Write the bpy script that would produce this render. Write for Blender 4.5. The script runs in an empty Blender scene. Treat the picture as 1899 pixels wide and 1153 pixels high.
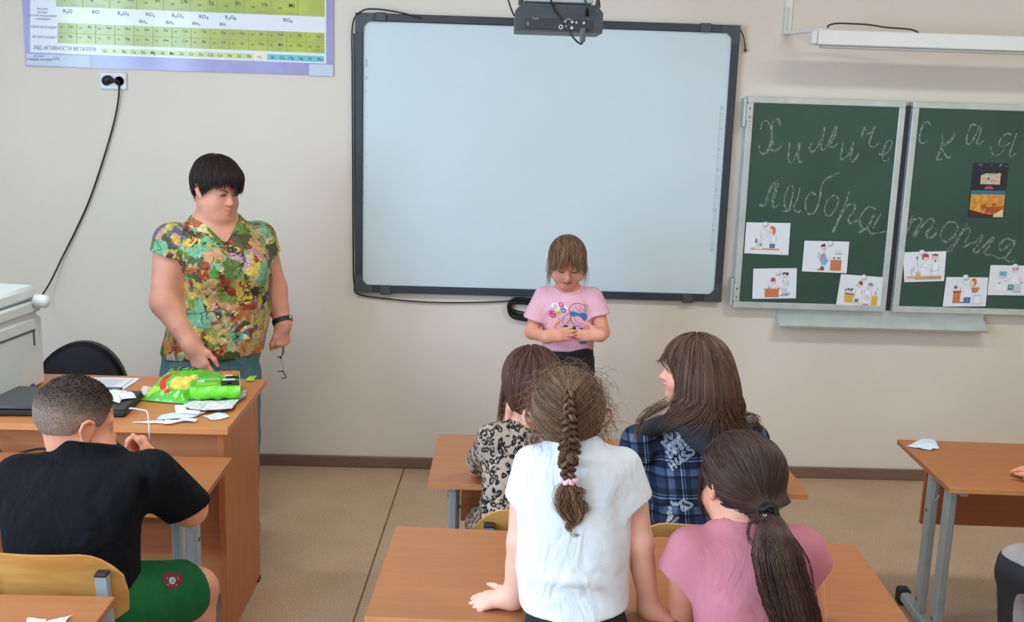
import bpy, math, random
import numpy as np
from mathutils import Vector, Matrix
from mathutils.bvhtree import BVHTree

random.seed(7)
RNG = np.random.default_rng(11)
C = bpy.context.scene.collection
SC = bpy.context.scene

# ---------------------------------------------------------------- camera
FW, FH, FPX = 1899.0, 1153.0, 1987.5
CAM = np.array([0.0, -5.114, 1.841])
YAW, PITCH, ROLL = 0.0234, 0.198, 0.0317
_fw = np.array([math.sin(YAW)*math.cos(PITCH), math.cos(YAW)*math.cos(PITCH), -math.sin(PITCH)])
_r0 = np.array([math.cos(YAW), -math.sin(YAW), 0.0])
_u0 = np.cross(_r0, _fw)
_rt = math.cos(ROLL)*_r0 + math.sin(ROLL)*_u0
_up = -math.sin(ROLL)*_r0 + math.cos(ROLL)*_u0
cam_d = bpy.data.cameras.new('camera')
cam_o = bpy.data.objects.new('camera', cam_d)
C.objects.link(cam_o)
cam_d.sensor_fit = 'HORIZONTAL'
cam_d.sensor_width = 36.0
cam_d.lens = 36.0*FPX/FW
cam_d.clip_start = 0.05
m4 = Matrix.Identity(4)
for i in range(3):
    m4[i][0], m4[i][1], m4[i][2], m4[i][3] = _rt[i], _up[i], -_fw[i], CAM[i]
cam_o.matrix_world = m4
SC.camera = cam_o

def at(px, py, Y=None, Z=None, X=None):
    """the point of the room seen at a pixel of the photograph, on the plane y=Y, z=Z or x=X"""
    d = _fw + _rt*(px-FW/2)/FPX - _up*(py-FH/2)/FPX
    if Y is not None: t = (Y-CAM[1])/d[1]
    elif Z is not None: t = (Z-CAM[2])/d[2]
    else: t = (X-CAM[0])/d[0]
    return CAM + t*d

# ---------------------------------------------------------------- world, light, exposure
SC.view_settings.view_transform = 'Standard'
SC.view_settings.look = 'None'
SC.view_settings.exposure = 0.17
SC.view_settings.gamma = 1.0
SC.view_settings.use_curve_mapping = False
w = bpy.data.worlds.new('world'); SC.world = w
w.use_nodes = True
wb = w.node_tree.nodes['Background']
wb.inputs[0].default_value = (0.62, 0.78, 1.0, 1)
wb.inputs[1].default_value = 1.0

ROOM_L, ROOM_R, ROOM_B, ROOM_T = -3.3, 3.9, -7.6, 3.05
def area(name, loc, rot, sx, sy, power, col):
    l = bpy.data.lights.new(name, 'AREA'); l.shape = 'RECTANGLE'; l.size = sx; l.size_y = sy
    l.energy = power; l.color = col
    o = bpy.data.objects.new(name, l); C.objects.link(o); o.location = loc; o.rotation_euler = rot
    return o
WINS = [(-6.3, 1.5, 104), (-4.1, 1.5, 112), (-1.9, 1.5, 14)]     # centre y and width of the windows in the left wall
for wy, ww_, pw_ in WINS:
    area('daylight', (ROOM_L+0.03, wy, 1.85), (0, math.radians(-90), 0), 1.7, ww_-0.1, pw_, (0.49, 0.705, 0.95))
CEIL = [(-0.9, -2.2), (1.9, -2.2), (-0.9, -4.8), (1.7, -4.8)]  # unseen ceiling lamps, added to brighten and even out the front wall
for lx, ly in CEIL:
    area('ceiling_fill_light', (lx, ly, ROOM_T-0.10), (0, 0, 0), 1.15, 0.28, (34 if lx > 0 else 26) if ly > -3 else 8, (0.77, 0.75, 0.72))

# ---------------------------------------------------------------- helpers
def lin(c):
    out = []
    for v in c[:3]:
        v = v/255.0
        out.append(v/12.92 if v <= 0.04045 else ((v+0.055)/1.055)**2.4)
    return (out[0], out[1], out[2], 1.0)

_M = {}
def pm(name, col, rough=0.5, metal=0.0, spec=0.5, var=0.0, vscale=8.0, bump=0.0, bscale=60.0, coat=0.0, sub=0.0, stretch=None, alpha=None, wr=0.0):
    """a procedural principled material: base colour with noise variation and bump"""
    if name in _M: return _M[name]
    m = bpy.data.materials.new(name); m.use_nodes = True
    nt = m.node_tree; b = nt.nodes['Principled BSDF']
    b.inputs['Base Color'].default_value = lin(col)
    b.inputs['Roughness'].default_value = rough
    b.inputs['Metallic'].default_value = metal
    b.inputs['Specular IOR Level'].default_value = spec
    if coat: b.inputs['Coat Weight'].default_value = coat; b.inputs['Coat Roughness'].default_value = 0.12
    if sub:
        b.inputs['Subsurface Weight'].default_value = sub
        b.inputs['Subsurface Radius'].default_value = (0.012, 0.005, 0.003)
        b.inputs['Subsurface Scale'].default_value = 1.0
    if alpha is not None: b.inputs['Alpha'].default_value = alpha
    tc = nt.nodes.new('ShaderNodeTexCoord'); src = tc.outputs['Object']
    if stretch:
        mp = nt.nodes.new('ShaderNodeMapping'); mp.inputs['Scale'].default_value = stretch
        nt.links.new(src, mp.inputs['Vector']); src = mp.outputs['Vector']
    if var:
        n = nt.nodes.new('ShaderNodeTexNoise'); n.inputs['Scale'].default_value = vscale; n.inputs['Detail'].default_value = 5
        nt.links.new(src, n.inputs['Vector'])
        r = nt.nodes.new('ShaderNodeValToRGB')
        a = lin([max(0, v*(1-var)) for v in col]); c2 = lin([min(255, v*(1+var)) for v in col])
        r.color_ramp.elements[0].position = 0.3; r.color_ramp.elements[1].position = 0.7
        r.color_ramp.elements[0].color = a; r.color_ramp.elements[1].color = c2
        nt.links.new(n.outputs['Fac'], r.inputs['Fac']); nt.links.new(r.outputs['Color'], b.inputs['Base Color'])
    if bump:
        n2 = nt.nodes.new('ShaderNodeTexNoise'); n2.inputs['Scale'].default_value = bscale; n2.inputs['Detail'].default_value = 4
        nt.links.new(src, n2.inputs['Vector'])
        bp = nt.nodes.new('ShaderNodeBump'); bp.inputs['Strength'].default_value = bump; bp.inputs['Distance'].default_value = 0.01
        nt.links.new(n2.outputs['Fac'], bp.inputs['Height']); nt.links.new(bp.outputs['Normal'], b.inputs['Normal'])
    if wr:
        n3 = nt.nodes.new('ShaderNodeTexNoise'); n3.inputs['Scale'].default_value = 8; n3.inputs['Detail'].default_value = 2.5; n3.inputs['Distortion'].default_value = 1.6
        mp3 = nt.nodes.new('ShaderNodeMapping'); mp3.inputs['Scale'].default_value = (1.3, 1, .8); mp3.inputs['Rotation'].default_value = (0, .6, 0)
        nt.links.new(tc.outputs['Object'], mp3.inputs[0]); nt.links.new(mp3.outputs[0], n3.inputs['Vector'])
        b3 = nt.nodes.new('ShaderNodeBump'); b3.inputs['Strength'].default_value = wr; b3.inputs['Distance'].default_value = 0.03
        nt.links.new(n3.outputs['Fac'], b3.inputs['Height'])
        if bump: nt.links.new(bp.outputs['Normal'], b3.inputs['Normal'])
        nt.links.new(b3.outputs['Normal'], b.inputs['Normal'])
    _M[name] = m
    return m

def nodes_of(m):
    return m.node_tree, m.node_tree.nodes['Principled BSDF']

class MB:
    """collects shapes and links them as ONE mesh object"""
    def __init__(s): s.V = []; s.F = []; s.M = []; s.n = 0
    def add(s, verts, faces, m=0):
        verts = np.asarray(verts, float).reshape(-1, 3)
        k = s.n; s.V.append(verts); s.n += len(verts)
        for f in faces: s.F.append([int(i)+k for i in f]); s.M.append(m)
        return s
    def box(s, x0, x1, y0, y1, z0, z1, b=0.0, R=None, o=None, m=0):
        c = np.array([(x0+x1)/2, (y0+y1)/2, (z0+z1)/2]); h = np.array([abs(x1-x0)/2, abs(y1-y0)/2, abs(z1-z0)/2])
        b = min(b, h.min()*0.95)
        V = []; idx = {}
        for sx in (-1, 1):
            for sy in (-1, 1):
                for sz in (-1, 1):
                    sg = np.array([sx, sy, sz])
                    for ax in range(3):
                        p = h - b; p = p.copy(); p[ax] = h[ax]
                        idx[(sx, sy, sz, ax)] = len(V); V.append(c + sg*p)
                        if b <= 0: break
        F = []
        if b <= 0:
            g = lambda a, b_, c_: idx[(a, b_, c_, 0)]
            F = [[g(-1,-1,-1), g(-1,-1,1), g(-1,1,1), g(-1,1,-1)], [g(1,-1,-1), g(1,1,-1), g(1,1,1), g(1,-1,1)],
                 [g(-1,-1,-1), g(1,-1,-1), g(1,-1,1), g(-1,-1,1)], [g(-1,1,-1), g(-1,1,1), g(1,1,1), g(1,1,-1)],
                 [g(-1,-1,-1), g(-1,1,-1), g(1,1,-1), g(1,-1,-1)], [g(-1,-1,1), g(1,-1,1), g(1,1,1), g(-1,1,1)]]
        else:
            def face(pts):
                p = np.array([V[i] for i in pts]); n = np.cross(p[1]-p[0], p[2]-p[0])
                if n @ (p.mean(0)-c) < 0: pts = pts[::-1]
                F.append(pts)
            for ax in range(3):
                o1, o2 = [a for a in range(3) if a != ax]
                for sg in (-1, 1):
                    L = []
                    for a, b_ in ((-1,-1), (1,-1), (1,1), (-1,1)):
                        k = [0,0,0]; k[ax] = sg; k[o1] = a; k[o2] = b_; L.append(idx[(k[0],k[1],k[2],ax)])
                    face(L)
            for ax in range(3):
                o1, o2 = [a for a in range(3) if a != ax]
                for a in (-1, 1):
                    for b_ in (-1, 1):
                        k0 = [0,0,0]; k0[o1] = a; k0[o2] = b_; k1 = list(k0); k0[ax] = -1; k1[ax] = 1
                        k0 = tuple(k0); k1 = tuple(k1)
                        face([idx[k0+(o1,)], idx[k1+(o1,)], idx[k1+(o2,)], idx[k0+(o2,)]])
            for sx in (-1, 1):
                for sy in (-1, 1):
                    for sz in (-1, 1): face([idx[(sx,sy,sz,a)] for a in range(3)])
        V = np.array(V)
        if R is not None:
            piv = c if o is None else np.asarray(o); V = (V-piv) @ np.asarray(R).T + piv
        return s.add(V, F, m)
    def tube(s, pts, r, n=8, m=0, cap=True, closed=False, flat=None):
        P = np.asarray(pts, float); N = len(P)
        r = np.broadcast_to(np.asarray(r, float), (N,))
        T = np.gradient(P, axis=0) if not closed else (np.roll(P, -1, 0)-np.roll(P, 1, 0))
        T /= np.linalg.norm(T, axis=1)[:, None]+1e-12
        ref = np.array([0, 0, 1.0]) if abs(T[0, 2]) < 0.9 else np.array([1.0, 0, 0])
        a = np.cross(T[0], ref); a /= np.linalg.norm(a)
        rings = []
        th = np.linspace(0, 2*math.pi, n, endpoint=False)
        for i in range(N):
            a = a - T[i]*(a@T[i]); a /= np.linalg.norm(a)+1e-12
            b = np.cross(T[i], a)
            f2 = 1.0 if flat is None else flat
            rings.append(P[i] + r[i]*(np.cos(th)[:, None]*a + f2*np.sin(th)[:, None]*b))
        V = np.concatenate(rings); F = []
        for i in range(N if closed else N-1):
            j = (i+1) % N
            for k in range(n):
                l = (k+1) % n
                F.append([i*n+k, i*n+l, j*n+l, j*n+k])
        if cap and not closed:
            F.append(list(range(n))[::-1]); F.append([(N-1)*n+k for k in range(n)])
        return s.add(V, F, m)
    def prism(s, poly, frame, t0, t1, m=0):
        """poly in 2D, frame=(origin, ax, ay, an): extruded from t0 to t1 along an"""
        o, ax, ay, an = [np.asarray(v, float) for v in frame]
        q = np.asarray(poly, float); n = len(q)
        A = o + q[:, :1]*ax + q[:, 1:2]*ay
        V = np.concatenate([A+an*t0, A+an*t1])
        F = [[i for i in range(n)][::-1], [n+i for i in range(n)]]
        for i in range(n):
            j = (i+1) % n; F.append([i, j, n+j, n+i])
        return s.add(V, F, m)
    def lathe(s, prof, c=(0,0,0), axis=(0,0,1), n=20, m=0):
        ax = np.asarray(axis, float); ax /= np.linalg.norm(ax)
        ref = np.array([1.0,0,0]) if abs(ax[0]) < 0.9 else np.array([0,1.0,0])
        a = np.cross(ax, ref); a /= np.linalg.norm(a); b = np.cross(ax, a)
        th = np.linspace(0, 2*math.pi, n, endpoint=False); V = []
        for r, h in prof: V.append(np.asarray(c)+ax*h + max(r, 1e-5)*(np.cos(th)[:, None]*a+np.sin(th)[:, None]*b))
        V = np.concatenate(V); F = []
        for i in range(len(prof)-1):
            for k in range(n):
                l = (k+1) % n; F.append([i*n+k, i*n+l, (i+1)*n+l, (i+1)*n+k])
        F.append(list(range(n))[::-1]); F.append([(len(prof)-1)*n+k for k in range(n)])
        return s.add(V, F, m)
    def grid(s, G, m=0, close_u=False):
        """G: array (nu, nv, 3)"""
        nu, nv = G.shape[:2]; F = []
        for i in range(nu if close_u else nu-1):
            for j in range(nv-1):
                a = (i+1) % nu
                F.append([i*nv+j, a*nv+j, a*nv+j+1, i*nv+j+1])
        return s.add(G.reshape(-1, 3), F, m)
    def sheet(s, G, t, nrm, m=0):
        """a thin sheet with thickness t along nrm, from grid G (nu,nv,3)"""
        nu, nv = G.shape[:2]; nrm = np.asarray(nrm, float)
        s.grid(G+nrm*t/2, m); k = nu*nv
        s.grid((G-nrm*t/2)[::-1], m)
        B = [(i, 0) for i in range(nu)]+[(nu-1, j) for j in range(1, nv)]+[(i, nv-1) for i in range(nu-2, -1, -1)]+[(0, j) for j in range(nv-2, 0, -1)]
        P = np.array([G[i, j] for i, j in B]); n = len(P)
        s.add(np.concatenate([P+nrm*t/2, P-nrm*t/2]), [[i, n+i, n+(i+1) % n, (i+1) % n] for i in range(n)], m)
        return s
    def build(s, name, mats, parent=None, smooth=40, origin=None, rand=False):
        V = np.concatenate(s.V) if s.V else np.zeros((0, 3))
        if origin is not None: V = V-np.asarray(origin)
        return link_mesh(name, V, s.F, mats, parent, smooth, origin, s.M)

def link_mesh(name, V, F, mats, parent=None, smooth=40, origin=None, midx=None):
    me = bpy.data.meshes.new(name)
    F = [list(f) for f in F] if not isinstance(F, np.ndarray) else F.tolist()
    me.from_pydata(np.asarray(V).tolist(), [], F)
    if not isinstance(mats, (list, tuple)): mats = [mats]
    for m in mats: me.materials.append(m)
    if midx is not None and len(mats) > 1: me.polygons.foreach_set('material_index', np.asarray(midx, dtype=np.int32))
    if smooth:
        me.polygons.foreach_set('use_smooth', np.ones(len(me.polygons), dtype=bool))
        if smooth < 180: me.set_sharp_from_angle(angle=math.radians(smooth))
    me.update()
    o = bpy.data.objects.new(name, me); C.objects.link(o)
    if parent is not None:
        o.parent = parent
    if origin is not None:
        if parent is not None: o.location = Vector(origin)-parent.location
        else: o.location = origin
    return o

def tag(o, label=None, cat=None, group=None, kind=None):
    if label: o['label'] = label
    if cat: o['category'] = cat
    if group: o['group'] = group
    if kind: o['kind'] = kind
    return o

def thing(name, label, cat, loc=(0,0,0), rz=0.0, group=None):
    o = bpy.data.objects.new(name, None); C.objects.link(o)
    o.empty_display_size = 0.1
    o.location = loc; o.rotation_euler = (0, 0, rz)
    return tag(o, label, cat, group)

def copy_tree(o, parent=None):
    kids = list(o.children)
    c = o.copy(); C.objects.link(c)
    if parent is not None: c.parent = parent
    for ch in kids: copy_tree(ch, c)
    return c

def catmull(P, n=8, closed=False):
    P = np.asarray(P, float); N = len(P); out = []
    if closed: idx = lambda i: P[i % N]
    else: idx = lambda i: P[min(max(i, 0), N-1)]
    for i in range(N if closed else N-1):
        p0, p1, p2, p3 = idx(i-1), idx(i), idx(i+1), idx(i+2)
        for t in np.linspace(0, 1, n, endpoint=False):
            out.append(0.5*((2*p1)+(-p0+p2)*t+(2*p0-5*p1+4*p2-p3)*t*t+(-p0+3*p1-3*p2+p3)*t**3))
    if not closed: out.append(P[-1])
    return np.array(out)

_TX = {}
def text2d(s, bold=False):
    """outline text as flat triangles, height normalised to capital height 1, centred on x"""
    if s in _TX: return _TX[s]
    cu = bpy.data.curves.new('t', 'FONT'); cu.body = s; cu.size = 1.0; cu.align_x = 'CENTER'; cu.resolution_u = 3
    if bold: cu.offset = 0.004
    o = bpy.data.objects.new('t', cu)
    C.objects.link(o)
    dg = bpy.context.evaluated_depsgraph_get()
    me = bpy.data.meshes.new_from_object(o.evaluated_get(dg))
    V = np.array([v.co[:2] for v in me.vertices]).reshape(-1, 2); F = [list(p.vertices) for p in me.polygons]
    bpy.data.objects.remove(o); bpy.data.meshes.remove(me); bpy.data.curves.remove(cu)
    V = V/0.73 if len(V) else V
    _TX[s] = (V, F)
    return V, F

def ribbon2d(pts, w):
    P = np.asarray(pts, float); T = np.gradient(P, axis=0); T /= np.linalg.norm(T, axis=1)[:, None]+1e-12
    N = np.stack([-T[:, 1], T[:, 0]], 1); w = np.broadcast_to(np.asarray(w, float), (len(P),))[:, None]
    V = np.concatenate([P+N*w/2, P-N*w/2]); n = len(P)
    return V, [[i, i+1, n+i+1, n+i] for i in range(n-1)]
# ---------------------------------------------------------------- materials of the room
def wood_mat(name, col, dark, scale=(1.2, 18, 18), rough=0.42):
    m = pm(name, col, rough, spec=0.4); nt, b = nodes_of(m)
    tc = nt.nodes.new('ShaderNodeTexCoord'); mp = nt.nodes.new('ShaderNodeMapping'); mp.inputs['Scale'].default_value = scale
    n = nt.nodes.new('ShaderNodeTexNoise'); n.inputs['Scale'].default_value = 3.0; n.inputs['Detail'].default_value = 8; n.inputs['Distortion'].default_value = 0.6
    r = nt.nodes.new('ShaderNodeValToRGB'); r.color_ramp.elements[0].position = 0.32; r.color_ramp.elements[1].position = 0.68
    r.color_ramp.elements[0].color = lin(dark); r.color_ramp.elements[1].color = lin(col)
    nt.links.new(tc.outputs['Object'], mp.inputs['Vector']); nt.links.new(mp.outputs['Vector'], n.inputs['Vector'])
    nt.links.new(n.outputs['Fac'], r.inputs['Fac']); nt.links.new(r.outputs['Color'], b.inputs['Base Color'])
    return m
M_wall = pm('wall_paint', (227, 217, 204), 0.75, spec=0.25, var=0.012, vscale=1.5, bump=0.05, bscale=90)
M_wall2 = pm('side_wall_paint', (226, 214, 196), 0.8, spec=0.2, var=0.01, vscale=1.2)
M_ceil = pm('ceiling_paint', (238, 236, 230), 0.9, spec=0.1, var=0.01)
M_base = pm('baseboard_plastic', (122, 96, 82), 0.45, var=0.06, vscale=14, stretch=(0.6, 8, 8))
M_desk = wood_mat('beech_laminate', (174, 114, 71), (166, 106, 64))
M_desk_edge = pm('beech_edge_band', (212, 146, 92), 0.4, var=0.03, vscale=20)
M_panel = wood_mat('beech_panel', (176, 106, 66), (166, 97, 58))
M_desk2 = wood_mat('teacher_desk_laminate', (200, 132, 80), (191, 123, 72))
M_ply = wood_mat('varnished_plywood', (212, 158, 88), (192, 134, 66), (1.5, 14, 14), 0.3)
M_steel = pm('grey_painted_steel', (168, 180, 186), 0.4, 0.2, var=0.03, vscale=20)
M_black = pm('black_plastic', (26, 26, 28), 0.45, var=0.1, vscale=30)
M_blackcap = pm('black_rubber_cap', (34, 30, 30), 0.6)
M_screw = pm('screw_metal', (120, 122, 124), 0.3, 0.9)
M_alu = pm('aluminium_profile', (205, 212, 210), 0.36, 0.35, var=0.04, vscale=12)
M_frame = pm('dark_grey_frame', (52, 58, 68), 0.42, var=0.06, vscale=10)
M_frame2 = pm('corner_piece_grey', (66, 74, 80), 0.5, var=0.05, vscale=12)
M_wb = pm('whiteboard_surface', (208, 223, 230), 0.28, spec=0.4, var=0.008, vscale=2.0)
M_cable = pm('black_cable', (18, 18, 20), 0.4)
M_white = pm('white_plastic', (222, 226, 226), 0.35, var=0.01)
M_whitep = pm('white_painted_metal', (226, 228, 226), 0.4, var=0.01)
M_paper = pm('white_paper', (232, 236, 242), 0.75, var=0.01, vscale=10)

# floor: speckled linoleum with a welded seam
M_floor = pm('linoleum', (186, 164, 132), 0.5, spec=0.35); nt, b = nodes_of(M_floor)
tc = nt.nodes.new('ShaderNodeTexCoord')
n1 = nt.nodes.new('ShaderNodeTexNoise'); n1.inputs['Scale'].default_value = 130; n1.inputs['Detail'].default_value = 3
r1 = nt.nodes.new('ShaderNodeValToRGB'); r1.color_ramp.elements[0].position = 0.33; r1.color_ramp.elements[1].position = 0.68
r1.color_ramp.elements[0].color = lin((176, 147, 119)); r1.color_ramp.elements[1].color = lin((202, 173, 145))
n2 = nt.nodes.new('ShaderNodeTexNoise'); n2.inputs['Scale'].default_value = 5; n2.inputs['Detail'].default_value = 4
mx = nt.nodes.new('ShaderNodeMix'); mx.data_type = 'RGBA'; mx.blend_type = 'MULTIPLY'; mx.inputs['Factor'].default_value = 0.5
r2 = nt.nodes.new('ShaderNodeValToRGB'); r2.color_ramp.elements[0].color = (0.82, 0.81, 0.79, 1); r2.color_ramp.elements[1].color = (1, 1, 1, 1)
r2.color_ramp.elements[0].position = 0.35; r2.color_ramp.elements[1].position = 0.62
vo = nt.nodes.new('ShaderNodeTexVoronoi'); vo.inputs['Scale'].default_value = 9
r3 = nt.nodes.new('ShaderNodeValToRGB'); r3.color_ramp.elements[0].position = 0.02; r3.color_ramp.elements[1].position = 0.045
r3.color_ramp.elements[0].color = lin((112, 92, 74)); r3.color_ramp.elements[1].color = (1, 1, 1, 1)
mx2 = nt.nodes.new('ShaderNodeMix'); mx2.data_type = 'RGBA'; mx2.blend_type = 'MULTIPLY'; mx2.inputs['Factor'].default_value = 0.35
for n in (n1, n2, vo): nt.links.new(tc.outputs['Object'], n.inputs['Vector'])
nt.links.new(n1.outputs['Fac'], r1.inputs['Fac']); nt.links.new(n2.outputs['Fac'], r2.inputs['Fac']); nt.links.new(vo.outputs['Distance'], r3.inputs['Fac'])
nt.links.new(r1.outputs['Color'], mx.inputs['A']); nt.links.new(r2.outputs['Color'], mx.inputs['B'])
nt.links.new(mx.outputs['Result'], mx2.inputs['A']); nt.links.new(r3.outputs['Color'], mx2.inputs['B'])
nt.links.new(mx2.outputs['Result'], b.inputs['Base Color'])
M_seam = pm('floor_seam', (104, 86, 66), 0.6, var=0.2, vscale=30)

# ---------------------------------------------------------------- the room
def struct(name, mb, m, smooth=0, parent=None):
    o = mb.build(name, m, parent, smooth)
    if parent is None: o['kind'] = 'structure'
    return o
struct('floor', MB().box(ROOM_L-0.2, ROOM_R+0.2, ROOM_B-0.2, 0.2, -0.15, 0), M_floor)
struct('ceiling', MB().box(ROOM_L-0.2, ROOM_R+0.2, ROOM_B-0.2, 0.2, ROOM_T, ROOM_T+0.15), M_ceil)
struct('wall_front', MB().box(ROOM_L-0.2, ROOM_R+0.2, 0, 0.2, 0, ROOM_T), M_wall)
struct('wall_right', MB().box(ROOM_R, ROOM_R+0.2, ROOM_B, 0, 0, ROOM_T), M_wall2)
struct('wall_back', MB().box(ROOM_L-0.2, ROOM_R+0.2, ROOM_B-0.2, ROOM_B, 0, ROOM_T), M_wall2)
mb = MB(); mb.box(ROOM_L-0.2, ROOM_L, ROOM_B, 0, 0, 0.95); mb.box(ROOM_L-0.2, ROOM_L, ROOM_B, 0, 2.75, ROOM_T)
ys = [ROOM_B]+[v for wy, ww_, pw_ in WINS for v in (wy-ww_/2, wy+ww_/2)]+[0]
for i in range(0, len(ys), 2): mb.box(ROOM_L-0.2, ROOM_L, ys[i], ys[i+1], 0.95, 2.75)
struct('wall_left', mb, M_wall2)
for i, (wy, ww_, pw_) in enumerate(WINS):
    f = MB(); y0, y1 = wy-ww_/2, wy+ww_/2
    for a in ((y0, y0+0.06, 0.95, 2.75), (y1-0.06, y1, 0.95, 2.75), (y0, y1, 0.95, 1.01), (y0, y1, 2.69, 2.75), (wy-0.03, wy+0.03, 0.95, 2.75)):
        f.box(ROOM_L-0.15, ROOM_L-0.09, a[0], a[1], a[2], a[3])
    wo = struct('window_%d' % (i+1), f, M_whitep)
    g = pm('window_glass', (230, 240, 245), 0.05, spec=0.5, alpha=0.15)
    MB().box(ROOM_L-0.125, ROOM_L-0.115, y0+0.05, y1-0.05, 1.0, 2.7).build('pane', g, wo, 0)
struct('baseboard_front', MB().box(ROOM_L, ROOM_R, -0.014, 0.0, 0, 0.058, b=0.004), M_base, 30)
struct('baseboard_right', MB().box(ROOM_R-0.014, ROOM_R, ROOM_B, 0, 0, 0.058, b=0.004), M_base, 30)
# the seam of the linoleum runs from the front wall towards the class
a, b2 = at(750, 867, Z=0), at(655, 1153, Z=0); d = (b2-a)/np.linalg.norm(b2-a); a = a-d*0.0; e = a+d*5.0
nv = np.array([-d[1], d[0], 0])*0.0035
struct('trim_1', MB().add([a-nv, a+nv, e+nv, e-nv] + [q+np.array([0, 0, 0.0008]) for q in (a-nv, a+nv, e+nv, e-nv)], [[4, 5, 6, 7], [0, 3, 2, 1], [0, 1, 5, 4], [2, 3, 7, 6], [1, 2, 6, 5], [3, 0, 4, 7]]), M_seam)
M_tube = pm('fill_lamp_diffuser', (245, 245, 240), 0.4)
nt, bb = nodes_of(M_tube); bb.inputs['Emission Color'].default_value = (1, 0.95, 0.85, 1); bb.inputs['Emission Strength'].default_value = 1.5  # glowing cover of the added ceiling lamps
for i, (lx, ly) in enumerate(CEIL):
    t = thing('added_ceiling_lamp', 'unseen white rectangular lamp added under the classroom ceiling for extra light', 'lamp', (lx, ly, ROOM_T), group='added ceiling lamps above the class')
    MB().box(-0.62, 0.62, -0.16, 0.16, -0.06, 0, b=0.01).build('lamp_housing', M_whitep, t, 30)
    MB().box(-0.58, 0.58, -0.13, 0.13, -0.085, -0.06, b=0.01).build('diffuser', M_tube, t, 30)

# ---------------------------------------------------------------- whiteboard
def W3(px, py, Y): return at(px, py, Y=Y)
X0, Z0, WW, WH = -0.6398, 0.8935, 1.7704, 1.2981
FR = 0.036
X1, Z1 = X0+WW, Z0+WH
wbt = thing('interactive_whiteboard', 'large blank white interactive board in a dark frame at the middle of the wall', 'whiteboard', (X0+WW/2, -0.001, Z0))
cx0 = X0+WW/2
L = lambda mb: mb
mb = MB(); mb.box(-WW/2+0.02, WW/2-0.02, -0.022, 0.0, 0.02, WH-0.02); mb.build('panel', M_wb, wbt, 0)
fb = MB()
for (a0, a1, c0, c1) in ((-WW/2, WW/2, 0, FR), (-WW/2, WW/2, WH-FR, WH)): fb.box(a0, a1, -0.034, 0, c0, c1, b=0.004)
for (a0, a1) in ((-WW/2, -WW/2+FR), (WW/2-FR, WW/2)): fb.box(a0, a1, -0.034, 0, FR, WH-FR, b=0.004)
fo = fb.build('frame', M_frame, wbt, 30)
for sx in (-1, 1):
    for (zz, s2) in ((0, 1), (WH, -1)):
        e = 0.055; q = FR+0.010
        poly = [(0, 0), (e+0.03, 0), (e+0.03, FR), (q+0.012, FR), (FR, q+0.012), (FR, e+0.03), (0, e+0.03)]
        poly = [((-WW/2+x) if sx < 0 else (WW/2-x), zz+s2*z) for x, z in poly]
        MB().prism(poly, ((0, 0, 0), (1, 0, 0), (0, 0, 1), (0, -1, 0)), 0.0, 0.036).build('corner_piece', M_frame2, wbt, 30)
for (cxp, top) in ((706, 1), (1311, 1), (715, 0), (1276, 0)):
    z = (WH-0.016) if top else 0.012
    x = at(cxp, 25 if top else 545, Y=-0.04)[0]-cx0
    MB().box(x-0.026, x+0.026, -0.045, 0, z-0.02, z+0.02, b=0.004).build('mounting_clip', M_frame2, wbt, 30)
M_icon = pm('printed_icon_grey', (120, 130, 145), 0.6)
ib = MB()
def q2(mb, x0, x1, z0, z1, y, m=0):
    mb.add([(x0, y, z0), (x1, y, z0), (x1, y, z1), (x0, y, z1)], [[0, 1, 2, 3]], m)
for k in range(14):
    xz = -WW/2+FR+0.014
    z = WH-0.235-0.058*k
    if k < 2 or k % 3: 
        if k < 2: q2(ib, xz-0.004, xz+0.006, z-0.006, z+0.03-0.02*k, -0.0226)
        else: q2(ib, xz-0.003, xz+0.004, z-0.002, z+0.002, -0.0226)
for k in range(22):
    xz = WW/2-FR-0.022; z = 0.25+k*0.032
    for (a0, a1, c0, c1) in ((-0.008, 0.008, -0.008, -0.0068), (-0.008, 0.008, 0.0068, 0.008), (-0.008, -0.0068, -0.008, 0.008), (0.0068, 0.008, -0.008, 0.008)):
        q2(ib, xz+a0, xz+a1, z+c0, z+c1, -0.0226)
    if k % 3 == 0: q2(ib, xz-0.004, xz+0.004, z-0.004, z+0.004, -0.0226)
q2(ib, WW/2-FR-0.026, WW/2-FR-0.0254, 0.23, 0.94, -0.0226)
pi = pm('printed_icon_pale', (176, 188, 198), 0.6)
ib.build('printed_icons', pi, wbt, 0)

def cable(name, label, pts, r, grp=None, mat=None, cat='cable', n=8, sub=8):
    P = catmull(pts, sub)
    o = MB().tube(P, r, n).build(name, mat or M_cable, None, 180, origin=P[0])
    return tag(o, label, cat, grp)
cable('cable', 'thin black cable hugging the left edge of the whiteboard and hanging below it',
      [at(780, 33, Y=-.05), at(740, 23, Y=-.045), at(700, 17, Y=-.045), at(672, 20, Y=-.05), at(654, 45, Y=-.02), at(653, 130, Y=-.012), at(654, 300, Y=-.012), at(655, 480, Y=-.012), at(657, 525, Y=-.012), at(664, 545, Y=-.012),
       at(720, 554, Y=-.012), at(790, 560, Y=-.012), at(860, 561, Y=-.012), at(930, 559, Y=-.012), at(955, 556, Y=-.012)], 0.0035)
cable('cable', 'second black cable running down beside the left frame of the whiteboard',
      [at(656, 62, Y=-.012), at(657, 150, Y=-.01), at(657.5, 300, Y=-.01), at(658.5, 440, Y=-.01), at(659, 470, Y=-.01)], 0.003)
cable('pen_cord', 'short black cord with a tip hanging from the upper right corner of the whiteboard',
      [at(1374, 56, Y=-.03), at(1378, 66, Y=-.02), at(1381, 78, Y=-.015), at(1382.5, 96, Y=-.015)], [0.0025]*18+[0.0035]*4+[0.006]*3, cat='cord')
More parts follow.
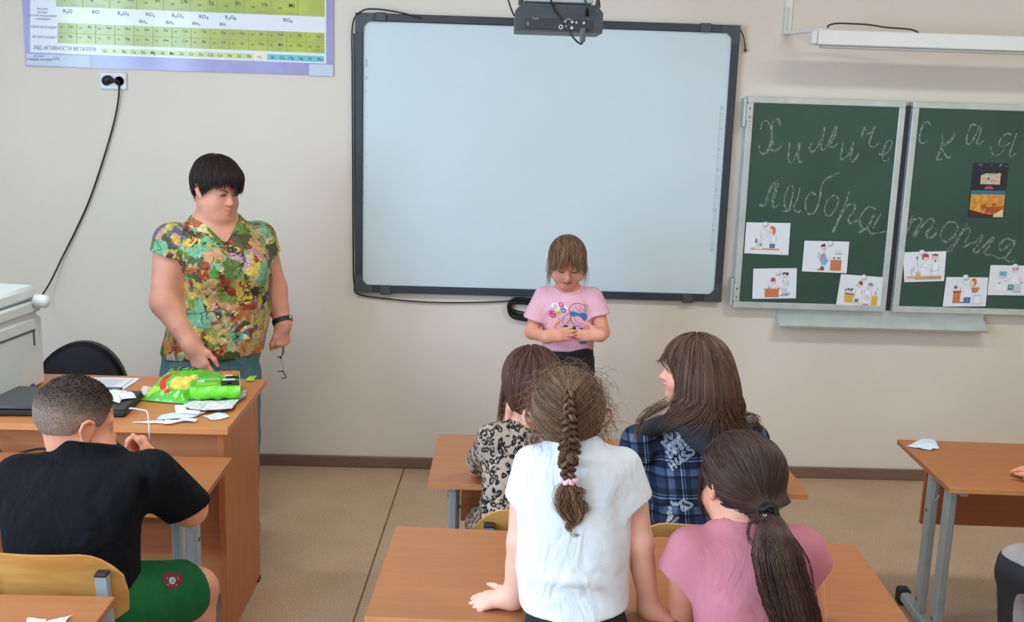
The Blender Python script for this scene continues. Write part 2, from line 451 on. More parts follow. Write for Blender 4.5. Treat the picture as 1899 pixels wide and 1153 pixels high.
t = thing('cable_coil', 'coil of black cable hanging under the whiteboard behind the standing girl', 'cable coil', tuple(at(965, 572, Y=-.02)))
mb = MB()
for k in range(9):
    r = random.Random(k)
    yy = -0.012-0.006*(k % 4); top = 551+r.uniform(-1, 6)+k*1.2; bot = top+14+r.uniform(4, 16)
    l = 941+r.uniform(-3, 4); rr = 1085+r.uniform(-14, 14)
    pts = [at(l+3, (top+bot)/2-4, Y=yy), at(l+14, top, Y=yy), at((l+rr)/2, top+4, Y=yy-.003), at(rr-10, top+6, Y=yy), at(rr, (top+bot)/2+5, Y=yy), at(rr-12, bot+8, Y=yy), at((l+rr)/2, bot+7, Y=yy-.003), at(l+16, bot, Y=yy)]
    mb.tube(catmull(pts, 6, True), 0.0038, 6, closed=True)
mb.build('loops', M_cable, t, 180, origin=t.location)

# ---------------------------------------------------------------- chalkboard
M_green = pm('green_chalkboard', (51, 81, 70), 0.42, spec=0.5, var=0.07, vscale=3.5)
CX, CZ, CW, CH = 1.1826, 0.8734, 0.7420, 1.0004
cbd = thing('chalkboard', 'green chalkboard in two panels with chalk words and pinned drawings, right of the whiteboard', 'chalkboard', (CX+CW, -0.001, CZ))
YB = -0.056
def panel(x0, x1):
    MB().box(x0+0.01, x1-0.01, YB, 0, 0.01, CH-0.01).build('board_surface', M_green, cbd, 0)
    f = MB(); t_ = 0.03
    f.box(x0, x1, YB-0.008, 0, 0, t_, b=0.003); f.box(x0, x1, YB-0.008, 0, CH-t_, CH, b=0.003)
    f.box(x0, x0+t_, YB-0.008, 0, t_, CH-t_, b=0.003); f.box(x1-t_, x1, YB-0.008, 0, t_, CH-t_, b=0.003)
    f.build('frame', M_alu, cbd, 30)
panel(-CW, 0.0); panel(0.034, 1.5)
MB().box(0.0, 0.034, -0.03, 0, 0.0, CH-0.02).build('gap_strip', M_frame, cbd, 0)
for z in (0.075, CH-0.075):
    h = MB(); h.box(-CW-0.016, -CW-0.003, YB-0.006, 0, z-0.065, z+0.065, b=0.002); h.box(-CW-0.003, -CW+0.026, YB-0.012, YB-0.006, z-0.04, z+0.04, b=0.002)
    ho = h.build('hinge', M_alu, cbd, 30)
    for dz in (-0.02, 0.02): MB().lathe([(0.004, 0), (0.004, 0.003), (0.002, 0.004)], (-CW+0.011, YB-0.012, z+dz), (0, -1, 0), 10).build('screw', M_screw, ho, 40)
tx0, tx1 = at(1449, 580, Y=-.1)[0]-CX-CW, at(1836, 595, Y=-.1)[0]-CX-CW
poly = [(0.0, 0.0), (0.0, -0.085), (0.09, -0.085), (0.098, -0.075), (0.09, -0.068), (0.075, -0.072), (0.055, -0.05), (0.03, -0.032), (0.03, 0.0)]
tray = MB().prism([(p[0], p[1]) for p in poly], ((tx0, 0, 0), (0, -1, 0), (0, 0, 1), (1, 0, 0)), 0, tx1-tx0)
to = tray.build('chalk_tray', M_alu, cbd, 30)
# chalk handwriting
M_chalk = pm('chalk', (178, 190, 180), 0.95, spec=0.0); nt, b = nodes_of(M_chalk)
tc = nt.nodes.new('ShaderNodeTexCoord'); n = nt.nodes.new('ShaderNodeTexNoise'); n.inputs['Scale'].default_value = 75; n.inputs['Detail'].default_value = 3
r = nt.nodes.new('ShaderNodeValToRGB'); r.color_ramp.elements[0].position = 0.38; r.color_ramp.elements[1].position = 0.74
r.color_ramp.elements[0].color = (0.03, 0.03, 0.03, 1); r.color_ramp.elements[1].color = (0.74, 0.74, 0.74, 1)
nt.links.new(tc.outputs['Object'], n.inputs['Vector']); nt.links.new(n.outputs['Fac'], r.inputs['Fac']); nt.links.new(r.outputs['Color'], b.inputs['Alpha'])
SA = [[(105,235),(125,150),(165,128),(205,150),(235,230),(255,330),(265,430)], [(345,170),(330,105),(300,97),(265,130),(245,200),(240,290),(235,380),(210,450),(180,520),(130,540),(95,500),(85,430)], [(225,400),(225,450),(250,495),(300,500),(350,460),(380,410)],
 [(465,400),(455,500),(450,600),(470,655),(510,640),(550,540),(590,400),(580,500),(572,600),(590,650),(625,630)],
 [(745,410),(715,470),(740,515),(780,505),(840,400),(905,210),(890,330),(860,440),(870,490),(920,470),(980,360),(1055,190),(1040,300),(985,420),(985,465),(1030,460),(1065,420)],
 [(1140,370),(1125,480),(1110,600),(1140,610),(1190,570),(1240,470),(1270,400),(1245,520),(1230,610),(1260,645),(1300,600),(1335,545)],
 [(1375,320),(1410,205),(1425,230),(1430,280),(1470,285),(1510,250),(1545,190),(1500,320),(1470,420),(1510,450),(1560,440),(1600,395)],
 [(1600,540),(1650,560),(1720,500),(1760,400),(1720,375),(1680,420),(1655,510),(1640,600),(1680,640),(1725,600)]]
SB = [[(105,460),(125,490),(180,460),(230,300),(290,165),(325,165),(310,280),(270,440),(280,510),(330,500),(370,460)],
 [(550,240),(500,215),(460,300),(430,430),(440,510),(500,520),(540,370),(560,260)], [(645,240),(610,400),(560,500),(600,575),(665,550)], [(415,555),(480,560),(530,520)],
 [(1170,50),(1080,90),(990,140),(940,250),(930,350),(900,480),(840,590),(760,600),(720,500),(740,390),(800,320),(870,350)],
 [(1100,350),(1030,400),(980,520),(1000,600),(1060,620),(1130,520),(1170,400),(1120,350),(1080,350)],
 [(1310,300),(1270,420),(1200,600),(1080,840)], [(1100,850),(1200,640),(1310,470),(1390,480),(1380,560),(1310,650),(1310,715),(1350,725),(1430,680)],
 [(1680,540),(1600,500),(1520,560),(1470,680),(1480,780),(1560,790),(1660,600)], [(1750,580),(1690,700),(1640,790)], [(1440,830),(1560,800),(1600,855),(1680,850),(1800,830)]]
SCc = [[(340,180),(310,145),(265,160),(230,250),(225,330),(260,360),(320,320)], [(450,260),(455,350),(430,440),(400,525),(445,520)], [(580,260),(550,330),(480,380),(440,390),(480,470),(510,510),(560,495)],
 [(800,180),(750,175),(715,260),(700,350),(730,370),(790,290),(830,180)], [(855,180),(830,290),(800,355),(830,370),(870,330)],
 [(945,390),(960,460),(1000,490),(1060,450),(1110,370)], [(1160,270),(1100,260),(1045,310),(1040,370),(1080,390),(1150,350)], [(1210,260),(1170,380),(1140,470),(1160,500),(1200,460)]]
SD = [[(90,490),(150,340),(240,150)], [(110,470),(200,260),(300,190),(350,230),(300,330),(220,470)], [(260,480),(370,320),(470,220),(540,230),(520,330),(440,410),(440,490),(520,480),(600,410)],
 [(870,270),(770,260),(680,340),(640,460),(680,540),(770,540),(870,440),(900,340),(850,260)],
 [(1040,280),(960,400),(850,560),(740,690),(790,700),(880,560),(980,400),(1070,350),(1080,430),(1000,570)],
 [(980,640),(1090,570),(1150,560),(1280,450),(1220,580),(1140,680),(1190,710),(1300,610),(1440,480),(1380,600),(1300,700),(1330,750),(1400,740)],
 [(1750,540),(1660,510),(1560,550),(1520,640),(1570,670),(1700,580)], [(1780,540),(1700,680),(1600,790),(1500,800),(1420,750)], [(1600,790),(1680,860),(1780,830)]]
mb = MB(); yk = YB-0.0012
for strokes, ox, oy, sc in ((SA, 1395, 205, 6.782), (SB, 1395, 315, 7.304), (SCc, 1665, 200, 5.4915), (SD, 1665, 380, 8.115)):
    for st in strokes:
        for rep in range(3):
            jr = RNG.normal(0, 1.0, 2)*(0.9 if rep else 0)
            q = np.array([(ox+x/sc+jr[0], oy+y/sc+jr[1]) for x, y in st]); q += RNG.normal(0, 0.45, q.shape)
            q = catmull(q, 7)
            P = np.array([at(x, y, Y=yk-0.0001*rep) for x, y in q])
            V, F = ribbon2d(P[:, [0, 2]], (0.0032 if rep == 0 else 0.0052)*(1+0.4*np.sin(np.linspace(0, 9, len(P))+rep*2)))
            mb.add(np.stack([V[:, 0], np.full(len(V), yk-0.0002*rep), V[:, 1]], 1), F)
mb.build('chalk_writing', M_chalk, cbd, 0, origin=cbd.location)

# drawings pinned on the chalkboard
DC = {k: pm('print_'+k, v, 0.75) for k, v in dict(orange=(214, 122, 78), blue=(70, 120, 174), tan=(206, 160, 112), yellow=(220, 180, 76), red=(186, 84, 86), dark=(50, 48, 60), grey=(150, 158, 176), skin=(240, 208, 200), lilac=(176, 160, 186), teal=(130, 184, 200), white=(240, 242, 246), brown=(150, 84, 60), slate=(86, 132, 140), pale=(205, 212, 226)).items()}
DK = list(DC)
class Draw:
    def __init__(s, corners, Y): s.c = [np.array(at(x, y, Y=Y)) for x, y in corners]; s.mb = MB(); s.k = 0; s.Y = Y
    def P(s, u, v, off=0.0):
        TL, TR, BR, BL = s.c
        p = TL*(1-u)*(1-v)+TR*u*(1-v)+BR*u*v+BL*(1-u)*v
        return p+np.array([0, -off, 0])
    def poly(s, pts, col):
        s.k += 1; o = 0.0016+0.00006*s.k
        s.mb.add([s.P(u, v, o) for u, v in pts], [list(range(len(pts)))], DK.index(col)); return s
    def rect(s, u0, v0, u1, v1, col): return s.poly([(u0, v0), (u1, v0), (u1, v1), (u0, v1)], col)
    def ell(s, u, v, ru, rv, col, a0=0, a1=360):
        th = np.radians(np.linspace(a0, a1, 16)); return s.poly([(u+ru*math.cos(t), v+rv*math.sin(t)) for t in th], col)
    def line(s, pts, col='dark', w=0.0009):
        s.k += 1; o = 0.0016+0.00006*s.k
        q = np.array([s.P(u, v) for u, v in catmull(pts, 5)])
        V, F = ribbon2d(q[:, [0, 2]], w)
        s.mb.add(np.stack([V[:, 0], np.full(len(V), s.Y-o), V[:, 1]], 1), F, DK.index(col)); return s
    def ring(s, u, v, ru, rv, col='grey', w=0.0009):
        th = np.linspace(0, 2*math.pi, 13); return s.line([(u+ru*math.cos(t), v+rv*math.sin(t)) for t in th], col, w)
def pinned(label, corners, fn, mag, name='drawing_sheet', curl=0.004):
    Y = YB-0.0065
    d = Draw(corners, Y)
    base = sum(d.c)/4
    nu = 9; G = np.zeros((nu, nu, 3))
    for i, u in enumerate(np.linspace(0, 1, nu)):
        for j, v in enumerate(np.linspace(0, 1, nu)):
            G[i, j] = d.P(u, v)
    mb = MB().sheet(G, 0.0012, (0, -1, 0))
    o = mb.build(name, M_paper, None, 30, origin=base)
    tag(o, label, 'drawing', 'cartoon drawings pinned to the chalkboard')
    fn(d); d.mb.build('printed_drawing', [DC[k] for k in DK], o, 0, origin=base)
    if mag:
        p = at(mag[0], mag[1], Y=Y-0.001)
        g = MB().lathe([(0.0125, -0.004), (0.0135, 0.003), (0.0125, 0.008), (0.008, 0.011), (0.001, 0.012)], p+np.array([0, 0.003, 0])-np.array([0, 0.0005, 0]), (0, -1, 0), 18).build('magnet', M_white, None, 60, origin=p)
        tag(g, 'round white magnet holding '+mag[2], 'magnet', 'white magnets on the chalkboard')
    return o
def d1(d):
    d.ring(.42, .36, .085, .16, 'grey').ring(.40, .32, .06, .1, 'pale').ell(.60, .26, .075, .16, 'orange', -140, 60).ell(.565, .28, .05, .09, 'skin')
    d.rect(.555, .40, .69, .66, 'white').line([(.55, .40), (.55, .66)], 'grey').line([(.60, .40), (.60, .66)], 'dark').line([(.67, .38), (.70, .50), (.68, .64)], 'lilac', .0012)
    d.rect(.56, .66, .675, .80, 'blue').ell(.60, .83, .06, .035, 'skin').rect(.14, .81, .78, .86, 'tan').rect(.20, .79, .41, .85, 'yellow').rect(.22, .80, .40, .835, 'white').line([(.29, .56), (.28, .79)], 'dark', .0012)
    d.rect(.235, .51, .26, .65, 'dark').line([(.30, .62), (.37, .62)], 'dark').ell(.355, .70, .035, .05, 'grey').line([(.36, .44), (.355, .64)], 'grey')
    d.line([(.81, .92), (.86, .92)], 'grey', .002)
def d2(d):
    d.ell(.43, .17, .055, .07, 'dark', 170, 370).ell(.445, .13, .025, .05, 'dark').ell(.45, .24, .045, .08, 'skin').ring(.42, .24, .02, .03, 'dark').ring(.475, .24, .02, .03, 'dark').line([(.45, .32), (.47, .38), (.44, .40)], 'dark', .0015)
    d.poly([(.41, .42), (.50, .42), (.53, .60), (.38, .60)], 'lilac').rect(.31, .38, .38, .52, 'pale').line([(.31, .38), (.38, .38), (.37, .52), (.32, .52)], 'grey', .0014).line([(.44, .40), (.40, .52), (.36, .62)], 'dark', .0016)
    d.poly([(.38, .60), (.58, .58), (.50, .78), (.42, .74)], 'teal').poly([(.40, .74), (.48, .74), (.46, .84), (.40, .84)], 'pale').ell(.44, .88, .05, .07, 'brown').rect(.33, .90, .44, .93, 'red')
    d.rect(.62, .60, .86, .93, 'orange').line([(.62, .60), (.86, .60)], 'brown', .0015).line([(.72, .62), (.71, .92)], 'red').poly([(.67, .56), (.69, .48), (.71, .56)], 'dark').ell(.79, .56, .05, .07, 'grey', 180, 360).line([(.69, .40), (.86, .40)], 'dark', .0015)
    for x in (.73, .77, .80, .84): d.line([(x, .26+.1*(x*7 % .8)), (x, .40)], 'grey', .0011)
    d.line([(.56, .52), (.62, .53), (.67, .50)], 'lilac')
def d3(d):
    d.rect(.28, .69, .60, .95, 'orange').rect(.25, .66, .64, .69, 'tan').line([(.25, .66), (.64, .66)], 'brown').ell(.47, .43, .055, .10, 'skin').ell(.46, .39, .055, .09, 'red', 150, 380).line([(.42, .40), (.47, .60), (.52, .42)], 'lilac', .0012)
    d.rect(.41, .54, .54, .66, 'white').line([(.41, .54), (.40, .66)], 'grey').line([(.55, .54), (.56, .66)], 'grey')
    for x, h in ((.36, .54), (.38, .60), (.44, .62), (.50, .61), (.60, .60)): d.line([(x, h), (x, .66)], 'dark', .0013)
    d.ell(.74, .24, .06, .09, 'skin').ell(.72, .18, .05, .05, 'dark', 150, 340).ell(.78, .18, .03, .05, 'dark').line([(.69, .24), (.79, .24)], 'dark').rect(.69, .34, .79, .62, 'white')
    d.line([(.68, .34), (.70, .46), (.72, .38)], 'dark', .0014).line([(.76, .36), (.75, .52)], 'lilac', .0015).line([(.80, .40), (.79, .58)], 'dark', .0015).ring(.73, .53, .02, .05, 'dark').rect(.68, .66, .78, .90, 'pale').line([(.68, .62), (.68, .90)], 'grey').line([(.75, .66), (.75, .90)], 'grey').poly([(.60, .90), (.80, .90), (.88, .80), (.70, .84)], 'grey')
def d4(d):
    d.rect(.16, .62, .36, .90, 'yellow').rect(.15, .60, .37, .64, 'brown').rect(.78, .62, .92, .96, 'yellow').poly([(.36, .86), (.78, .86), (.80, .95), (.36, .93)], 'skin')
    for x, y in ((.17, .50), (.22, .46), (.27, .48), (.31, .46)): d.line([(x, y), (x+.02, y+.1)], 'slate', .0018).ell(x, y, .02, .03, 'dark')
    d.ell(.46, .30, .04, .10, 'skin').ell(.48, .26, .05, .09, 'brown', 180, 400).line([(.38, .30), (.44, .33)], 'dark', .0018).ell(.69, .33, .05, .10, 'skin').ell(.71, .28, .06, .08, 'grey', 170, 390).line([(.66, .26), (.76, .27)], 'dark', .0014)
    d.rect(.40, .44, .52, .72, 'white').rect(.62, .46, .74, .76, 'white').line([(.40, .44), (.38, .70)], 'grey').line([(.52, .44), (.54, .62)], 'lilac', .0016).line([(.60, .44), (.58, .54)], 'lilac', .0016).line([(.75, .46), (.77, .62)], 'grey')
    d.rect(.40, .76, .48, .86, 'slate').ring(.68, .70, .04, .07, 'dark').line([(.64, .62), (.70, .72)], 'dark', .0016).line([(.60, .92), (.74, .92)], 'brown', .0025)
    d.ell(.85, .50, .012, .02, 'dark').ell(.88, .40, .012, .03, 'grey').line([(.82, .60), (.85, .54), (.90, .60)], 'grey', .0015)
def d5(d):
    d.rect(.05, .82, .92, .93, 'tan').rect(.05, .86, .26, .93, 'skin').rect(.28, .72, .40, .84, 'yellow').line([(.27, .68), (.41, .68)], 'slate', .0018).line([(.335, .28), (.345, .72)], 'slate', .0014).ell(.325, .20, .02, .06, 'slate').line([(.18, .56), (.17, .84)], 'slate', .0018).line([(.235, .48), (.225, .66)], 'dark', .002).line([(.23, .72), (.22, .84)], 'slate')
    d.ell(.535, .22, .06, .10, 'skin').ell(.52, .15, .08, .09, 'red', 160, 390).rect(.44, .12, .475, .26, 'red').poly([(.40, .46), (.54, .40), (.60, .78), (.43, .80)], 'white').line([(.48, .38), (.40, .50), (.52, .54)], 'grey', .0013).line([(.55, .50), (.54, .62)], 'slate')
    d.ell(.755, .24, .06, .11, 'skin').ell(.74, .13, .08, .05, 'brown', 180, 380).line([(.68, .14), (.68, .26)], 'brown', .0018).ring(.76, .20, .05, .05, 'grey').ell(.75, .31, .014, .03, 'dark').rect(.69, .42, .82, .80, 'white').line([(.62, .60), (.72, .66), (.84, .62)], 'slate', .002).line([(.69, .42), (.66, .74)], 'grey').line([(.82, .42), (.86, .58)], 'grey').ring(.68, .84, .035, .06, 'brown')
def d6(d):
    d.rect(.21, .50, .38, .88, 'orange').rect(.20, .46, .39, .52, 'brown').rect(.22, .43, .37, .47, 'skin').ell(.25, .34, .04, .05, 'dark').ell(.25, .34, .02, .025, 'grey').line([(.36, .34), (.37, .48)], 'slate', .002)
    d.ell(.66, .17, .075, .14, 'orange').ell(.62, .22, .055, .10, 'skin').line([(.36, .10), (.44, .22), (.52, .24)], 'grey', .0012).line([(.28, .08), (.27, .22)], 'grey').poly([(.62, .36), (.80, .36), (.76, .50), (.66, .52)], 'orange').line([(.62, .34), (.81, .36), (.74, .52), (.64, .46)], 'brown', .0012)
    d.rect(.44, .40, .62, .70, 'white').line([(.44, .34), (.45, .70)], 'pale').rect(.47, .68, .62, .84, 'blue').line([(.545, .70), (.545, .83)], 'white').rect(.38, .84, .62, .88, 'slate').rect(.70, .64, .86, .90, 'white').line([(.70, .62), (.86, .62)], 'grey', .002).line([(.70, .64), (.69, .90)], 'grey').line([(.86, .64), (.86, .90)], 'grey').line([(.60, .92), (.95, .90)], 'grey')
def d7(d):
    d.rect(.22, .20, .39, .36, 'teal').line([(.25, .28), (.36, .27)], 'slate', .0015).ell(.57, .15, .07, .10, 'skin').ell(.575, .11, .07, .06, 'red', 160, 390).ring(.58, .14, .05, .05, 'lilac').poly([(.48, .36), (.66, .36), (.72, .58), (.48, .60)], 'white').line([(.52, .34), (.46, .48), (.36, .52)], 'grey', .0014).line([(.66, .36), (.74, .56)], 'grey', .0014)
    d.line([(.20, .42), (.40, .40)], 'slate', .0015).line([(.26, .56), (.24, .62)], 'dark', .003).rect(.45, .64, .58, .82, 'slate').rect(.47, .67, .56, .76, 'teal').line([(.40, .82), (.62, .82)], 'grey', .0015).rect(.60, .62, .74, .90, 'pale').line([(.55, .88), (.76, .88)], 'slate', .002).ell(.76, .57, .02, .03, 'grey').poly([(.15, .62), (.42, .70), (.42, .86), (.15, .86)], 'white')
pinned('drawing of a red-haired boy watching a flask, highest on the left panel', [(1384, 412), (1466, 413.5), (1462, 473), (1380, 469.5)], d1, (1419.5, 416, 'the drawing of the boy watching a flask'))
pinned('drawing of a man with blue trousers beside an orange cupboard', [(1492, 446), (1575, 448), (1570, 506.5), (1487, 503)], d2, (1540, 451.5, 'the drawing with the orange cupboard'))
pinned('drawing of a child at an orange desk and a tall white-coated figure', [(1397, 498), (1478, 497), (1476, 553), (1395, 554)], d3, (1443, 505.5, 'the drawing with the orange desk'))
pinned('drawing of two scientists between yellow tables, low on the left panel', [(1559.5, 508), (1640, 514), (1631, 571.5), (1550.5, 564)], d4, (1602, 514, 'the drawing of two scientists between yellow tables'))
pinned('drawing of a red-haired and an open-mouthed scientist behind a long bench', [(1674.5, 467.5), (1755, 465.5), (1750.6, 521), (1677, 523)], d5, (1710, 468, 'the drawing of the long bench'))
pinned('drawing of an orange drum and a blue-trousered figure pouring from a jug', [(1755, 513.5), (1832.6, 514.3), (1827.7, 567.8), (1748, 568.4)], d6, (1791, 514, 'the drawing of the orange drum'))
pinned('drawing of a pale seated figure before a blue-grey screen, at the right picture edge', [(1837, 491.4), (1918, 492.5), (1911, 548), (1830.7, 546.8)], d7, (1883, 494, 'the drawing at the right picture edge'))
# dark and orange leaflet
Y = YB-0.004
dd = Draw([(1806, 302), (1870.5, 303), (1859.7, 403.5), (1795.5, 402.5)], Y)
G = np.array([[dd.P(u, v) for v in np.linspace(0, 1, 9)] for u in np.linspace(0, 1, 9)])
base = sum(dd.c)/4
M_navy = pm('dark_leaflet', (38, 38, 52), 0.4, var=0.1, vscale=20)
lf = MB().sheet(G, 0.0015, (0, -1, 0)).build('leaflet', M_navy, None, 0, origin=base)
tag(lf, 'dark leaflet with a teal band and an orange picture stuck on the right chalkboard panel', 'leaflet')
DC['amber'] = pm('print_amber', (214, 150, 62), 0.6, var=0.14, vscale=40); DC['tealband'] = pm('print_tealband', (36, 120, 142), 0.5); DC['rust'] = pm('print_rust', (178, 84, 44), 0.6, var=0.15, vscale=45); DC['maroon'] = pm('print_maroon', (72, 40, 40), 0.6); DC['beige'] = pm('print_beige', (206, 186, 160), 0.6, var=0.12, vscale=160); DC['pinkred'] = pm('print_pinkred', (206, 74, 96), 0.6); DC['cream'] = pm('print_cream', (228, 206, 170), 0.6)
DK[:] = list(DC)
dd.rect(0, .50, 1, .575, 'tealband').rect(.01, .575, .99, .99, 'amber').poly([(.01, .86), (.45, .93), (.72, .945), (.72, .99), (.01, .99)], 'maroon').poly([(.72, .945), (.97, .84), (.99, .99), (.70, .99)], 'cream')
dd.poly([(.45, .86), (.60, .80), (.99, .78), (.97, .84), (.72, .93), (.45, .92)], 'rust').poly([(.30, .78), (.45, .74), (.50, .82), (.36, .86)], 'rust').ring(.52, .835, .04, .022, 'dark', .0025).ell(.70, .76, .08, .025, 'rust')
dd.poly([(.24, .22), (.34, .20), (.36, .185), (.74, .185), (.76, .17), (.82, .20), (.80, .24), (.81, .39), (.24, .385)], 'beige').line([(.30, .30), (.36, .26), (.40, .33), (.46, .27)], 'brown', .002).rect(.44, .265, .49, .30, 'dark').line([(.52, .33), (.60, .31), (.66, .34)], 'brown', .0025).line([(.40, .20), (.72, .20)], 'dark', .0015).ell(.50, .475, .13, .055, 'pinkred', 180, 360).ell(.50, .455, .05, .02, 'red')
dd.line([(.74, .055), (.80, .015)], 'pale', .003).line([(.46, .03), (.56, .028)], 'grey', .0015).line([(.14, .03), (.24, .03)], 'lilac', .004).line([(.90, .05), (.98, .055)], 'grey', .002)
dd.mb.build('printed_picture', [DC[k] for k in DK], lf, 0, origin=base)

# ---------------------------------------------------------------- periodic table poster
M_lil = pm('poster_purple', (150, 146, 196), 0.32, coat=0.6, var=0.06, vscale=4, bump=0.25, bscale=7)
M_pw = pm('poster_white', (226, 228, 238), 0.3, coat=0.6, bump=0.25, bscale=7)
M_pg = pm('poster_green', (166, 178, 50), 0.3, coat=0.6, var=0.10, vscale=6, bump=0.25, bscale=7)
M_pg2 = pm('poster_pale_green', (196, 206, 130), 0.3, coat=0.5, var=0.06, vscale=9)
M_pt = pm('poster_teal', (98, 190, 200), 0.3, coat=0.5)
M_pc = pm('poster_cream', (240, 226, 190), 0.3, coat=0.5)
M_ink = pm('poster_ink', (58, 66, 62), 0.4)
M_ink2 = pm('poster_grey_ink', (128, 132, 146), 0.4)
M_gl = pm('poster_grid', (150, 160, 70), 0.4)
pa, pb_ = at(48, 121, Y=-.004), at(619, 142, Y=-.004)
PX0, PX1, PZ0 = pa[0], pb_[0], (pa[2]+pb_[2])/2
PZ1 = 2.92
pst = thing('periodic_table_poster', 'laminated purple poster with a green table of chemical elements, upper left of the wall', 'poster', ((PX0+PX1)/2, -0.001, PZ0))
o0 = np.array(pst.location)
G = np.zeros((40, 24, 3))
for i, u in enumerate(np.linspace(0, 1, 40)):
    for j, v in enumerate(np.linspace(0, 1, 24)):
        G[i, j] = (PX0+(PX1-PX0)*u-o0[0], -0.004+0.0006*math.sin(9*u+5*v), (PZ1-PZ0)*v)
MB().sheet(G, 0.002, (0, -1, 0)).build('backing', M_lil, pst, 60)
def uvp(px, py): p = at(px, py, Y=-.006); return p[0]-o0[0], p[2]-o0[2]
pl = MB(); PM = [M_pw, M_pg, M_pg2, M_pt, M_pc, M_gl]
def prect(x0, y0, x1, y1, m, lay):
    yy = -0.0062-0.0003*lay
    P = [uvp(x0, y0), uvp(x1, y0+(x1-x0)*.0385), uvp(x1, y1+(x1-x0)*.0385), uvp(x0, y1)]
    pl.add([(p[0], yy, p[1]) for p in P], [[3, 2, 1, 0]], m)
prect(56, -260, 605, 97, 0, 0)
for (y0, y1) in ((-34, 12), (-90, -46), (-146, -102), (-202, -158)): prect(104, y0, 602, y1, 1, 1)
prect(107, 42, 602, 80, 1, 1); prect(187, 88.5, 470, 99, 2, 1); prect(470, 99.2, 495, 110, 4, 1); prect(495, 100.2, 601, 111, 3, 1)
for k in range(1, 14): prect(107+k*35.4-0.6, 43+k*35.4*.0385, 107+k*35.4+0.6, 79+k*35.4*.0385, 5, 2)
for k in range(1, 10): prect(104+k*49.8-0.6, -34+k*49.8*.0385, 104+k*49.8+.6, 12+k*49.8*.0385, 5, 2)
prect(107, 60.5, 602, 61.2, 5, 2)
pl.build('printed_fields', PM, pst, 0)
tx = MB(); TM = [M_ink, M_ink2]
def ptext(s, px, py, hpx, m=0, squash=1.0, bold=False):
    V, F = text2d(s, bold)
    if not len(V): return
    k = at(px, py, Y=-.006); h = hpx/392.0
    x = k[0]-o0[0]+V[:, 0]*h*squash; z = k[2]-o0[2]+V[:, 1]*h
    tx.add(np.stack([x, np.full(len(V), -0.0074), z], 1), F, m)
s1 = '\u2081\u2082\u2083\u2084\u2085\u2086\u2087'
for s, x, y in (('R\u2082O', 126, 24), ('RO', 178, 25.5), ('R\u2082O\u2083', 229, 28), ('RO\u2082', 279, 30), ('R\u2082O\u2085', 330, 32), ('RO\u2083', 378, 34), ('R\u2082O\u2087', 428, 35.5), ('RO\u2084', 534, 40.5)): ptext(s, x, y, 6.6, 0, 1.0, True)
for s, x, y in (('RH\u2084', 266, 43), ('RH\u2083', 315, 44.5), ('RH\u2082', 364, 46.5), ('RH', 413, 48)): ptext(s, x, y, 5.8, 0, 1.0, True)
ptext('\u041b\u0410\u041d\u0422\u0410\u041d\u041e\u0418\u0414\u042b*', 82, 52.5, 4.4, 1); ptext('\u0410\u041a\u0422\u0418\u041d\u041e\u0418\u0414\u042b**', 83, 71, 4.4, 1)
ptext('\u0420\u042f\u0414 \u0410\u041a\u0422\u0418\u0412\u041d\u041e\u0421\u0422\u0418 \u041c\u0415\u0422\u0410\u041b\u041b\u041e\u0412', 121, 93.5, 7.2, 1, .74)
for k, s in enumerate(('\u0412\u044b\u0441\u0448\u0438\u0435', '\u043e\u043a\u0441\u0438\u0434\u044b', '\u041b\u0435\u0442\u0443\u0447\u0438\u0435 \u0432\u043e\u0434\u043e\u0440\u043e\u0434\u043d\u044b\u0435', '\u0441\u043e\u0435\u0434\u0438\u043d\u0435\u043d\u0438\u044f')): ptext(s, 79, 18+k*6.2, 3.6, 1)
for k, s in enumerate('Ce Pr Nd Pm Sm Eu Gd Tb Dy Ho Er Tm Yb Lu'.split()):
    x = 107+(k+.68)*35.4; sl = (x-107)*.0385
    ptext(s, x, 51+sl, 5.2, 0, 1, True); ptext('%d' % (58+k), x-17, 51+sl, 3, 0); ptext('\u2014\u2014', x-2, 57+sl, 3, 0)
for k, s in enumerate('Th Pa U Np Pu Am Cm Bk Cf Es Fm Md No Lr'.split()):
    x = 107+(k+.68)*35.4; sl = (x-107)*.0385
    ptext(s, x, 69.5+sl, 5.2, 0, 1, True); ptext('%d' % (90+k), x-17, 69.5+sl, 3, 0); ptext('\u2014\u2014', x-2, 76+sl, 3, 0)
for k, s in enumerate('Fr Ra Ac Rf Db Sg Bh Hs Mt'.split()):
    x = 104+(k+.78)*49.8; sl = (x-104)*.0385
    ptext(s, x, -3+sl, 7.5, 0, 1, True); ptext('%d' % (87+k if k < 3 else 101+k), x-22, 0+sl, 3.4, 0); ptext('\u2014\u2014\u2014', x-4, 9+sl, 3.4, 0)
for k, s in enumerate('Li K Ba Ca Na Mg Al Mn Zn Cr Fe Cd Co Ni Sn Pb'.split()):
    x = 195+k*17.8; ptext(s, x, 96.5+(x-187)*.0385, 5.2, 0, 1, True)
ptext('H\u2082', 482, 108, 5.2, 1)
for k, s in enumerate('Sb Cu Hg Ag Pt Au'.split()): ptext(s, 505+k*17.6, 108.6+k*.7, 5.4, 0, 1, True)
tx.build('printed_text', TM, pst, 0)
M_lab = pm('poster_label', (196, 206, 224), 0.4, coat=0.3)
def pr2(mb, x0, y0, x1, y1, yy=-0.0064):
    P = [uvp(x0, y0), uvp(x1, y0+(x1-x0)*.0385), uvp(x1, y1+(x1-x0)*.0385), uvp(x0, y1)]
    mb.add([(p[0], yy, p[1]) for p in P]+[(p[0], -0.004, p[1]) for p in P], [[3, 2, 1, 0], [0, 1, 5, 4], [1, 2, 6, 5], [2, 3, 7, 6], [3, 0, 4, 7]])
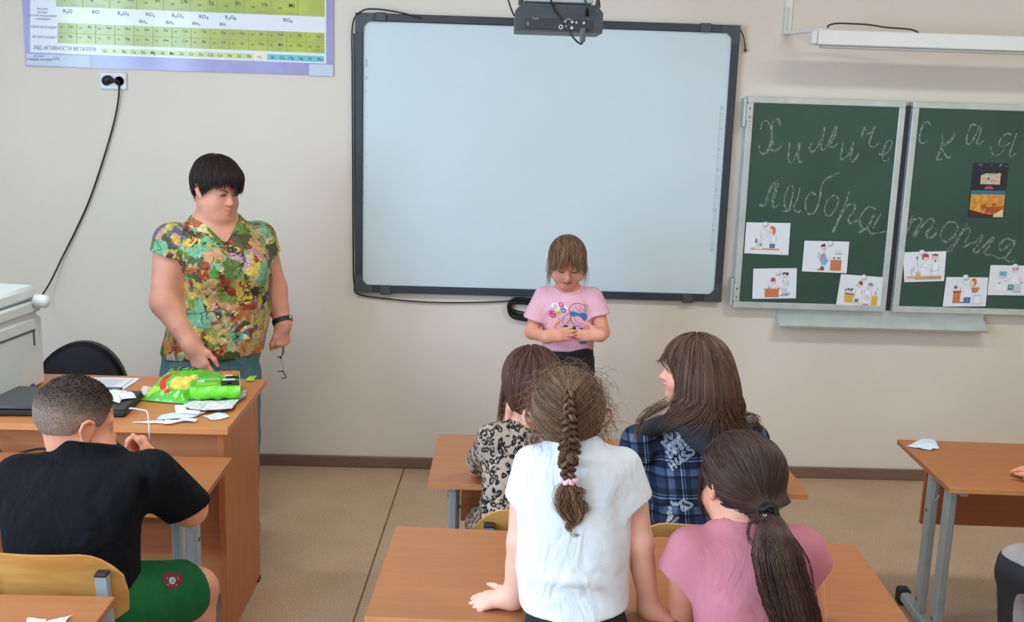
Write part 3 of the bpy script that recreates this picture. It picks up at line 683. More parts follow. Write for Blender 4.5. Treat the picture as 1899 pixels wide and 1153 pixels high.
for q_ in ((49, 99.5, 168, 120.5), (573, 118.5, 618, 140)):
    lb = MB(); pr2(lb, *q_); lb.build('corner_label', M_lab, pst, 0)
tx = MB(); ptext('\u0417 \u0415 \u041d \u0418 \u0422', 73, 106, 3.4); ptext('\u0443\u0447\u0435\u0431\u043d\u043e\u0435 \u043f\u043e\u0441\u043e\u0431\u0438\u0435', 74, 112, 4.0, 0, 1.0); ptext('\u25a4\u25a4', 105, 111, 5, 1); ptext('\u2014', 120, 110, 3)
tx.build('label_text', TM, pst, 0)
# ---------------------------------------------------------------- wall socket, plug, cords
p = at(211, 150, Y=0); t = thing('wall_socket', 'white double wall socket under the poster with a black plug in it', 'socket', (p[0], 0, p[2]))
MB().box(-0.062, 0.062, -0.012, 0, -0.040, 0.040, b=0.005).build('cover_plate', M_white, t, 30)
for dx in (-0.03, 0.03):
    MB().lathe([(0.026, 0.012), (0.024, 0.0135), (0.021, 0.0135), (0.020, 0.008), (0.001, 0.008)], (dx, 0, 0), (0, -1, 0), 20).build('socket_insert', pm('socket_grey', (196, 202, 206), 0.4), t, 40)
pl_ = thing('power_plug', 'black power plug and cord hanging from the wall socket down to the printer', 'plug', tuple(p+np.array([-0.012, -0.014, 0])))
mb = MB(); mb.lathe([(0.019, 0), (0.021, 0.004), (0.020, 0.022), (0.014, 0.030), (0.001, 0.031)], p+np.array([-0.018, -0.012, 0.004]), (0, -1, 0), 18)
mb.tube([p+np.array([-0.012, -0.030, 0.003]), p+np.array([0.006, -0.030, 0.002]), p+np.array([0.024, -0.026, 0.0]), p+np.array([0.032, -0.022, -0.006])], [0.010, 0.009, 0.0075, 0.0055], 10)
mb.build('plug_body', M_cable, pl_, 60, origin=pl_.location)
pts = [p+np.array([0.030, -0.022, -0.004])]+[at(x, y, Y=Y) for x, y, Y in ((220, 180, -.015), (211, 228, -.012), (190, 300, -.012), (166, 370, -.012), (140, 428, -.012), (115, 478, -.02), (92, 525, -.05), (70, 558, -.1), (50, 582, -.2), (35, 600, -.4), (22, 614, -.8), (10, 640, -1.2), (6, 690, -1.25))]
MB().tube(catmull(pts, 7), 0.0042, 8).build('power_cord', M_cable, pl_, 180, origin=pl_.location)

# ---------------------------------------------------------------- projector under the ceiling
a, b_ = at(955, 56, Y=-1.3), at(1117, 62.5, Y=-1.3); zt = at(1000, 6, Y=-1.3)[2]
PW = b_[0]-a[0]; pz = (a[2]+b_[2])/2; ph = zt-pz; pcx = (a[0]+b_[0])/2
t = thing('projector', 'dark projector with a row of sockets hanging from the ceiling over the whiteboard', 'projector', (pcx, -1.18, ROOM_T))
M_proj = pm('projector_body', (58, 64, 70), 0.45, var=0.05, vscale=14)
zb = pz-ROOM_T
sec = [(-PW/2, 0), (PW/2, 0), (PW/2, ph*.72), (PW/2-0.022, ph), (-PW/2+0.022, ph), (-PW/2, ph*.72)]
mb = MB().prism(sec, ((0, -0.12, zb), (1, 0, 0), (0, 0, 1), (0, 1, 0)), 0, 0.24)
mb.box(-PW/2+0.03, PW/2-0.03, -0.1205, -0.119, zb+ph*.66, zb+ph*.69)
body = mb.build('housing', M_proj, t, 30)
MB().box(-PW/2+0.035, PW/2-0.035, -0.1225, -0.118, zb+0.008, zb+ph*.46, b=0.001).build('connector_panel', pm('connector_panel', (44, 49, 55), 0.5), t, 30)
M_conn = pm('connector_metal', (206, 208, 212), 0.3, 0.3)
def cxy(cx, cy): return -PW/2+(cx-140)/(1690-140)*PW, zb+ph*(1-(cy-80)/(560-80))
for cx, cy, r, ring in ((950, 475, .0078, 1), (1020, 378, .0040, 0), (1145, 385, .0045, 0), (1222, 390, .0040, 0), (1350, 393, .0046, 0), (1142, 485, .0055, 0), (1040, 460, .003, 0)):
    x, z = cxy(cx, cy); mb = MB()
    mb.lathe([(r, 0), (r, 0.006), (r*.55, 0.006), (r*.5, 0.003)], (x, -0.121, z), (0, -1, 0), 16)
    o = mb.build('jack', M_conn, t, 40)
    if ring: MB().lathe([(r*.5, 0), (r*.5, 0.0045), (0.0005, 0.0045)], (x, -0.121, z), (0, -1, 0), 14).build('jack_hole', M_black, o, 40)
x0, z0 = cxy(1040, 440); x1, z1 = cxy(1130, 350)
MB().tube([(x0, -0.124, z1), ((x0+x1)/2, -0.124, z1+0.004), (x1, -0.124, z1-0.001)], 0.0016, 6).build('socket_rim', M_conn, t, 60)
x0, z0 = cxy(345, 470); MB().box(x0, x0+.008, -0.1235, -0.121, z0, z0+0.014).build('lock_slot', pm('slot_grey', (96, 102, 108), .5), t, 0)
x0, z0 = cxy(440, 360); MB().box(x0, x0+.022, -0.1235, -0.121, z0, z0+0.006).build('sticker', pm('slot_grey', (96, 102, 108), .5), t, 0)
for sx in (-1, 1):
    MB().lathe([(0.010, 0), (0.008, 0.02), (0.004, 0.028)], (sx*(PW/2-0.018), -0.10, zb+ph*.93), (0, 0, 1), 10).build('mount_knob', M_black, t, 40)
M_silver = pm('silver_mount', (178, 184, 188), 0.35, 0.5)
mt = MB(); mt.box(-0.125, 0.115, -0.11, 0.1, zb+ph+0.004, zb+ph+0.03, b=0.004)
for sx in (-1, 1): mt.box(sx*0.09-0.012, sx*0.09+0.012, -0.03, 0.03, zb+ph, zb+ph+0.10, b=0.003)
mt.box(-0.11, 0.11, -0.04, 0.04, zb+ph+0.10, zb+ph+0.12, b=0.003)
mt.lathe([(0.02, zb+ph+0.12), (0.02, -0.03)], (0, 0, 0), (0, 0, 1), 16); mt.lathe([(0.06, -0.03), (0.06, 0)], (0, 0, 0), (0, 0, 1), 20)
mt.build('ceiling_mount', M_silver, t, 30)
px_, pz_ = cxy(1340, 620)
hd = MB(); hd.box(px_-0.0095, px_+0.0095, -0.137, -0.122, zb-0.032, zb+0.016, b=0.004); hd.build('cable_connector', pm('connector_grey', (84, 90, 94), .5), t, 30)
MB().tube(catmull([(px_, -0.13, zb-0.028), (px_-0.004, -0.132, zb-0.038), (px_-0.02, -0.135, zb-0.03), (px_-0.042, -0.128, zb-0.006), (px_-0.062, -0.123, zb+0.03), (px_-0.10, -0.124, zb+0.075), (px_-0.115, -0.13, zb+ph+0.03), (px_-0.09, -0.06, zb+ph+0.14), (0.0, -0.028, zb+ph+0.3), (0.0, -0.026, -0.1), (0, -0.026, -0.005)], 8), 0.0034, 8).build('cable', M_cable, t, 180)
MB().tube(catmull([(-PW/2-0.003, -0.08, zb+ph*.55), (-PW/2-0.02, -0.08, zb+ph*.95), (-PW/2-0.03, -0.06, zb+ph+0.06), (-0.10, -0.03, zb+ph+0.2), (-0.03, 0.024, zb+ph+0.35), (-0.022, 0.022, -0.2), (-0.022, 0.02, -0.005)], 8), 0.003, 8).build('cable', M_cable, t, 180)
MB().tube(catmull([(0.095, -0.122, zb+ph*.62), (0.09, -0.15, zb+ph*.95), (0.07, -0.12, zb+ph+0.06), (0.05, -0.05, zb+ph+0.18), (0.024, 0.0, zb+ph+0.4), (0.024, 0, -0.005)], 8), [0.006]*8+[0.0035]*33, 8).build('cable', M_cable, t, 180)

# ---------------------------------------------------------------- lamp over the chalkboard
a, c_ = at(1512, 56, Y=-.30), at(1512, 84, Y=-.30)
lh = a[2]-c_[2]
t = thing('board_lamp', 'long white tray lamp on a wall bracket above the chalkboard', 'lamp', (a[0]+0.6, -0.003, c_[2]))
MB().box(-0.60, 0.75, -0.36, -0.30+0.02, 0, lh, b=0.004).build('lamp_housing', M_whitep, t, 30)
MB().box(-0.625, -0.60, -0.35, -0.285, 0.002, lh-0.003, b=0.006).build('end_cap', M_white, t, 30)
MB().box(-0.58, 0.74, -0.345, -0.295, -0.012, 0.0, b=0.005).build('tube_cover', pm('tube_cover', (206, 206, 200), 0.4), t, 30)
for xx in (-0.645, 0.50):
    bm_ = MB(); bm_.box(xx-0.017, xx+0.017, -0.004, 0, lh*.95, 0.62, b=0.001); bm_.box(xx-0.017, xx-0.013, -0.022, -0.004, lh*.95, lh+0.12)
    bm_.add([(xx-0.017, -0.0, lh*.95), (xx+0.017, 0, lh*.95), (xx+0.09, -0.29, lh*.95), (xx+0.056, -0.29, lh*.95), (xx-0.017, -0.0, lh*.95+0.012), (xx+0.017, 0, lh*.95+0.012), (xx+0.09, -0.29, lh*.95+0.012), (xx+0.056, -0.29, lh*.95+0.012)], [[3, 2, 1, 0], [4, 5, 6, 7], [0, 1, 5, 4], [1, 2, 6, 5], [2, 3, 7, 6], [3, 0, 4, 7]])
    bm_.build('bracket', M_whitep, t, 30)
pts = [at(1535, 52, Y=-.30), at(1537, 47, Y=-.30), at(1552, 43.5, Y=-.30), at(1580, 44, Y=-.30), at(1612, 46, Y=-.30), at(1645, 51, Y=-.30), at(1680, 53.5, Y=-.30), at(1694, 56, Y=-.30), at(1704, 61, Y=-.30)]
MB().tube(catmull(pts, 6), 0.0036, 8).build('lamp_wire', pm('brown_wire', (44, 34, 30), .5), t, 180, origin=t.location)

# ---------------------------------------------------------------- desks and chairs of the class
def student_desk(label, x, y, ang, h, group='student desks'):
    """back-left corner of the top at x, y; the top is 1.2 m by 0.5 m"""
    t = thing('student_desk', label, 'desk', (x, y, 0), ang, group)
    MB().box(0, 1.2, -0.5, 0, h-0.020, h-0.0015, b=0.0015).build('tabletop', M_desk, t, 30)
    e = MB(); e.box(-0.0012, 1.2012, -0.5012, 0.0012, h-0.0195, h-0.002, b=0.001); 
    MB().box(-0.0008, 1.2008, -0.5015, -0.4995, h-0.0195, h-0.002).build('edge_band', M_desk_edge, t, 0)
    MB().box(0.09, 1.11, -0.075, -0.058, h-0.30, h-0.03, b=0.002).build('modesty_panel', M_panel, t, 30)
    for sx, xx in ((0, 0.075), (1, 1.125)):
        lg = MB()
        for yy in (-0.19, -0.34): lg.box(xx-0.015, xx+0.015, yy-0.026, yy+0.026, 0.05, h-0.045, b=0.006)
        lg.box(xx-0.013, xx+0.013, -0.45, -0.06, h-0.05, h-0.020, b=0.003)
        lf = lg.build('leg', M_steel, t, 30)
        MB().box(xx-0.018, xx+0.018, -0.48, -0.02, 0.018, 0.055, b=0.006).build('foot_rail', M_steel, lf, 30)
        for yy in (-0.475, -0.025): MB().box(xx-0.022, xx+0.022, yy-0.025, yy+0.025, 0.0, 0.062, b=0.006).build('foot_cap', M_blackcap, lf, 30)
        for yy, zz in ((-0.19, h-0.20), (-0.19, 0.10), (-0.34, 0.10)):
            for sg in (-1, 1): MB().lathe([(0.007, 0), (0.006, 0.003), (0.002, 0.004)], (xx+sg*0.015, yy, zz), (sg, 0, 0), 10).build('screw', M_screw, lf, 40)
        s = -1 if sx == 0 else 1
        MB().tube(catmull([(xx+s*.012, -0.24, h-0.05), (xx+s*.016, -0.245, h-0.12), (xx+s*.02, -0.265, h-0.135), (xx+s*.02, -0.285, h-0.12), (xx+s*.018, -0.29, h-0.105)], 5), 0.004, 8).build('bag_hook', M_steel, t, 180)
    return t
desk_f = student_desk('wooden two-seat desk in front of the leopard-print and plaid-shirt children', -0.166, -1.410, -0.015, 0.640)
desk_b = student_desk('wooden two-seat desk with the white-shirt child leaning on it, at the bottom of the photo', -0.2248, -2.463, -0.046, 0.727)
desk_r = student_desk('wooden two-seat desk with a torn paper on it, at the right edge of the photo', 1.5301, -1.3409, -0.031, 0.640)
desk_l = student_desk('wooden two-seat desk pushed against the teacher desk, where the boy in black leans', -0.806-1.2, -1.822, 0.0, 0.678)
desk_n = student_desk('wooden desk with torn white paper behind the chair of the boy in black', -0.827-1.2, -2.84, 0.0, 0.700)

def student_chair(label, x, y, ang, sh=0.40, bh=0.745, wback=0.38):
    t = thing('student_chair', label, 'chair', (x, y, 0), ang, 'student chairs')
    n = 13; G = np.zeros((n, n, 3))
    for i, u in enumerate(np.linspace(-1, 1, n)):
        for j, v in enumerate(np.linspace(-1, 1, n)):
            k = 0.18*0.5*(np.hypot(u, v)-max(abs(u), abs(v)))/0.4142 if np.hypot(u, v) > 0 else 0
            r = max(abs(u), abs(v))/max(np.hypot(u, v), 1e-6)
            f = 1-(1-r)*0.45*max(abs(u), abs(v))
            G[i, j] = (u*0.185*f, v*0.18*f, sh-0.012*(1-u*u)*(1 if v < .4 else .5)-(0.02*(v-.7)/.3 if v > .7 else 0))
    MB().sheet(G, 0.010, (0, 0, 1)).build('seat', M_ply, t, 50)
    nx, nz = 17, 9; G = np.zeros((nx, nz, 3))
    for i, u in enumerate(np.linspace(-1, 1, nx)):
        top = bh-0.055*max(0, abs(u)-0.45)**2.2*4; bot = bh-0.19+0.03*max(0, abs(u)-0.6)**2*6
        for j, v in enumerate(np.linspace(0, 1, nz)):
            G[i, j] = (u*wback/2*(1-0.03*abs(v-.5)*2*abs(u)), -0.175-0.03*v-0.032*(1-u*u), bot+(top-bot)*v)
    MB().sheet(G, 0.009, (0, 1, 0)).build('backrest', M_ply, t, 50)
    for sx in (-1, 1):
        f = MB()
        def bar(p, q, w1=0.013, w2=0.013):
            p = np.array(p, float); q = np.array(q, float); d = q-p; L_ = np.linalg.norm(d); d /= L_
            a = np.array([1.0, 0, 0]); a = a-d*(a@d)
            if np.linalg.norm(a) < .1: a = np.array([0, 1.0, 0])-d*d[1]
            a /= np.linalg.norm(a); c = np.cross(d, a)
            V = [p+sa*a*w1+sc*c*w2 for sa, sc in ((-1, -1), (1, -1), (1, 1), (-1, 1))]+[q+sa*a*w1+sc*c*w2 for sa, sc in ((-1, -1), (1, -1), (1, 1), (-1, 1))]
            f.add(V, [[3, 2, 1, 0], [4, 5, 6, 7], [0, 1, 5, 4], [1, 2, 6, 5], [2, 3, 7, 6], [3, 0, 4, 7]])
        xb = sx*(wback/2-0.045)
        bar((xb, -0.16, 0.02), (xb, -0.185, sh)); bar((xb, -0.185, sh-0.01), (xb, -0.232, bh-0.045))
        lg = f.build('leg', M_steel, t, 30)
        MB().box(xb-0.0145, xb+0.0145, -0.2465, -0.2175, bh-0.048, bh-0.040, b=0.002).build('end_cap', M_blackcap, lg, 30)
        f = MB(); bar((xb, 0.16, 0.02), (xb, 0.13, sh-0.012)); bar((xb, -0.185, sh-0.022), (xb, 0.14, sh-0.022))
        lg2 = f.build('leg', M_steel, t, 30)
        for yy in (-0.16, 0.16): MB().box(xb-0.016, xb+0.016, yy-0.016, yy+0.016, 0, 0.025, b=0.003).build('foot_cap', M_blackcap, lg2, 30)
    f = MB(); f.box(-wback/2+0.05, wback/2-0.05, -0.195, -0.175, sh-0.03, sh-0.008); f.box(-wback/2+0.05, wback/2-0.05, 0.12, 0.14, sh-0.03, sh-0.008); f.build('cross_bar', M_steel, t, 30)
    return t
student_chair('plywood chair of the boy in black, its rounded back just behind him', -1.020, -2.555, 0.0, 0.42, 0.772)
student_chair('plywood chair of the child in leopard print, only a rounded back corner showing', 0.155, -2.135, 0.0, 0.40, 0.738, 0.36)
student_chair('plywood chair of the child in the plaid shirt, mostly hidden by the pink shirt', 0.600, -2.150, -0.03, 0.40, 0.715, 0.36)

# ---------------------------------------------------------------- teacher's desk and chair
TX, TY, TH_, TD = -0.8245, -1.189, 0.766, 0.608
t = thing('teacher_desk', 'large wooden teacher desk covered with papers and snacks, left side', 'desk', (TX-0.75, TY-TD/2, 0))
MB().box(-0.75, 0.75, -TD/2, TD/2, TH_-0.024, TH_-0.001, b=0.0015).build('tabletop', M_desk2, t, 30)
MB().box(-0.7505, 0.7505, -TD/2-0.0008, -TD/2+0.001, TH_-0.022, TH_-0.002).build('edge_band', M_desk_edge, t, 0)
for sx in (-1, 1):
    x = sx*0.722
    sp = MB().box(x-0.011, x+0.011, -TD/2+0.020, TD/2-0.085, 0.012, TH_-0.024, b=0.001).build('side_panel', wood_mat('teacher_desk_panel', (190, 114, 66), (178, 102, 56), (14, 14, 1.2)), t, 30)
    for yy in (-TD/2+0.05, TD/2-0.10): MB().box(x-0.012, x+0.012, yy-0.02, yy+0.02, 0, 0.012).build('foot', M_blackcap, sp, 0)
MB().box(-0.711, 0.711, -TD/2+0.105, -TD/2+0.121, 0.14, TH_-0.024, b=0.001).build('front_panel', wood_mat('teacher_desk_front', (212, 140, 92), (202, 128, 80)), t, 30)
tc_ = thing('office_chair', 'black upholstered chair with a rounded back behind the teacher desk', 'chair', (at(140, 660, Y=-.72)[0], -0.80, 0), math.pi)
M_uph = pm('black_upholstery', (34, 36, 46), 0.6, var=0.1, vscale=25, bump=0.15, bscale=300)
topz = at(140, 632, Y=-.62)[2]; rr = (at(225, 690, Y=-.62)[0]-at(53, 690, Y=-.62)[0])/2
def disc_shell(r, cz, y, t_, bow):
    nr, na = 9, 36; P = []
    for i in range(nr+1):
        q = i/nr
        for k in range(na):
            a = 2*math.pi*k/na
            P.append((r*q*math.cos(a), y-bow*(q*math.cos(a))**2, cz+r*1.05*q*math.sin(a)))
    V = np.array(P); F = []
    for i in range(nr):
        for k in range(na): F.append([i*na+k, i*na+(k+1) % na, (i+1)*na+(k+1) % na, (i+1)*na+k])
    n = len(V); V2 = V+np.array([0, -t_, 0])
    F2 = [[n+j for j in f[::-1]] for f in F]
    E_ = [[nr*na+k, nr*na+(k+1) % na, n+nr*na+(k+1) % na, n+nr*na+k] for k in range(na)]
    return np.concatenate([V, V2]), F+F2+E_
cz = topz-rr*1.05
V, F = disc_shell(rr, cz, -0.17, 0.03, -0.05); MB().add(V, F).build('backrest_shell', M_black, tc_, 50)
V, F = disc_shell(rr*.90, cz, -0.20, -0.05, -0.045); 
MB().add(V, F).build('backrest_cushion', M_uph, tc_, 50)
V, F = disc_shell(rr*.88, cz, -0.169, -0.004, -0.05); MB().add(V, F).build('backrest_rear_cover', M_uph, tc_, 50)
MB().lathe([(0.001, .40), (0.20, .40), (0.225, .42), (0.22, .45), (0.15, .47), (0.001, .475)], (0, 0.05, 0), (0, 0, 1), 28).build('seat', M_uph, tc_, 50)
MB().tube(catmull([(0, 0.05, .405), (0, -0.12, .40), (0, -0.20, .43), (0, -0.19, .55)], 6), 0.016, 10).build('backrest_arm', M_black, tc_, 60)
MB().lathe([(0.028, .07), (0.028, .25), (0.018, .25), (0.018, .40)], (0, 0.05, 0), (0, 0, 1), 16).build('gas_column', M_black, tc_, 40)
for k in range(5):
    a = 2*math.pi*k/5+.3
    lg = MB().tube([(0, .05, .085), (0.14*math.cos(a), .05+.14*math.sin(a), .08), (0.27*math.cos(a), .05+.27*math.sin(a), .06)], [0.024, 0.02, 0.015], 8).build('leg', M_black, tc_, 50)
    MB().lathe([(0.001, -0.02), (0.024, -0.018), (0.026, 0), (0.024, 0.018), (0.001, 0.02)], (0.27*math.cos(a), .05+.27*math.sin(a), 0.026), (-math.sin(a), math.cos(a), 0), 14).build('caster', M_blackcap, lg, 50)

# ---------------------------------------------------------------- things on the teacher's desk
DZ = TH_
M_prn = pm('printer_grey', (206, 214, 214), 0.4, var=0.015, vscale=6)
M_prn2 = pm('printer_light', (220, 226, 226), 0.4)
prn = thing('printer', 'pale grey multifunction printer at the left end of the teacher desk', 'printer', (-1.815, -1.44, DZ), math.radians(-8))
MB().box(-0.20, 0.20, -0.17, 0.15, 0.0, 0.255, b=0.010).build('body', M_prn, prn, 40)
mb = MB(); mb.box(-0.215, 0.205, -0.19, 0.14, 0.272, 0.312, b=0.006); mb.build('scanner_base', M_prn, prn, 40)
MB().box(-0.215, 0.195, -0.185, 0.135, 0.315, 0.365, b=0.012).build('scanner_lid', M_prn2, prn, 40)
MB().box(-0.19, 0.190, -0.16, 0.13, 0.255, 0.272).build('neck', M_prn, prn, 0)
MB().box(-0.201, 0.203, -0.172, 0.10, 0.205, 0.213, b=0.002).build('dark_seam', pm('printer_seam', (70, 84, 88), .5), prn, 0)
MB().box(0.199, 0.203, 0.085, 0.092, 0.155, 0.21).build('grip_slot', pm('printer_seam', (70, 84, 88), .5), prn, 0)
MB().lathe([(0.001, -0.02), (0.020, -0.016), (0.024, 0.0), (0.022, 0.026), (0.012, 0.034), (0.001, 0.036)], (0.222, 0.10, 0.315), (1, 0.1, -0.1), 18).build('hinge_knob', M_prn2, prn, 50)

M_lap = pm('laptop_lid', (62, 64, 68), 0.28, var=0.03, vscale=5)
lp = thing('laptop', 'closed dark laptop beside the printer, behind the head of the boy', 'laptop', (-1.45, -1.60, DZ), 0.06)
MB().box(-0.19, 0.19, -0.125, 0.125, 0.004, 0.022, b=0.004).build('base', M_black, lp, 40)
MB().box(-0.19, 0.19, -0.125, 0.125, 0.0235, 0.034, b=0.004).build('lid', M_lap, lp, 40)
ft = MB()
for a in (-.15, .15):
    for b2 in (-.1, .1): ft.box(a-.01, a+.01, b2-.01, b2+.01, 0, 0.005)
ft.build('rubber_feet', M_blackcap, lp, 0)
fo = thing('document_case', 'black flat case with papers on top, right of the head of the boy', 'case', (-1.245, -1.60, DZ), 0.05)
MB().box(-0.085, 0.060, -0.115, 0.115, 0.0, 0.022, b=0.006).build('case_body', pm('case_black', (30, 30, 32), .5, bump=.2, bscale=80), fo, 40)
MB().box(-0.085, 0.057, -0.11, 0.11, 0.022, 0.028, b=0.002).build('case_flap', pm('case_black2', (48, 48, 50), .5), fo, 40)

def scrap(name, label, px, z, mat, cat, grp=None, lift=0.0, cr=0.004, t_=0.0016, seed=1, inner=None):
    """a loose, slightly crumpled sheet lying at height z, its outline given by pixels of the photo"""
    r = np.random.default_rng(seed)
    P = np.array([at(x, y, Z=z) for x, y in px]); c = P.mean(0)
    Q_ = []
    for i in range(len(P)):
        a_, b2_ = P[i], P[(i+1) % len(P)]; e_ = np.linalg.norm(b2_-a_); Q_.append(a_)
        for f_ in (.33, .67): Q_.append(a_*(1-f_)+b2_*f_+np.append(r.normal(0, .035*e_, 2), 0))
    P = np.array(Q_); n = len(P)
    rings = [P]; 
    for f in (0.66, 0.33):
        Q = c+(P-c)*f; Q[:, 2] += lift*(1-f)+r.uniform(0, cr, n); rings.append(Q)
    rings[0][:, 2] += r.uniform(0, cr*.6, n)
    ct = c+np.array([0, 0, lift+cr*.5])
    V = np.concatenate(rings+[ct[None]]); F = []
    for k in range(2):
        for i in range(n): j = (i+1) % n; F.append([k*n+i, k*n+j, (k+1)*n+j, (k+1)*n+i])
    for i in range(n): F.append([2*n+i, 2*n+(i+1) % n, 3*n])
    nV = len(V); V2 = V.copy(); V2[:, 2] = V2[:, 2]-t_
    F2 = [[nV+j for j in f[::-1]] for f in F]
    E_ = [[i, nV+i, nV+(i+1) % n, (i+1) % n] for i in range(n)]
    o = MB().add(np.concatenate([V, V2]), F+F2+E_).build(name, mat, None, 25, origin=c)
    if label: tag(o, label, cat, grp)
    return o
M_bluew = pm('bluish_paper', (206, 222, 238), 0.75, var=0.02)
M_print = pm('printed_paper', (206, 210, 206), 0.7, var=0.22, vscale=55)
M_print2 = pm('printed_green_paper', (150, 176, 164), 0.7, var=0.25, vscale=30)
sh1 = scrap('paper_sheet', 'white printed sheet lying flat at the far edge of the teacher desk', [(150, 722), (163, 699.5), (260, 701), (228, 722.5)], DZ+.002, M_paper, 'paper', None, 0, 0.0005)
mb = MB()
for k in range(7):
    a, b_ = at(172-k*1.5, 703+k*2.6, Z=DZ+.0045), at(232-k*4.5, 704+k*2.4, Z=DZ+.0045); d = np.array([0, 0.0018, 0])
    mb.add([a-d, b_-d, b_+d, a+d], [[0, 1, 2, 3]])
a, b_ = at(246, 702.5, Z=DZ+.0045), at(222, 720, Z=DZ+.0045); d = np.array([0.0018, 0, 0]); mb.add([a-d, b_-d, b_+d, a+d], [[0, 1, 2, 3]])
mb.build('printed_lines', pm('print_lines', (176, 186, 204), .8), sh1, 0, origin=sh1.location)
scrap('crumpled_paper', 'crumpled white paper lying on the black case', [(196, 727), (205, 722.5), (232, 725), (249, 731), (253, 738), (226, 741), (222, 747), (208, 743), (196, 741)], DZ+.032, M_paper, 'paper', None, .008, .008, seed=4)
scrap('paper_napkin', 'small white crumpled napkin between the black case and the green bag', [(262, 724), (266, 716), (272, 720), (284, 717), (290, 726), (280, 734), (262, 733)], DZ+.004, pm('napkin_cream', (226, 212, 200), .8), 'napkin', None, .01, .008, seed=5)
# the loose leaflets under the snack packs
scrap('leaflet', 'grey-green printed leaflet directly under the green wafer pack', [(346, 745), (352, 735), (430, 738), (459, 722), (457, 730), (432, 752), (372, 752)], DZ+.009, M_print2, 'leaflet', 'leaflets under the snacks', 0, .002, seed=6)
scrap('leaflet', 'pale printed leaflet with a pink mark, curling in front of the green wafer pack', [(340, 750), (360, 742), (402, 744), (443, 740), (430, 757), (380, 760), (352, 757)], DZ+.014, M_print, 'leaflet', 'leaflets under the snacks', .003, .002, seed=7)
scrap('leaflet', 'dark-edged leaflet peeping out at the right of the leaflet pile', [(410, 762), (430, 755), (436, 756), (434, 751), (425, 750), (395, 760)], DZ+.006, pm('dark_leaf', (112, 110, 108), .7, var=.2, vscale=30), 'leaflet', 'leaflets under the snacks', 0, .001, seed=8)
scrap('paper_scrap', 'white upright scrap at the left end of the leaflet pile', [(325, 751), (341, 751), (346, 760), (372, 762), (368, 768), (326, 766)], DZ+.010, M_paper, 'paper', 'paper scraps on the teacher desk', 0, .002, seed=9)
scrap('paper_scrap', 'long bluish scrap fanned out left of the leaflet pile', [(290, 778), (300, 769), (322, 765), (352, 768), (384, 762), (366, 771), (345, 776), (330, 775)], DZ+.004, M_bluew, 'paper', 'paper scraps on the teacher desk', .003, .003, seed=10)
scrap('paper_scrap', 'thin white torn strip reaching left from the bluish scraps', [(245, 783), (268, 781), (302, 779), (306, 784), (280, 784)], DZ+.003, M_paper, 'paper', 'paper scraps on the teacher desk', 0, .002, seed=11)
scrap('paper_scrap', 'white scrap with a wavy edge nearest the front edge of the teacher desk', [(303, 785), (305, 779), (325, 780), (345, 775), (367, 777), (362, 781), (340, 780), (318, 785)], DZ+.006, M_paper, 'paper', 'paper scraps on the teacher desk', .002, .003, seed=12)
scrap('paper_scrap', 'small printed paper scrap closest to the right edge of the teacher desk', [(376, 771), (404, 765), (416, 766), (427, 772), (408, 777), (390, 778)], DZ+.003, pm('printed_scrap', (214, 218, 226), .75, var=.16, vscale=90), 'paper', 'paper scraps on the teacher desk', .002, .002, seed=13)

# snack bag: a pillow of green foil with a picture of crisps and a red pepper
FOIL = dict(green=pm('foil_green', (84, 186, 40), 0.28, coat=.4, bump=.35, bscale=28), palegreen=pm('foil_pale_green', (150, 206, 130), 0.3, coat=.4, bump=.3, bscale=28), yellow=pm('foil_yellow', (232, 204, 92), 0.3, coat=.4, var=.08, vscale=30, bump=.3, bscale=28), red=pm('foil_red', (208, 44, 40), 0.3, coat=.4, bump=.3, bscale=28), dark=pm('foil_dark', (18, 52, 24), 0.35, coat=.4), lime=pm('foil_lime', (166, 214, 60), 0.28, coat=.4, bump=.35, bscale=28), black=pm('foil_black', (26, 32, 28), .4), white=pm('foil_white', (222, 228, 222), .35, coat=.3), orange=pm('foil_orange', (196, 112, 60), .4, var=.2, vscale=40), brightgreen=pm('foil_bright_green', (112, 224, 40), 0.22, coat=.6, bump=.6, bscale=40))
FK = list(FOIL)
A, B_, Cc, D_ = at(262, 742, Z=DZ+.003), at(346, 749, Z=DZ+.003), at(394, 690, Y=-1.35), at(318, 684, Y=-1.35)
nu, nv = 96, 104
def bagfield(u, v):
    e = lambda q: max(0.0, 1-abs(2*q-1)**3.0)
    return 0.034*(e(u)*e(v))**0.75
V = []; 
base = np.array([-1.09, -1.39, DZ])
def bagp(u, v, top):
    p = A*(1-u)*(1-v)+B_*u*(1-v)+Cc*u*v+D_*(1-u)*v
    h = bagfield(u, v); wob = 0.0025*math.sin(23*u+7*v)*math.sin(17*v)+0.0015*math.sin(41*u-13*v)
    if top: return p+np.array([0, 0, h*0.95+wob*(h > .006)+.002])
    return np.array([p[0], p[1], max(DZ+.001, p[2]-h*.6)])
G = np.array([[bagp(u, v, True) for v in np.linspace(0, 1, nv)] for u in np.linspace(0, 1, nu)])
G2 = np.array([[bagp(u, v, False) for v in np.linspace(0, 1, nv)] for u in np.linspace(0, 1, nu)])
def bagcol(u, v):
    # picture: crisps (yellow) in the lower middle, red pepper left of it, writing at the top
    x, y = u, v
    if y < 0.10: return 'green'
    dr = math.hypot((x-0.58)/0.40, (y-0.40)/0.30)
    if dr < 1.0 and not math.hypot((x-0.68)/0.36, (y-0.43)/0.30) < 1.0 and x < .58: return 'red'
    if math.hypot((x-0.66)/0.25, (y-0.36)/0.17) < 1 or math.hypot((x-0.84)/0.13, (y-0.53)/0.12) < 1: return 'yellow'
    if y < .24 and x < .5 and math.hypot((x-.12)/.2, (y-.2)/.12) < 1: return 'lime'
    if .66 < y < .95 and .05 < x < .62 and (math.sin(34*x+12*y) > .35): return 'palegreen'
    return 'green'
mb = MB(); cols = []
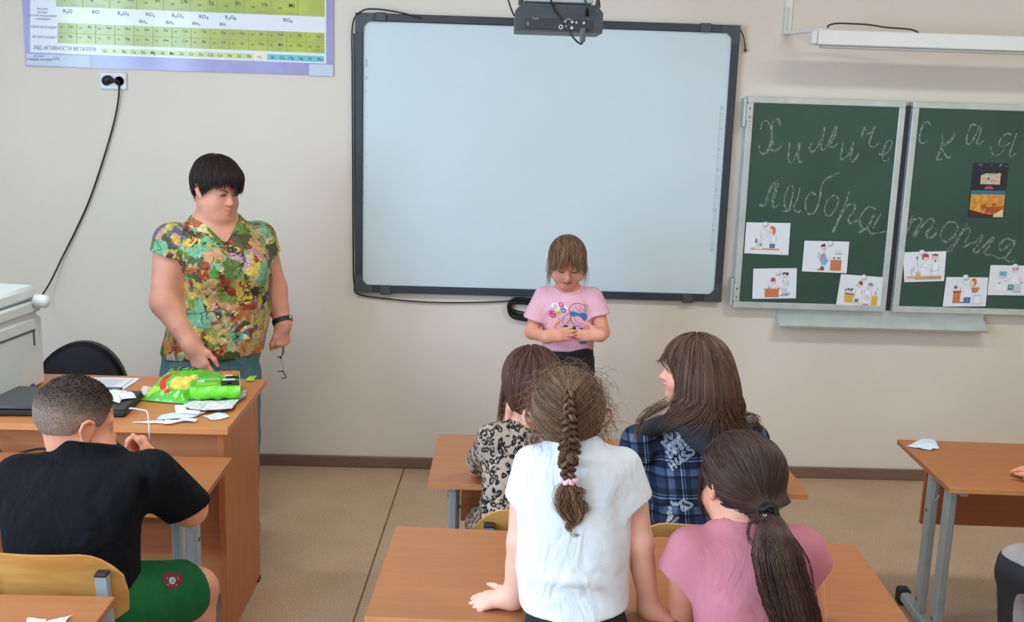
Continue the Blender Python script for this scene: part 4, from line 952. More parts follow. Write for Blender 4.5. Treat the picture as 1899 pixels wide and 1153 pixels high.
for i in range(nu-1):
    for j in range(nv-1): cols.append(FK.index(bagcol((i+.5)/(nu-1), (j+.5)/(nv-1))))
mb.grid(G); mb.M = cols; mb.grid(G2[::-1], FK.index('green'))
B4 = [(i, 0) for i in range(nu)]+[(nu-1, j) for j in range(1, nv)]+[(i, nv-1) for i in range(nu-2, -1, -1)]+[(0, j) for j in range(nv-2, 0, -1)]
nB = len(B4); mb.add(np.concatenate([[G[i, j] for i, j in B4], [G2[i, j] for i, j in B4]]), [[k, nB+k, nB+(k+1) % nB, (k+1) % nB] for k in range(nB)], FK.index('green'))
bag = thing('snack_bag', 'shiny green bag of crisps with a red pepper picture on the teacher desk', 'snack bag', tuple(base))
mb.build('bag', [FOIL[k] for k in FK], bag, 60, origin=base)
tr = BVHTree.FromPolygons([Vector(v) for v in G.reshape(-1, 3)], [[i*nv+j, (i+1)*nv+j, (i+1)*nv+j+1, i*nv+j+1] for i in range(nu-1) for j in range(nv-1)])
mb = MB()
def bagline(pts, wd):
    P = []
    for u, v in catmull(pts, 6): P.append(bagp(u, v, True)+np.array([0, 0, .0022]))
    mb.tube(np.array(P), wd, 6, flat=.3)
bagline([(.12, .72), (.06, .78), (.12, .88), (.24, .86), (.26, .76), (.18, .72), (.12, .72)], .0035)
bagline([(.30, .88), (.28, .76), (.32, .70), (.38, .74), (.42, .90)], .0035); bagline([(.42, .90), (.40, .74), (.46, .70)], .0035)
bagline([(.56, .96), (.50, .70)], .003); bagline([(.64, .97), (.58, .72)], .003); bagline([(.70, .95), (.66, .76)], .0025)
mb.build('lettering', FOIL['dark'], bag, 180, origin=base)

# wafer pack: a low box in bright green wrapping with black and white end
a, b_ = at(352, 741, Z=DZ+.016), at(446, 737, Z=DZ+.016)
ang = math.atan2(b_[1]-a[1], b_[0]-a[0])
wl = np.linalg.norm(b_-a)
pk = thing('wafer_pack', 'low box-shaped snack pack in bright green and black wrapping right of the crisps bag', 'snack pack', (a[0], a[1], DZ+.016), ang)
dep = 0.20; hh = 0.046
mb = MB(); nx, ny = 24, 16
mb.box(0, wl, 0, dep, 0, hh, b=0.006, m=FK.index('green'))
mb.build('wrapper', [FOIL[k] for k in FK], pk, 40)
mb = MB(); G = np.zeros((26, 10, 3))
for i, u in enumerate(np.linspace(0, 1, 26)):
    for j, v in enumerate(np.linspace(0, 1, 10)):
        ang2 = v*1.7; G[i, j] = (.002+u*(wl*.985), -0.006-0.012*math.sin(v*math.pi)+0.003*math.sin(31*u+9*v), .001+v*(hh-.004)+.002*math.sin(20*u))
mb.sheet(G, .004, (0, -1, 0), FK.index('brightgreen')); mb.build('shiny_front', [FOIL[k] for k in FK], pk, 60)
mb = MB()
def top(x0, x1, y0, y1, col): mb.box(x0*wl, x1*wl, y0*dep, y1*dep, hh-.001, hh+.0015, m=FK.index(col))
top(.62, .98, .02, .30, 'black'); top(.66, .90, .30, .42, 'white'); top(.72, .99, .42, .60, 'black'); top(.70, .86, .60, .70, 'white'); top(.60, .99, .72, .96, 'orange'); top(.12, .55, .10, .2, 'lime'); top(.2, .6, .42, .5, 'palegreen'); top(.15, .30, .3, .38, 'white')
top(.74, .84, .08, .16, 'white'); top(.80, .92, .48, .54, 'white')
mb.build('top_print', [FOIL[k] for k in FK], pk, 0)
mb = MB(); mb.box(wl-.001, wl+.0015, .0, dep, .002, hh-.003, m=FK.index('white'))
for k in range(6): mb.box(wl+.001, wl+.0025, .015+k*.03, .026+k*.03, .006, hh-.010, m=FK.index('black'))
mb.build('end_label', [FOIL[k] for k in FK], pk, 0)
gs = scrap('green_wrapper', 'green foil wrapper end sticking out behind the wafer pack', [(455, 705), (462, 697), (476, 697), (470, 706)], DZ+.004, FOIL['lime'], 'wrapper', None, .004, .003, seed=20)
# two wrapped sweets behind the laptop
M_sw = pm('purple_wrapper', (76, 70, 118), .35, coat=.4, var=.45, vscale=55)
for (x, y, an, lab) in ((44, 711, 1.0, 'dark purple wrapped sweet closest to the printer'), (58, 713, -1.0, 'purple and white wrapped sweet right of the other one, behind the laptop')):
    p = at(x, y, Z=DZ+.012); d = np.array([math.cos(an), math.sin(an), 0])*.034
    o = MB().tube([p-d, p-d*.75, p-d*.55, p-d*.2, p+d*.2, p+d*.55, p+d*.75, p+d], [.011, .005, .010, .0115, .0115, .010, .005, .011], 10).build('wrapped_sweet', M_sw, None, 60, origin=p)
    tag(o, lab, 'sweet', 'wrapped sweets on the teacher desk')
cable('black_cord', 'thin black cord drooping along the front of the teacher desk at the left edge', [at(-60, 800, Y=-1.74), at(-20, 818, Y=-1.76), at(2, 838, Y=-1.78), at(12, 847, Y=-1.78), at(40, 839, Y=-1.77), at(75, 832, Y=-1.76), at(120, 836, Y=-1.75)], .0035, cat='cord')

# torn papers on the student desks
scrap('torn_paper', 'torn white paper lying on the desk at the right edge', [(1682, 826.5), (1706, 816), (1711, 814), (1729, 815), (1732, 816), (1742, 831.5), (1730, 832), (1726, 834), (1704, 830.5)], .6425, M_bluew, 'paper', None, .004, .004, seed=30)
scrap('torn_paper', 'torn white paper piece at the bottom left corner, on the nearest desk', [(51, 1145), (85, 1148), (84, 1160), (78, 1178), (46, 1178)], .7025, M_paper, 'paper', 'torn papers on the nearest desk', .003, .003, seed=31)
scrap('torn_paper', 'pointed torn paper right of the other scrap on the nearest desk', [(86, 1152), (112, 1146), (134, 1140), (122, 1152), (118, 1168), (90, 1172)], .7025, M_paper, 'paper', 'torn papers on the nearest desk', .004, .003, seed=32)
# ---------------------------------------------------------------- smooth bodies: distance fields turned into one continuous mesh
def nrm(v): v = np.asarray(v, float); return v/(np.linalg.norm(v)+1e-12)
class Sdf:
    def __init__(s): s.p = []
    def add(s, prim, k=0.02, op='u'):
        fn, lo, hi = prim; s.p.append((fn, np.asarray(lo, float), np.asarray(hi, float), k, op)); return s
    def ext(s, other):
        s.p += other.p; return s
    def bounds(s):
        U = [q for q in s.p if q[4] == 'u']
        return np.min([q[1] for q in U], 0)-0.02, np.max([q[2] for q in U], 0)+0.02
    def ev(s, P, prims=None):
        d = np.full(len(P), 0.08)
        for fn, lo, hi, k, op in (s.p if prims is None else prims):
            if op == 'u':
                e = fn(P); h = np.maximum(k-np.abs(d-e), 0)/k; d = np.minimum(d, e)-h*h*k*0.25
            elif op == 's':
                e = -fn(P); h = np.maximum(k-np.abs(d-e), 0)/k; d = np.maximum(d, e)+h*h*k*0.25
            elif op == 'i':
                e = fn(P); h = np.maximum(k-np.abs(d-e), 0)/k; d = np.maximum(d, e)+h*h*k*0.25
            else:
                d = d+fn(P)
        return d
    def grad(s, P, e=0.002):
        d0 = s.ev(P); g = np.stack([s.ev(P+np.eye(3)[i]*e)-d0 for i in range(3)], 1)
        return d0, g/(np.linalg.norm(g, axis=1)[:, None]+1e-9)
    def mesh(s, h, lo=None, hi=None, smooth=1):
        l0, h0 = s.bounds()
        lo = l0 if lo is None else np.maximum(l0, lo); hi = h0 if hi is None else np.minimum(h0, hi)
        n = np.ceil((hi-lo)/h).astype(int)+2
        F = np.full(n, 0.08, np.float32); bs = 24
        ax = [lo[i]+h*np.arange(n[i]) for i in range(3)]
        for i in range(0, n[0], bs):
            for j in range(0, n[1], bs):
                for k in range(0, n[2], bs):
                    X, Y, Z = ax[0][i:i+bs], ax[1][j:j+bs], ax[2][k:k+bs]
                    bl = np.array([X[0], Y[0], Z[0]]); bh = np.array([X[-1], Y[-1], Z[-1]])
                    pr = [q for q in s.p if q[4] in ('i', 'd') or (np.all(q[1]-0.035 <= bh) and np.all(q[2]+0.035 >= bl))]
                    if not any(q[4] == 'u' for q in pr): continue
                    G = np.stack(np.meshgrid(X, Y, Z, indexing='ij'), -1).reshape(-1, 3)
                    F[i:i+bs, j:j+bs, k:k+bs] = s.ev(G, pr).reshape(len(X), len(Y), len(Z))
        return surface_nets(F, lo, h, smooth)

def surface_nets(F, lo, h, smooth=1):
    S = F < 0; n = F.shape
    c = [S[a:n[0]-1+a, b:n[1]-1+b, d:n[2]-1+d] for a in (0, 1) for b in (0, 1) for d in (0, 1)]
    an = np.zeros(c[0].shape, bool); al = np.ones(c[0].shape, bool)
    for q in c: an |= q; al &= q
    act = an & ~al
    I = np.argwhere(act); m = len(I)
    idx = np.full(act.shape, -1, np.int64); idx[act] = np.arange(m)
    acc = np.zeros((m, 3)); cnt = np.zeros(m)
    corners = [(a, b, d) for a in (0, 1) for b in (0, 1) for d in (0, 1)]
    val = {q: F[I[:, 0]+q[0], I[:, 1]+q[1], I[:, 2]+q[2]].astype(float) for q in corners}
    for q in corners:
        for axx in range(3):
            if q[axx]: continue
            r = list(q); r[axx] = 1; r = tuple(r)
            a, b = val[q], val[r]; x = (a < 0) != (b < 0)
            t = np.where(x, a/np.where(np.abs(a-b) < 1e-12, 1, a-b), 0)
            P = np.array(q, float)[None].repeat(m, 0); P[:, axx] += t
            acc[x] += P[x]; cnt[x] += 1
    V = lo+h*(I+acc/cnt[:, None])
    Q = []
    for axx in range(3):
        o1, o2 = [(1, 2), (2, 0), (0, 1)][axx]
        sl0 = [slice(None)]*3; sl1 = [slice(None)]*3
        sl0[axx] = slice(0, n[axx]-1); sl1[axx] = slice(1, n[axx])
        ch = S[tuple(sl0)] != S[tuple(sl1)]
        E = np.argwhere(ch)
        E = E[(E[:, o1] > 0) & (E[:, o2] > 0) & (E[:, o1] < n[o1]-1) & (E[:, o2] < n[o2]-1)]
        ins = S[E[:, 0], E[:, 1], E[:, 2]]
        def cell(d1, d2):
            K = E.copy(); K[:, o1] -= d1; K[:, o2] -= d2; return idx[K[:, 0], K[:, 1], K[:, 2]]
        q = np.stack([cell(1, 1), cell(0, 1), cell(0, 0), cell(1, 0)], 1)
        q[~ins] = q[~ins][:, ::-1]; Q.append(q)
    Q = np.concatenate(Q)
    for _ in range(smooth):
        A = np.zeros_like(V); k = np.zeros(len(V))
        for a, b in ((0, 1), (1, 2), (2, 3), (3, 0)):
            np.add.at(A, Q[:, a], V[Q[:, b]]); np.add.at(A, Q[:, b], V[Q[:, a]])
            np.add.at(k, Q[:, a], 1); np.add.at(k, Q[:, b], 1)
        V = V*0.5+0.5*A/np.maximum(k, 1)[:, None]
    return V, Q

def link_quads(name, V, Q, mats, parent=None, origin=None, midx=None, attr=None, smooth=True):
    V = np.asarray(V, float)
    if origin is not None: V = V-np.asarray(origin)
    me = bpy.data.meshes.new(name); k = Q.shape[1]
    me.vertices.add(len(V)); me.vertices.foreach_set('co', V.astype(np.float32).ravel())
    me.loops.add(len(Q)*k); me.loops.foreach_set('vertex_index', Q.astype(np.int32).ravel())
    me.polygons.add(len(Q)); me.polygons.foreach_set('loop_start', np.arange(0, len(Q)*k, k, dtype=np.int32))
    if not isinstance(mats, (list, tuple)): mats = [mats]
    for m in mats: me.materials.append(m)
    if midx is not None: me.polygons.foreach_set('material_index', np.asarray(midx, np.int32))
    if smooth: me.polygons.foreach_set('use_smooth', np.ones(len(Q), bool))
    if attr is not None:
        a = me.attributes.new('tone', 'FLOAT', 'POINT'); a.data.foreach_set('value', np.asarray(attr, np.float32))
    me.update(calc_edges=True); me.validate()
    o = bpy.data.objects.new(name, me); C.objects.link(o)
    if parent is not None: o.parent = parent
    if origin is not None: o.location = Vector(origin)-(parent.location if parent is not None else Vector((0, 0, 0)))
    return o

# primitives: each returns (function, low corner, high corner)
def cone(a, b, ra, rb):
    a = np.asarray(a, float); b = np.asarray(b, float); ab = b-a; L2 = ab@ab+1e-12
    def f(P):
        t = np.clip((P-a)@ab/L2, 0, 1); return np.linalg.norm(P-a-t[:, None]*ab, axis=1)-(ra+(rb-ra)*t)
    m = max(ra, rb); return f, np.minimum(a, b)-m, np.maximum(a, b)+m
def ell(c, r, R=None):
    c = np.asarray(c, float); r = np.asarray(r, float); R = np.eye(3) if R is None else np.asarray(R)
    def f(P):
        q = (P-c)@R; k0 = np.linalg.norm(q/r, axis=1); k1 = np.linalg.norm(q/(r*r), axis=1); return k0*(k0-1)/(k1+1e-9)
    e = np.sqrt(((R*r)**2).sum(1)); return f, c-e, c+e
def chain(pts, rs):
    """one smooth limb through several points"""
    P0 = np.asarray(pts, float); m = max(rs)
    seg = [cone(P0[i], P0[i+1], rs[i], rs[i+1])[0] for i in range(len(P0)-1)]
    def f(P):
        d = seg[0](P)
        for g in seg[1:]: d = np.minimum(d, g(P))
        return d
    return f, P0.min(0)-m, P0.max(0)+m
def cut(prim, pt, n):
    fn, lo, hi = prim; n = nrm(n); pt = np.asarray(pt, float)
    return (lambda P: np.maximum(fn(P), (P-pt)@n)), lo, hi
def plane(pt, n):
    n = nrm(n); pt = np.asarray(pt, float); return (lambda P: (P-pt)@n), np.full(3, -99), np.full(3, 99)
def loft(st, right, e=2.4, infl=0.0, cap=0.03):
    """st: list of (centre, half width, half depth) from bottom to top"""
    Cn = np.array([s[0] for s in st], float); u = nrm(Cn[-1]-Cn[0]); r = np.asarray(right, float); r = nrm(r-u*(u@r)); f_ = np.cross(u, r)
    w = (Cn-Cn[0])@u; cx = (Cn-Cn[0])@r; cy = (Cn-Cn[0])@f_
    rx = np.array([s[1] for s in st])+infl; ry = np.array([s[2] for s in st])+infl
    ww = np.linspace(w[0], w[-1], 60)
    sm = lambda a: np.convolve(np.pad(np.interp(ww, w, a), 4, mode='edge'), np.ones(9)/9, 'valid')
    tx, ty, tr, tq = sm(cx), sm(cy), sm(rx), sm(ry)
    o = Cn[0]; L = w[-1]
    def f(P):
        q = P-o; z = q@u; zc = np.clip(z, 0, L)
        X = q@r-np.interp(zc, ww, tx); Y = q@f_-np.interp(zc, ww, ty); a = np.interp(zc, ww, tr); b = np.interp(zc, ww, tq)
        rad = ((np.abs(X)/a)**e+(np.abs(Y)/b)**e)**(1/e)
        dd = (rad-1)*np.minimum(a, b); ez = np.abs(z-zc)
        return np.where(ez > 0, np.hypot(np.maximum(dd, 0), ez)+np.minimum(np.maximum(dd, -cap), 0)*(ez < cap)-0, dd)
    m = max(rx.max(), ry.max())+0.03
    return f, Cn.min(0)-m, Cn.max(0)+m
def noise_disp(seed, amp, freq, lo=None, hi=None):
    r = np.random.default_rng(seed); K = [(r.normal(0, 1, 3)*freq, r.uniform(0, 6.28)) for _ in range(7)]
    def f(P):
        d = np.zeros(len(P))
        for kv, ph in K: d += np.sin(P@kv+ph)
        return amp*d/3
    return f, np.full(3, -99), np.full(3, 99)
def folds(L):
    """cloth folds: (a, b, width, height) ridges (positive height = bulge)"""
    S = [(np.asarray(a, float), np.asarray(b, float), w, h) for a, b, w, h in L]
    def f(P):
        d = np.zeros(len(P))
        for a, b, w, h in S:
            ab = b-a; t = np.clip((P-a)@ab/(ab@ab), 0, 1); q = P-a-t[:, None]*ab
            d -= 1.7*h*np.exp(-(q*q).sum(1)/(w*w))*np.sin(np.pi*np.clip(t, .02, .98))**.5
        return d
    return f, np.full(3, -99), np.full(3, 99)

def rot(yaw, pitch=0.0, roll=0.0):
    """columns right, forward, up; yaw 0 looks at the front wall, 180 at the camera; pitch > 0 looks down"""
    y, p, r = math.radians(yaw), math.radians(pitch), math.radians(roll)
    f = np.array([math.sin(y)*math.cos(p), math.cos(y)*math.cos(p), -math.sin(p)])
    x = np.array([math.cos(y), -math.sin(y), 0]); u = np.cross(x, f)
    x2 = math.cos(r)*x+math.sin(r)*u; u2 = -math.sin(r)*x+math.cos(r)*u
    return np.stack([x2, f, u2], 1)

class Head:
    def __init__(s, o, hs, R, adult=False, round_=1.0, ear=1.0): s.er = ear; s.o = np.asarray(o, float); s.hs = hs; s.R = R; s.adult = adult; s.rd = round_
    def p(s, *v): return s.o+s.R@(np.array(v, float)*s.hs)
    def skull(s, g=0.0): return ell(s.p(0, -.06, .13), (np.array([.335, .415, .37])+g)*s.hs, s.R)
    def loc(s, P): return (np.asarray(P)-s.o)@s.R/s.hs
    def add(s, S):
        h = s.hs; w = s.rd
        S.add(s.skull(), .02*h)
        S.add(ell(s.p(0, .10, -.15), np.array([.262*w, .27, .31])*h, s.R), .10*h)
        S.add(ell(s.p(0, .255, -.40), np.array([.10, .085, .085])*h, s.R), .12*h)
        for sx in (-1, 1):
            S.add(ell(s.p(sx*.155*w, .215, -.19), np.array([.115*w, .105, .12])*h, s.R), .10*h)
            S.add(cone(s.p(sx*.23*w, .02, -.25), s.p(sx*.07, .22, -.40), .07*h, .07*h), .10*h)
            S.add(cone(s.p(sx*.05, .335, .075), s.p(sx*.19, .29, .07), .035*h, .03*h), .06*h)
        for sx in (-1, 1):
            S.add(ell(s.p(sx*.138, .395, .0), np.array([.075, .062, .042])*h, s.R), .05*h, 's')
            S.add(ell(s.p(sx*.138, .302, -.002), np.array([.066, .052, .046])*h, s.R), .02*h)
        S.add(cone(s.p(0, .325, .03), s.p(0, .415, -.13), .028*h, .046*h), .05*h)
        S.add(ell(s.p(0, .418, -.145), np.array([.045, .045, .038])*h, s.R), .03*h)
        for sx in (-1, 1): S.add(ell(s.p(sx*.05, .375, -.155), np.array([.032, .04, .028])*h, s.R), .025*h)
        for sx in (-1, 1):
            S.add(cone(s.p(sx*.012, .372, -.245), s.p(sx*.085, .335, -.262), .024*h, .012*h), .03*h)
            S.add(cone(s.p(0, .368, -.292), s.p(sx*.075, .335, -.275), .027*h, .012*h), .03*h)
        S.add(chain([s.p(-.10, .345, -.268), s.p(0, .405, -.266), s.p(.10, .345, -.268)], [.009*h]*3), .015*h, 's')
        for sx in (-1, 1):
            hx = [(.325, .03, -.10), (.345, .055, -.02), (.365, .035, .06), (.385, -.03, .085), (.392, -.085, .05), (.380, -.095, -.03), (.35, -.05, -.10), (.33, .0, -.13)]
            S.add(chain([s.p(sx*(a-.3)*s.er**2.5+sx*.3, b, c) for a, b, c in hx], [.022*h]*len(hx)), .02*h)
            S.add(ell(s.p(sx*.345, -.02, -.02), np.array([.022, .075, .095])*h, s.R), .02*h)
            S.add(ell(s.p(sx*.335, .01, -.125), np.array([.022, .03, .032])*h, s.R), .02*h)

def hand(S, wrist, d, back, side, L, curl=(15, 25, 28, 30), thumb=(45, 25, 15), spread=6, k=.012, curl2=None, rw=.03):
    """side +1 right hand, -1 left hand; d points along the fingers, back is the outward normal of the back of the hand"""
    y = nrm(d); z = nrm(np.asarray(back, float)-y*(np.asarray(back)@y)); x = np.cross(y, z)*side     # x points to the little finger side
    R = lambda v: wrist+L*(v[0]*x+v[1]*y+v[2]*z)
    xs = [-.145, -.048, .048, .135]; kl = [.50, .52, .50, .45]; fl = [.42, .47, .43, .34]; fr = [.052, .053, .050, .045]
    S.add(cone(wrist-y*.02*L, R((0, .12, 0)), rw, .16*L), .03)
    for i in range(4):
        S.add(cone(R((xs[i]*.55, .08, -.005)), R((xs[i], kl[i], 0)), .085*L, .066*L), .018)
    for i in range(4):
        a = math.radians(spread*(i-1.4)); dirv = math.sin(a)*x+math.cos(a)*y
        p = R((xs[i], kl[i], 0)); c = 0.0
        cu = curl[i]; ph = [fl[i]*.46, fl[i]*.31, fl[i]*.23]; cc = [cu, cu*1.25, cu*.9] if curl2 is None else [cu, curl2, curl2*.7]
        r = fr[i]*L
        for j in range(3):
            c += math.radians(cc[j]); v = math.cos(c)*dirv-math.sin(c)*z
            q = p+v*ph[j]*L; S.add(cone(p, q, r, r*(.94 if j < 2 else .82)), .007 if j else .012); p = q; r *= .93
    t0, t1, t2 = thumb
    a = math.radians(t0); v = -math.sin(a)*x+math.cos(a)*y; v = nrm(v-.25*z*math.sin(math.radians(t1)))
    p0 = R((-.10, .10, -.03)); p1 = p0+v*.27*L; S.add(cone(p0, p1, .085*L, .064*L), .02)
    a2 = a-math.radians(t1); v2 = nrm(-math.sin(a2)*x+math.cos(a2)*y-.35*z*math.sin(math.radians(t2*2))); p2 = p1+v2*.20*L; S.add(cone(p1, p2, .06*L, .053*L), .01)
    a3 = a2-math.radians(t2); v3 = nrm(-math.sin(a3)*x+math.cos(a3)*y-.5*z*math.sin(math.radians(t2*2))); p3 = p2+v3*.16*L; S.add(cone(p2, p3, .053*L, .042*L), .008)
    return p3

# ---------------------------------------------------------------- hair
def hair_mat(name, dark, mid, light, rough=.45):
    m = pm(name, mid, rough, spec=.35); nt, b = nodes_of(m)
    at_ = nt.nodes.new('ShaderNodeAttribute'); at_.attribute_name = 'tone'
    r = nt.nodes.new('ShaderNodeValToRGB'); r.color_ramp.elements[0].position = 0.0; r.color_ramp.elements[1].position = 1.0
    r.color_ramp.elements[0].color = lin(dark); r.color_ramp.elements[1].color = lin(light)
    e = r.color_ramp.elements.new(.5); e.color = lin(mid)
    nt.links.new(at_.outputs['Fac'], r.inputs['Fac']); nt.links.new(r.outputs['Color'], b.inputs['Base Color'])
    return m

def strand_mesh(P, R, tone, n=3):
    """P (N,S,3) polylines, R (N,S) radii, tone (N,) -> verts, quads, attr"""
    N, S, _ = P.shape
    T = np.gradient(P, axis=1); T /= np.linalg.norm(T, axis=2)[..., None]+1e-12
    ref = np.array([0.31, -0.85, 0.42]); A = np.cross(T, ref); A /= np.linalg.norm(A, axis=2)[..., None]+1e-9; B = np.cross(T, A)
    th = np.linspace(0, 2*np.pi, n, endpoint=False)
    V = P[:, :, None, :]+R[:, :, None, None]*(np.cos(th)[None, None, :, None]*A[:, :, None, :]+np.sin(th)[None, None, :, None]*B[:, :, None, :])
    ii = np.arange(N)[:, None, None]; ss = np.arange(S-1)[None, :, None]; kk = np.arange(n)[None, None, :]
    a = ii*S*n+ss*n+kk; b = ii*S*n+ss*n+(kk+1) % n
    Q = np.stack([a, b, b+n, a+n], -1).reshape(-1, 4)
    tn = np.broadcast_to(tone[:, None, None] if tone.ndim == 1 else tone[:, :, None], (N, S, n)).ravel()
    return V.reshape(-1, 3), Q, np.clip(tn, 0, 1)

def grow(roots, D0, steps, sl, dirfn, coll, off, stick=0.0):
    """grow strands step by step: dirfn(P, D, s) gives the new direction; points are kept off the collision field"""
    P = roots.copy(); D = D0.copy(); out = [P.copy()]
    for s_ in range(1, steps):
        D = dirfn(P, D, s_); D /= np.linalg.norm(D, axis=1)[:, None]+1e-9
        P = P+D*np.broadcast_to(np.asarray(sl), (len(P),))[:, None]
        if coll is not None:
            d, g = coll.grad(P); o = np.broadcast_to(off, (len(P),)); k_ = stick(s_) if callable(stick) else stick; pen = np.where(d < o, o-d, np.clip((o-d)*k_, -.006, 0)); P = P+g*pen[:, None]
        out.append(P.copy())
    return np.stack(out, 1)

def merge_quads(L):
    Vs, Qs, As, k = [], [], [], 0
    for V, Q, a in L: Vs.append(V); Qs.append(Q+k); As.append(a); k += len(V)
    return np.concatenate(Vs), np.concatenate(Qs), np.concatenate(As)

def scalp_points(H, N, rng, cond, g=.0):
    """random points on the skull of head H whose local coordinates satisfy cond"""
    out = []
    while sum(len(o) for o in out) < N:
        v = rng.normal(0, 1, (4*N, 3)); v /= np.linalg.norm(v, axis=1)[:, None]
        q = np.array([0, -.06, .13])+v*(np.array([.335, .415, .37])+g)
        out.append(q[cond(q)])
    q = np.concatenate(out)[:N]
    return q, H.o+(q*H.hs)@H.R.T

# ---------------------------------------------------------------- skin and cloth
def skin_mat(name, col, rough=.5):
    m = pm(name, col, rough, spec=.35, var=.035, vscale=14, sub=.10, bump=.04, bscale=220)
    return m
def lip_assign(H, V, Q):
    c = V[Q].mean(1); q = H.loc(c)
    return (np.abs(q[:, 0]) < .088) & (q[:, 1] > .30) & (q[:, 2] < -.240+.0*np.abs(q[:, 0])) & (q[:, 2] > -.306+.40*np.abs(q[:, 0]))
def on_surface(V, Q, fn):
    tr = BVHTree.FromPolygons([Vector(v) for v in V], Q.tolist()); return tr
def project(pts, tr, d, off=.0015, back=.4):
    """push points along direction d onto the surface tree, lifted by off"""
    d = Vector(nrm(d)); out = []
    for p in pts:
        p = Vector(p); h = tr.ray_cast(p-d*back, d, 2*back)
        out.append(np.array(h[0]-d*off) if h[0] is not None else np.array(p))
    return np.array(out)
J = lambda px, py, Y: at(px, py, Y=Y)
M_skinT = skin_mat('skin_teacher', (217, 152, 127)); M_skinG = skin_mat('skin_girl', (230, 160, 132)); M_skinL = skin_mat('skin_child', (232, 166, 138)); M_skinW = skin_mat('skin_fair_child', (240, 182, 160)); M_skinB = skin_mat('skin_boy', (226, 154, 124))
M_lip = pm('lips', (196, 124, 112), .45, sub=.1); M_lipT = pm('lips_teacher', (196, 122, 104), .45, sub=.1)
M_lash = pm('lashes_dark', (46, 30, 28), .6); M_brow = pm('brow_brown', (84, 58, 46), .7); M_eye = pm('eye_white', (232, 228, 224), .2); M_iris = pm('iris_dark', (52, 40, 36), .15)
M_shoe = pm('dark_shoes', (44, 42, 46), .5); M_shoe2 = pm('light_shoes', (206, 204, 204), .5)

def body(label, base, S, h, skin, H=None, lip=None, smooth=1):
    V, Q = S.mesh(h, smooth=smooth)
    mi = None; mats = [skin]
    if H is not None and lip is not None: mi = lip_assign(H, V, Q).astype(int); mats = [skin, lip]
    o = link_quads('person', V, Q, mats, None, base, mi)
    tag(o, label, 'person'); return o
def wear(name, S, h, mat, root, smooth=2, mi=None, ret=False):
    V, Q = S.mesh(h, smooth=smooth)
    m2 = mi(V, Q) if mi else None
    o = link_quads(name, V, Q, mat, root, np.array(root.location), m2)
    return (o, V, Q) if ret else o
def lines(name, L, mat, root, n=5):
    mb = MB()
    for pts, r in L: mb.tube(np.array(pts), r, n)
    return mb.build(name, mat, root, 180, origin=np.array(root.location))
def shoe(S, ankle, yaw, L=.22, w=.042):
    f = np.array([math.sin(math.radians(yaw)), math.cos(math.radians(yaw)), 0]); a = np.array([ankle[0], ankle[1], 0])
    S.add(cone(a-f*.03+[0, 0, .04], a+f*L*.62+[0, 0, .032], w*.9, w*.78), .02); S.add(cone(a+[0, 0, .05], a+[0, 0, .09], w*.85, w*.8), .03)
    S.add(plane(a+[0, 0, .002], (0, 0, -1)), .004, 'i')
def shoes(root, mat, L):
    for an, yaw, l_, w_ in L:
        S = Sdf(); shoe(S, an, yaw, l_, w_); wear('shoe', S, .005, mat, root, 1)
